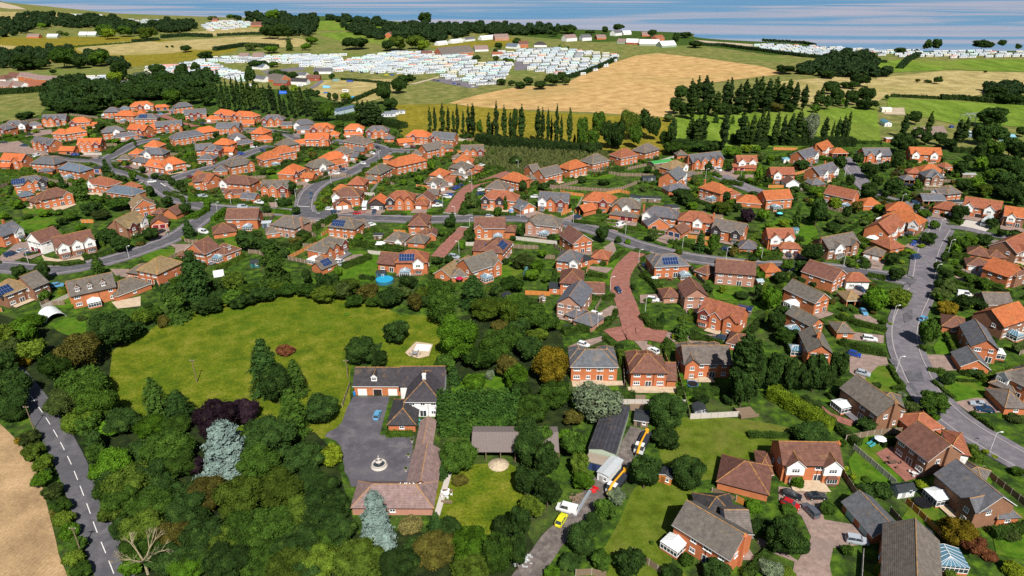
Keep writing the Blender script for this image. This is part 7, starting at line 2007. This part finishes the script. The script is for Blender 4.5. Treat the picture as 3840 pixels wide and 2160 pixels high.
trees('''w 60 480 80 170;b 170 560 80 150;b 380 620 60 160 D;b 300 680 60 90 D;b 340 440 60 60;b 500 150 110 90 D;b 430 300 80 100 D;b 560 350 90 100 D
p 620 170 60 180;p 700 150 60 190;p 790 140 60 190;p 640 300 60 160;p 850 200 60 180;p 930 280 60 150;p 1040 180 50 170;p 1090 160 50 180;p 1200 220 60 170;p 1280 160 60 180;p 1380 180 60 190;p 1460 140 60 180;p 1550 180 60 190;p 1640 150 60 180;p 1720 200 60 170;p 1800 150 60 180;p 1880 200 60 170;p 1990 200 50 140;b 760 330 90 80 D;b 1000 340 100 70 D;b 1150 350 90 60 D;b 1350 320 90 60;b 1500 310 90 60 D;b 1650 320 90 60 A;b 1820 320 90 60 D;p 2140 220 40 110;p 2200 180 40 120;b 2120 330 60 60;b 2380 180 90 100 D;b 2280 260 60 90 D;p 2500 260 30 90;b 2560 200 80 90 D
p 400 610 50 165;p 620 600 62 170;p 700 610 56 170;p 770 580 66 175;p 1025 600 58 220;p 1060 380 50 90;p 1240 570 66 210;p 1300 640 50 130;p 1365 590 44 190;p 1420 620 34 150;p 1475 550 44 200;p 1530 560 44 200;p 1650 580 54 190;p 1740 600 44 180;p 1830 590 52 180;p 1920 560 60 210;w 2050 570 110 190;b 2000 620 60 150 D;p 2240 590 44 160;p 2330 620 22 130;p 2395 600 36 150;p 2460 580 36 170;p 2520 560 30 190;c 920 470 42 50;c 1120 480 30 50
b 1120 870 100 75 L;b 1290 830 65 50 W;b 1410 830 52 50 B;b 1490 790 62 42 D;b 1460 920 60 60;b 1570 960 55 65 L;b 1430 1120 55 120;b 830 1040 45 80;b 2420 1010 70 100 D;b 1960 1020 110 60;b 1080 1060 48 45 D;b 100 1080 50 45;b 290 1070 45 50 D;b 650 1200 45 60;b 1240 1150 35 45;b 1330 1210 60 35;b 1560 1220 50 50 D;b 500 1370 120 70 D;b 430 820 160 40 M;b 700 800 130 60;b 870 800 80 70 D;b 1720 920 60 30 L;b 2080 900 60 25;b 1380 1370 70 35;b 2390 1190 30 35;b 1500 1100 40 50;b 1880 1310 70 40;b 2460 1270 60 70 D;b 2560 1340 90 60''','trees of the paddock belts')
hedge('1090,760 1500,775 2000,790 2576,790',8,5,(.020,.038,.010),'deep dark hedge below the mown paddock'); hedge('270,770 600,800 1000,830',6,4,(.025,.05,.012),'bushy green belt hedge'); hedge('690,1120 900,1150 970,1190',1.8,1.5,(.05,.11,.01)); hedge('980,1250 1100,1260 1230,1290',2.4,2.2); hedge('1190,1210 1400,1270 1600,1300',2,2); hedge('1950,1280 2050,1340 2240,1345',2,2,(.06,.10,.02)); hedge('2180,950 2330,990',2,2,(.04,.09,.01))
T(3040,300,3.22)
trees('''b 1100 740 120 130 D;p 1140 540 50 140;w 1260 450 85 80 K;b 1300 620 70 80 D;p 1440 540 42 160;b 1400 700 80 80 D;b 1560 700 80 80 D;p 1790 620 58 160;p 1870 600 50 140;b 2200 430 170 130 D;b 2080 640 130 130 D;b 2260 640 130 120 D;b 2420 800 130 120 D;b 2200 820 130 110;b 2050 860 80 110 D;w 2060 1000 90 100 L;b 2250 1000 130 110 D;b 2420 1020 130 120 D;b 2540 850 110 130 D;b 2540 1150 120 110 D;b 2350 1180 120 90 D;b 2180 1150 90 80 M;b 2000 1250 100 90 L;b 1850 1260 100 80 D;b 2100 1330 110 80;b 2280 1320 110 80 D;b 2450 1320 110 90 D;b 2560 1340 80 80;b 2550 620 70 60 D;b 1250 760 60 80 D
b 720 1080 100 105 D;b 700 1330 98 110 D;b 1000 1280 120 110 D;b 360 970 72 88 D;b 470 1220 62 90 D;b 570 940 70 90 D;b 900 1030 70 70;b 1820 1060 85 90;b 680 170 100 110;w 520 200 70 90;b 250 80 90 85 D;b 925 200 30 38 D;b 800 1230 80 90 D;b 1050 960 90 90 D;b 1290 1260 50 80;b 2260 130 120 60 D;b 2180 200 110 50 D;b 2350 220 110 60 D;b 2500 220 110 60 D;b 150 250 60 60 D;b 330 270 45 45 D;b 400 260 40 50;b 680 290 130 40 D;b 600 290 60 50 D;b 1240 980 60 40;b 900 1380 60 50 D;b 1900 950 60 50;b 1670 770 120 40 D;b 60 1340 80 60 L;b 1140 1420 50 30''','trees of the right-hand grounds')
hedge('960,205 1300,220 1560,235',2,2.5,(.022,.042,.010),'low dark field hedge'); hedge('1560,235 1800,240 2100,270 2576,300',5,4,(.022,.042,.010),'thick dark field hedge'); hedge('550,770 850,775',2,2,(.03,.06,.01)); hedge('1700,870 1950,880',4,3,(.022,.042,.010)); hedge('120,960 280,1000',2,2,(.05,.10,.01)); hedge('0,1330 160,1335',2,2,(.06,.10,.02))
T(2400,700,3.22)
trees('''c 1900 370 58 120;b 1300 340 105 85 K;b 1000 260 120 85 G;w 1500 330 75 90 L;b 1050 120 58 65 D;b 560 140 100 85 D;b 640 230 80 50 L;b 150 580 75 80;c 730 660 65 130;b 890 690 72 135 M;b 1130 770 68 70 A;b 1740 440 70 50 W;b 2150 290 110 180 D;b 2090 190 68 48 Y;b 2370 220 68 60 O;b 2080 800 140 115 D;b 1780 950 88 85;b 1960 970 105 88;b 1700 1090 88 85 D;b 1600 1290 110 115 M;s 1960 1245 52 34 W;b 1230 1310 90 55;s 1340 1170 34 34 D;b 820 1230 70 58 D;s 470 780 50 48 G;b 1560 470 50 55 L;b 1550 570 45 50 D;b 2330 480 80 60 D;b 2500 300 60 100 D;b 1430 1250 50 90 D;b 1000 1240 50 50 W;b 1520 1400 70 40 Y;b 1450 780 60 70;b 1190 690 50 50;b 590 190 60 50;b 1090 1010 40 40;b 1170 250 60 60 K;b 1700 310 60 40;b 850 240 60 60 K;s 30 500 40 40 L;b 800 1200 40 50;b 1900 640 80 60 D;b 1640 780 60 50 D;b 1360 860 50 60 D;b 2240 1000 40 40;b 1950 1130 60 50;b 2100 1180 50 40;b 1850 1240 60 60;b 2560 940 60 40;b 740 440 40 30;b 1850 130 60 60 D''')
hedge('340,680 520,710 700,770',1.4,1.5); hedge('420,760 440,660',1,1.2); hedge('1400,1030 1500,1000 1500,1090 1400,1090',1.6,1.6,(.05,.11,.008)); hedge('30,1080 160,1180 240,1290',2.2,2.2); hedge('1190,800 1360,830',1,1.1); hedge('0,900 100,840',1,1.2); hedge('1450,900 1700,880',1.6,1.6); hedge('950,830 1180,800',.8,.9)
T(3040,700,3.22)
trees('''b 1800 310 105 100 D;b 1370 320 88 58;b 1500 450 58 65 M;b 1420 620 98 82 D;b 1850 680 85 80 M;b 1940 640 85 75;b 1770 740 60 60;b 2090 640 100 85 D;b 990 860 85 85 D;b 1030 1050 90 95;b 1620 840 48 58 D;b 1540 970 60 70 D;b 1620 1050 90 90 D;b 1580 1180 85 80 D;b 1660 1220 90 90;b 1920 1105 78 58 M;b 2100 1170 95 75 M;b 780 1310 120 115 L;b 1080 1330 130 115;b 2000 1400 130 70 D;b 60 780 100 110 D;b 560 230 75 85 A;b 840 260 78 55 L;b 450 540 80 50 D;b 280 500 90 50 D;b 150 350 90 60;b 2190 440 75 65 D;b 2470 560 70 60 D;b 2300 560 60 50 D;b 1340 710 45 32 O;b 1170 770 40 28 Y;b 1240 790 45 25 Y;b 1280 250 50 45 K;b 640 420 60 50;b 620 960 45 30 D;s 560 975 30 22 Y;b 2400 80 130 80 D;b 2550 150 80 100 D;b 1120 150 50 40;b 1040 20 100 60 D;b 700 60 100 70 D;b 1700 640 50 50;b 370 400 80 50;s 2440 700 40 40;b 20 400 80 60 D;b 1560 1330 60 60;b 1850 1430 90 50 Y;b 2250 740 50 40 D;b 120 130 50 60 Y;b 300 170 70 60 O''')
hedge('1580,350 1700,410 1820,460',1.4,1.3); hedge('680,1090 800,1110 900,1130',1.8,1.6); hedge('390,930 520,960',2,1.8,(.06,.09,.02)); hedge('600,900 680,960 640,1000',2.2,2.0,(.03,.06,.01)); hedge('1720,1160 1900,1210 2300,1240',1.4,1.2); hedge('1690,850 1900,870',2.2,2); hedge('820,150 1000,200 1120,230',1.2,1.4); hedge('1730,1250 2100,1300',1.2,1.2); hedge('0,930 130,900',1.5,1.5)
# far woods that read as one mass, then the far trees one can tell apart
T(0,0,2.0125)
def W_(nm,lab,s,n,Rr,hz,c): woods(nm,lab,[q(*p) for p in fl(s)],n,Rr,hz,c,s=1)
DG=(.020,.040,.014)
W_('woodland','dark wooded belt of the far left shore','-60,190 200,125 560,130 900,150 940,185 1200,205 1190,270 870,272 720,215 360,212 0,300 -60,300',190,(6,11),(5,9),DG)
W_('woodland','dark wood left of the far shore caravans','1180,180 1460,180 1490,238 1200,255',50,(6,10),(6,9),DG)
W_('woodland','dark wood above the bright green far field','1740,150 2130,130 2440,150 2400,190 2380,250 2280,290 2020,270 2010,200 1840,165',95,(6,11),(6,11),DG)
W_('woodland','dark belt above the brick terraces at far left','-80,430 120,420 420,410 830,430 840,480 1000,540 800,500 420,520 250,530 -80,520',95,(5,8),(5,9),DG)
T(1280,0,2.0125)
W_('woodland','dark ridge wood on the far shore hill','-100,150 100,140 380,190 350,215 100,175 -100,165',45,(6,10),(4,8),DG)
W_('woodland','broad dark wood left of centre on the far shore','-20,205 130,215 300,235 460,210 700,205 930,230 960,290 700,330 560,300 330,290 280,300 60,250',150,(6,11),(5,10),DG)
W_('woodland','long dark tree line along the middle shore','700,215 1200,215 1600,225 1640,240 1600,262 1200,268 960,250',110,(6,9),(5,9),DG)
T(2560,0,2.0125)
W_('woodland','dark wood above the tan right field','870,560 980,500 1160,440 1330,430 1440,455 1430,520 1600,570 1580,585 1300,585 1060,590',110,(5,9),(5,8),DG)
W_('woodland','dark bushes at the right edge beyond the tan field','2260,700 2400,660 2480,670 2576,680 2576,725 2300,725',22,(5,8),(4,6),DG)
T(0,300,3.22)
W_('woodland','dense dark wood behind the upper left houses','560,200 800,80 1000,80 1650,100 2000,20 2576,0 2576,260 2350,220 1900,240 1500,300 1250,380 700,400 500,350',120,(5,9),(5,9),(.022,.045,.012))
T(0,0,2.0125)
trees('''b 1010 190 60 40;b 790 225 60 45 G;b 940 230 60 40 G;b 1110 250 70 50 G;b 2060 110 55 45;b 1960 120 40 30;b 2030 230 70 55 D;b 2140 230 60 60 D;b 1400 365 50 25 D;c 2180 330 30 50;b 2310 345 40 30 L;b 2350 300 50 30;b 470 430 90 75 M;b 600 460 60 50;b 750 430 80 60;b 180 460 90 60 D;b 300 480 50 40 D;b 900 530 70 80 D;b 860 590 60 60 W;b 1065 590 80 60 W;b 1180 520 60 45 D;b 1370 540 55 75 D;b 1470 500 40 35 D;b 1550 415 60 35 D;b 1880 560 45 75 D;c 1640 580 28 50;b 540 660 90 30 D;b 400 540 25 20 D;b 1230 620 110 60;b 1450 650 100 60 D;b 1040 690 120 40 D;b 1300 350 12 10;b 1260 352 12 9;b 2040 370 60 25;b 1900 350 60 25;b 1950 480 70 25 D;b 2060 480 40 25;b 2100 560 80 20 D;b 2200 570 60 25 D;b 2390 560 25 25 D;b 2505 570 24 26 D;b 740 630 60 25;b 320 195 40 22 L;b 450 245 25 22;b 500 260 20 18;b 820 250 60 40 W;b 1740 120 30 20;b 1600 140 40 20''','far countryside trees')
T(1280,0,2.0125)
trees('''b 632 140 62 52 D;b 420 320 80 50 G;b 560 310 75 55 G;b 350 340 60 40 D;b 620 340 55 40 W;b 100 320 100 35 D;b 935 190 12 28 D;b 1100 205 40 28 D;b 1320 305 35 30 D;b 1185 345 35 25 D;b 1015 435 35 22 D;b 1165 440 25 22;b 1240 450 28 22;b 1280 455 28 22;b 1705 215 70 25 D;b 1990 225 28 28 D;b 2090 205 52 26 D;b 2345 250 36 28 D;b 2525 285 30 40 D;b 1600 250 40 22;b 1650 345 14 14;b 1710 355 12 12;b 1210 610 40 28 D;b 1285 620 28 24 D;b 1415 610 45 30;b 1500 640 60 32 D;b 1590 600 60 45 D;b 1660 580 45 40 D;b 1350 640 50 26 D;b 1120 615 20 16 D;b 420 640 50 60 D;b 470 600 50 40 D;b 310 650 50 45 D;b 520 580 30 30;b 1880 240 40 18;b 1160 380 18 12;b 800 235 40 20 D;b 1700 610 30 30;b 1730 235 30 20''','far countryside trees')
T(2560,0,2.0125)
trees('''b 1850 335 34 45 D;b 1920 335 36 45 D;b 2265 335 78 32 D;b 2410 325 32 26;w 2535 350 25 25;b 1645 380 50 14 D;b 1765 382 26 13 D;b 1775 607 20 14 A;b 1855 612 28 14 D;b 1925 600 34 30 D;b 780 520 75 35 D;b 2285 540 14 8;b 100 330 60 16 D;b 20 260 50 20 D;b 1340 600 70 50 D;b 1290 640 50 30;b 1230 640 50 25;b 1100 560 60 30 D''','far countryside trees')
hedge('80,345 300,350 560,385 900,430 1160,450',4,4,DG,'long dark hedge behind the right shore caravans'); hedge('1640,520 1700,460 1780,425',6,5,DG,'dark diagonal field hedge'); hedge('1440,470 1540,475',5,3,DG,'dark field hedge'); hedge('600,310 900,328 1000,345',5,3,DG,'low cliff top hedge')
T(1280,0,2.0125)
hedge('1690,600 1830,560 1960,510 2070,455',4,4,DG,'dark hedge between caravans and wheat'); hedge('560,600 400,640 200,620 0,605',2,2.2,DG,'dark camping field hedge'); hedge('680,90 900,105',1,1) if False else None
T(0,0,2.0125)
hedge('1220,290 1400,275 1600,282',7,5,DG,'dark field hedge at left'); hedge('1640,275 1900,262 2020,262',4,4,DG,'dark far field hedge'); hedge('1620,385 1850,350 2100,365',6,5,DG,'dark hedge above the back caravans'); hedge('120,390 600,355 1000,325',2,2,(.05,.09,.015),'thin hedge between the far left fields'); hedge('1000,322 1200,305',5,4,DG,'dark field hedge at left')
# low planting that fills the gardens between the houses
REEDN=0
rs_=random.Random(5); made=0
# boundary hedges and fences between the plots
nh=0
for e,L,d,h,rz,st,tok in HOUSES:
    if st==1: continue
    px,py=P(e.location.x,e.location.y)
    if py<500: continue
    ux,uy=math.cos(rz),math.sin(rz)
    W=lambda u,v:(e.location.x+ux*u-uy*v,e.location.y+uy*u+ux*v)
    for (u0,v0,u1,v1) in ((-3,d+8,L+3,d+8),(-3,-1,-3,d+8),(L+3,2,L+3,d+8),(-4,-8.5,L+4,-8.5)):
        n=10; run=[]; best=[]
        for i in range(n+1):
            x,y=W(u0+(u1-u0)*i/n,v0+(v1-v0)*i/n)
            if blocked(x,y,.8): 
                if len(run)>len(best): best=run
                run=[]
            else: run.append((x,y))
        if len(run)>len(best): best=run
        if len(best)<5 or rs_.random()<.35: continue
        T(0,0,1); s2=' '.join('%.2f,%.2f'%P(*p) for p in (best[0],best[-1]))
        if rs_.random()<(.62 if py>620 else .8): hedge(s2,rs_.uniform(.9,1.8),rs_.uniform(1.2,2.2),rs_.choice([(.03,.06,.01),(.045,.085,.01),(.026,.048,.01),(.06,.10,.012)]),'garden boundary hedge',name='garden_hedge')
        else: fence(s2,1.7,rs_.choice(['wood','wood','orange_wood','stone']),look='garden boundary fence')
        m_=best[len(best)//2]; FOOT.append((m_[0],m_[1],(best[-1][0]-best[0][0])/max(.1,math.dist(best[0],best[-1])),(best[-1][1]-best[0][1])/max(.1,math.dist(best[0],best[-1])),math.dist(best[0],best[-1])/2,.6)); nh+=1
for e,L,d,h,rz,st,tok in HOUSES:
    px,py=P(e.location.x,e.location.y)
    if py<400: continue
    ux,uy=math.cos(rz),math.sin(rz)
    for i in range(40 if st>1 else 16):
        u=rs_.uniform(-9,L+9); v=rs_.uniform(-10,d+11); r=rs_.choice((.5,.7,.9,1.2,1.6))*rs_.uniform(.8,1.2)
        x=e.location.x+ux*u-uy*v; y=e.location.y+uy*u+ux*v
        if made>=2600 or blocked(x,y,r*.7) or (DRIVEBOX and indrive(x,y)): continue
        plant('s',x,y,r,r*rs_.uniform(.7,1.2),r*.7,rs_.choice([(.022,.042,.010),(.036,.066,.010),(.036,.066,.010),(.055,.100,.010),(.090,.130,.012),(.050,.075,.020),(.070,.065,.015)])); made+=1
# reed bed
rs=np.random.RandomState(3); V_=[]
pl=[(1135/V,404/V),(1215/V,374/V),(1480/V,380/V),(1560/V,394/V),(1535/V,428/V),(1350/V,442/V),(1235/V,418/V)]
wp=[G(*p) for p in pl]; x0,y0=wp[0]; n=0
while n<5200:
    px=rs.uniform(1135/V,1560/V); py=rs.uniform(374/V,442/V)
    if not inpoly(px,py,pl): continue
    X,Y=G(px,py); hh=rs.uniform(1.2,2.6); a=rs.uniform(0,3.14); w2=rs.uniform(.3,.8); dx,dy=math.cos(a)*w2,math.sin(a)*w2; l=rs.uniform(-.5,.5)
    V_.append([(X-dx-x0,Y-dy-y0,0),(X+dx-x0,Y+dy-y0,0),(X+dx*.6+l-x0,Y+dy*.6-y0,hh),(X-dx*.8+l-x0,Y-dy*.8-y0,hh)]); n+=1
o=link('reeds',np_mesh('reeds',np.array(V_).reshape(-1,3),0,'leaf'),None,(x0,y0,0),0,(.080,.095,.030)); o['kind']='stuff'; o['label']='tall olive reed bed behind the houses'; o['category']='reeds'
# bare dead tree beside the country road
T(0,1620,2.683)
def dead():
    X,Y=G(*q(1490,1430)); e=thing('dead_tree','','tree',X,Y,0,0,None,'bare dead tree with pale branches at the bottom left'); rs=random.Random(4); tb=MB(); br=MB(); M['deadwood']=paint('dead_wood',(.30,.25,.16),.9,.1,var=.3,sc=3)
    tb.bar((0,0,0),(0,0,3.5),.3,'deadwood',8,.22); link('trunk',tb.mesh('trunk'),e)
    def grow(p,d,l,r,k):
        q_=tuple(p[i]+d[i]*l for i in range(3)); br.bar(p,q_,r,'deadwood',5,r*.6)
        if k: 
            for _ in range(3):
                nd=[d[i]+rs.uniform(-.6,.6) for i in range(3)]; nd[2]+=.15; m_=math.sqrt(sum(x*x for x in nd)); grow(q_,[x/m_ for x in nd],l*.72,r*.6,k-1)
    for a in range(5): grow((0,0,3.2),(math.cos(a*1.26)*.7,math.sin(a*1.26)*.7,.7),2.6,.17,3)
    link('branches',br.mesh('branches'),e)
dead()

flush_plants()
finish_labels()
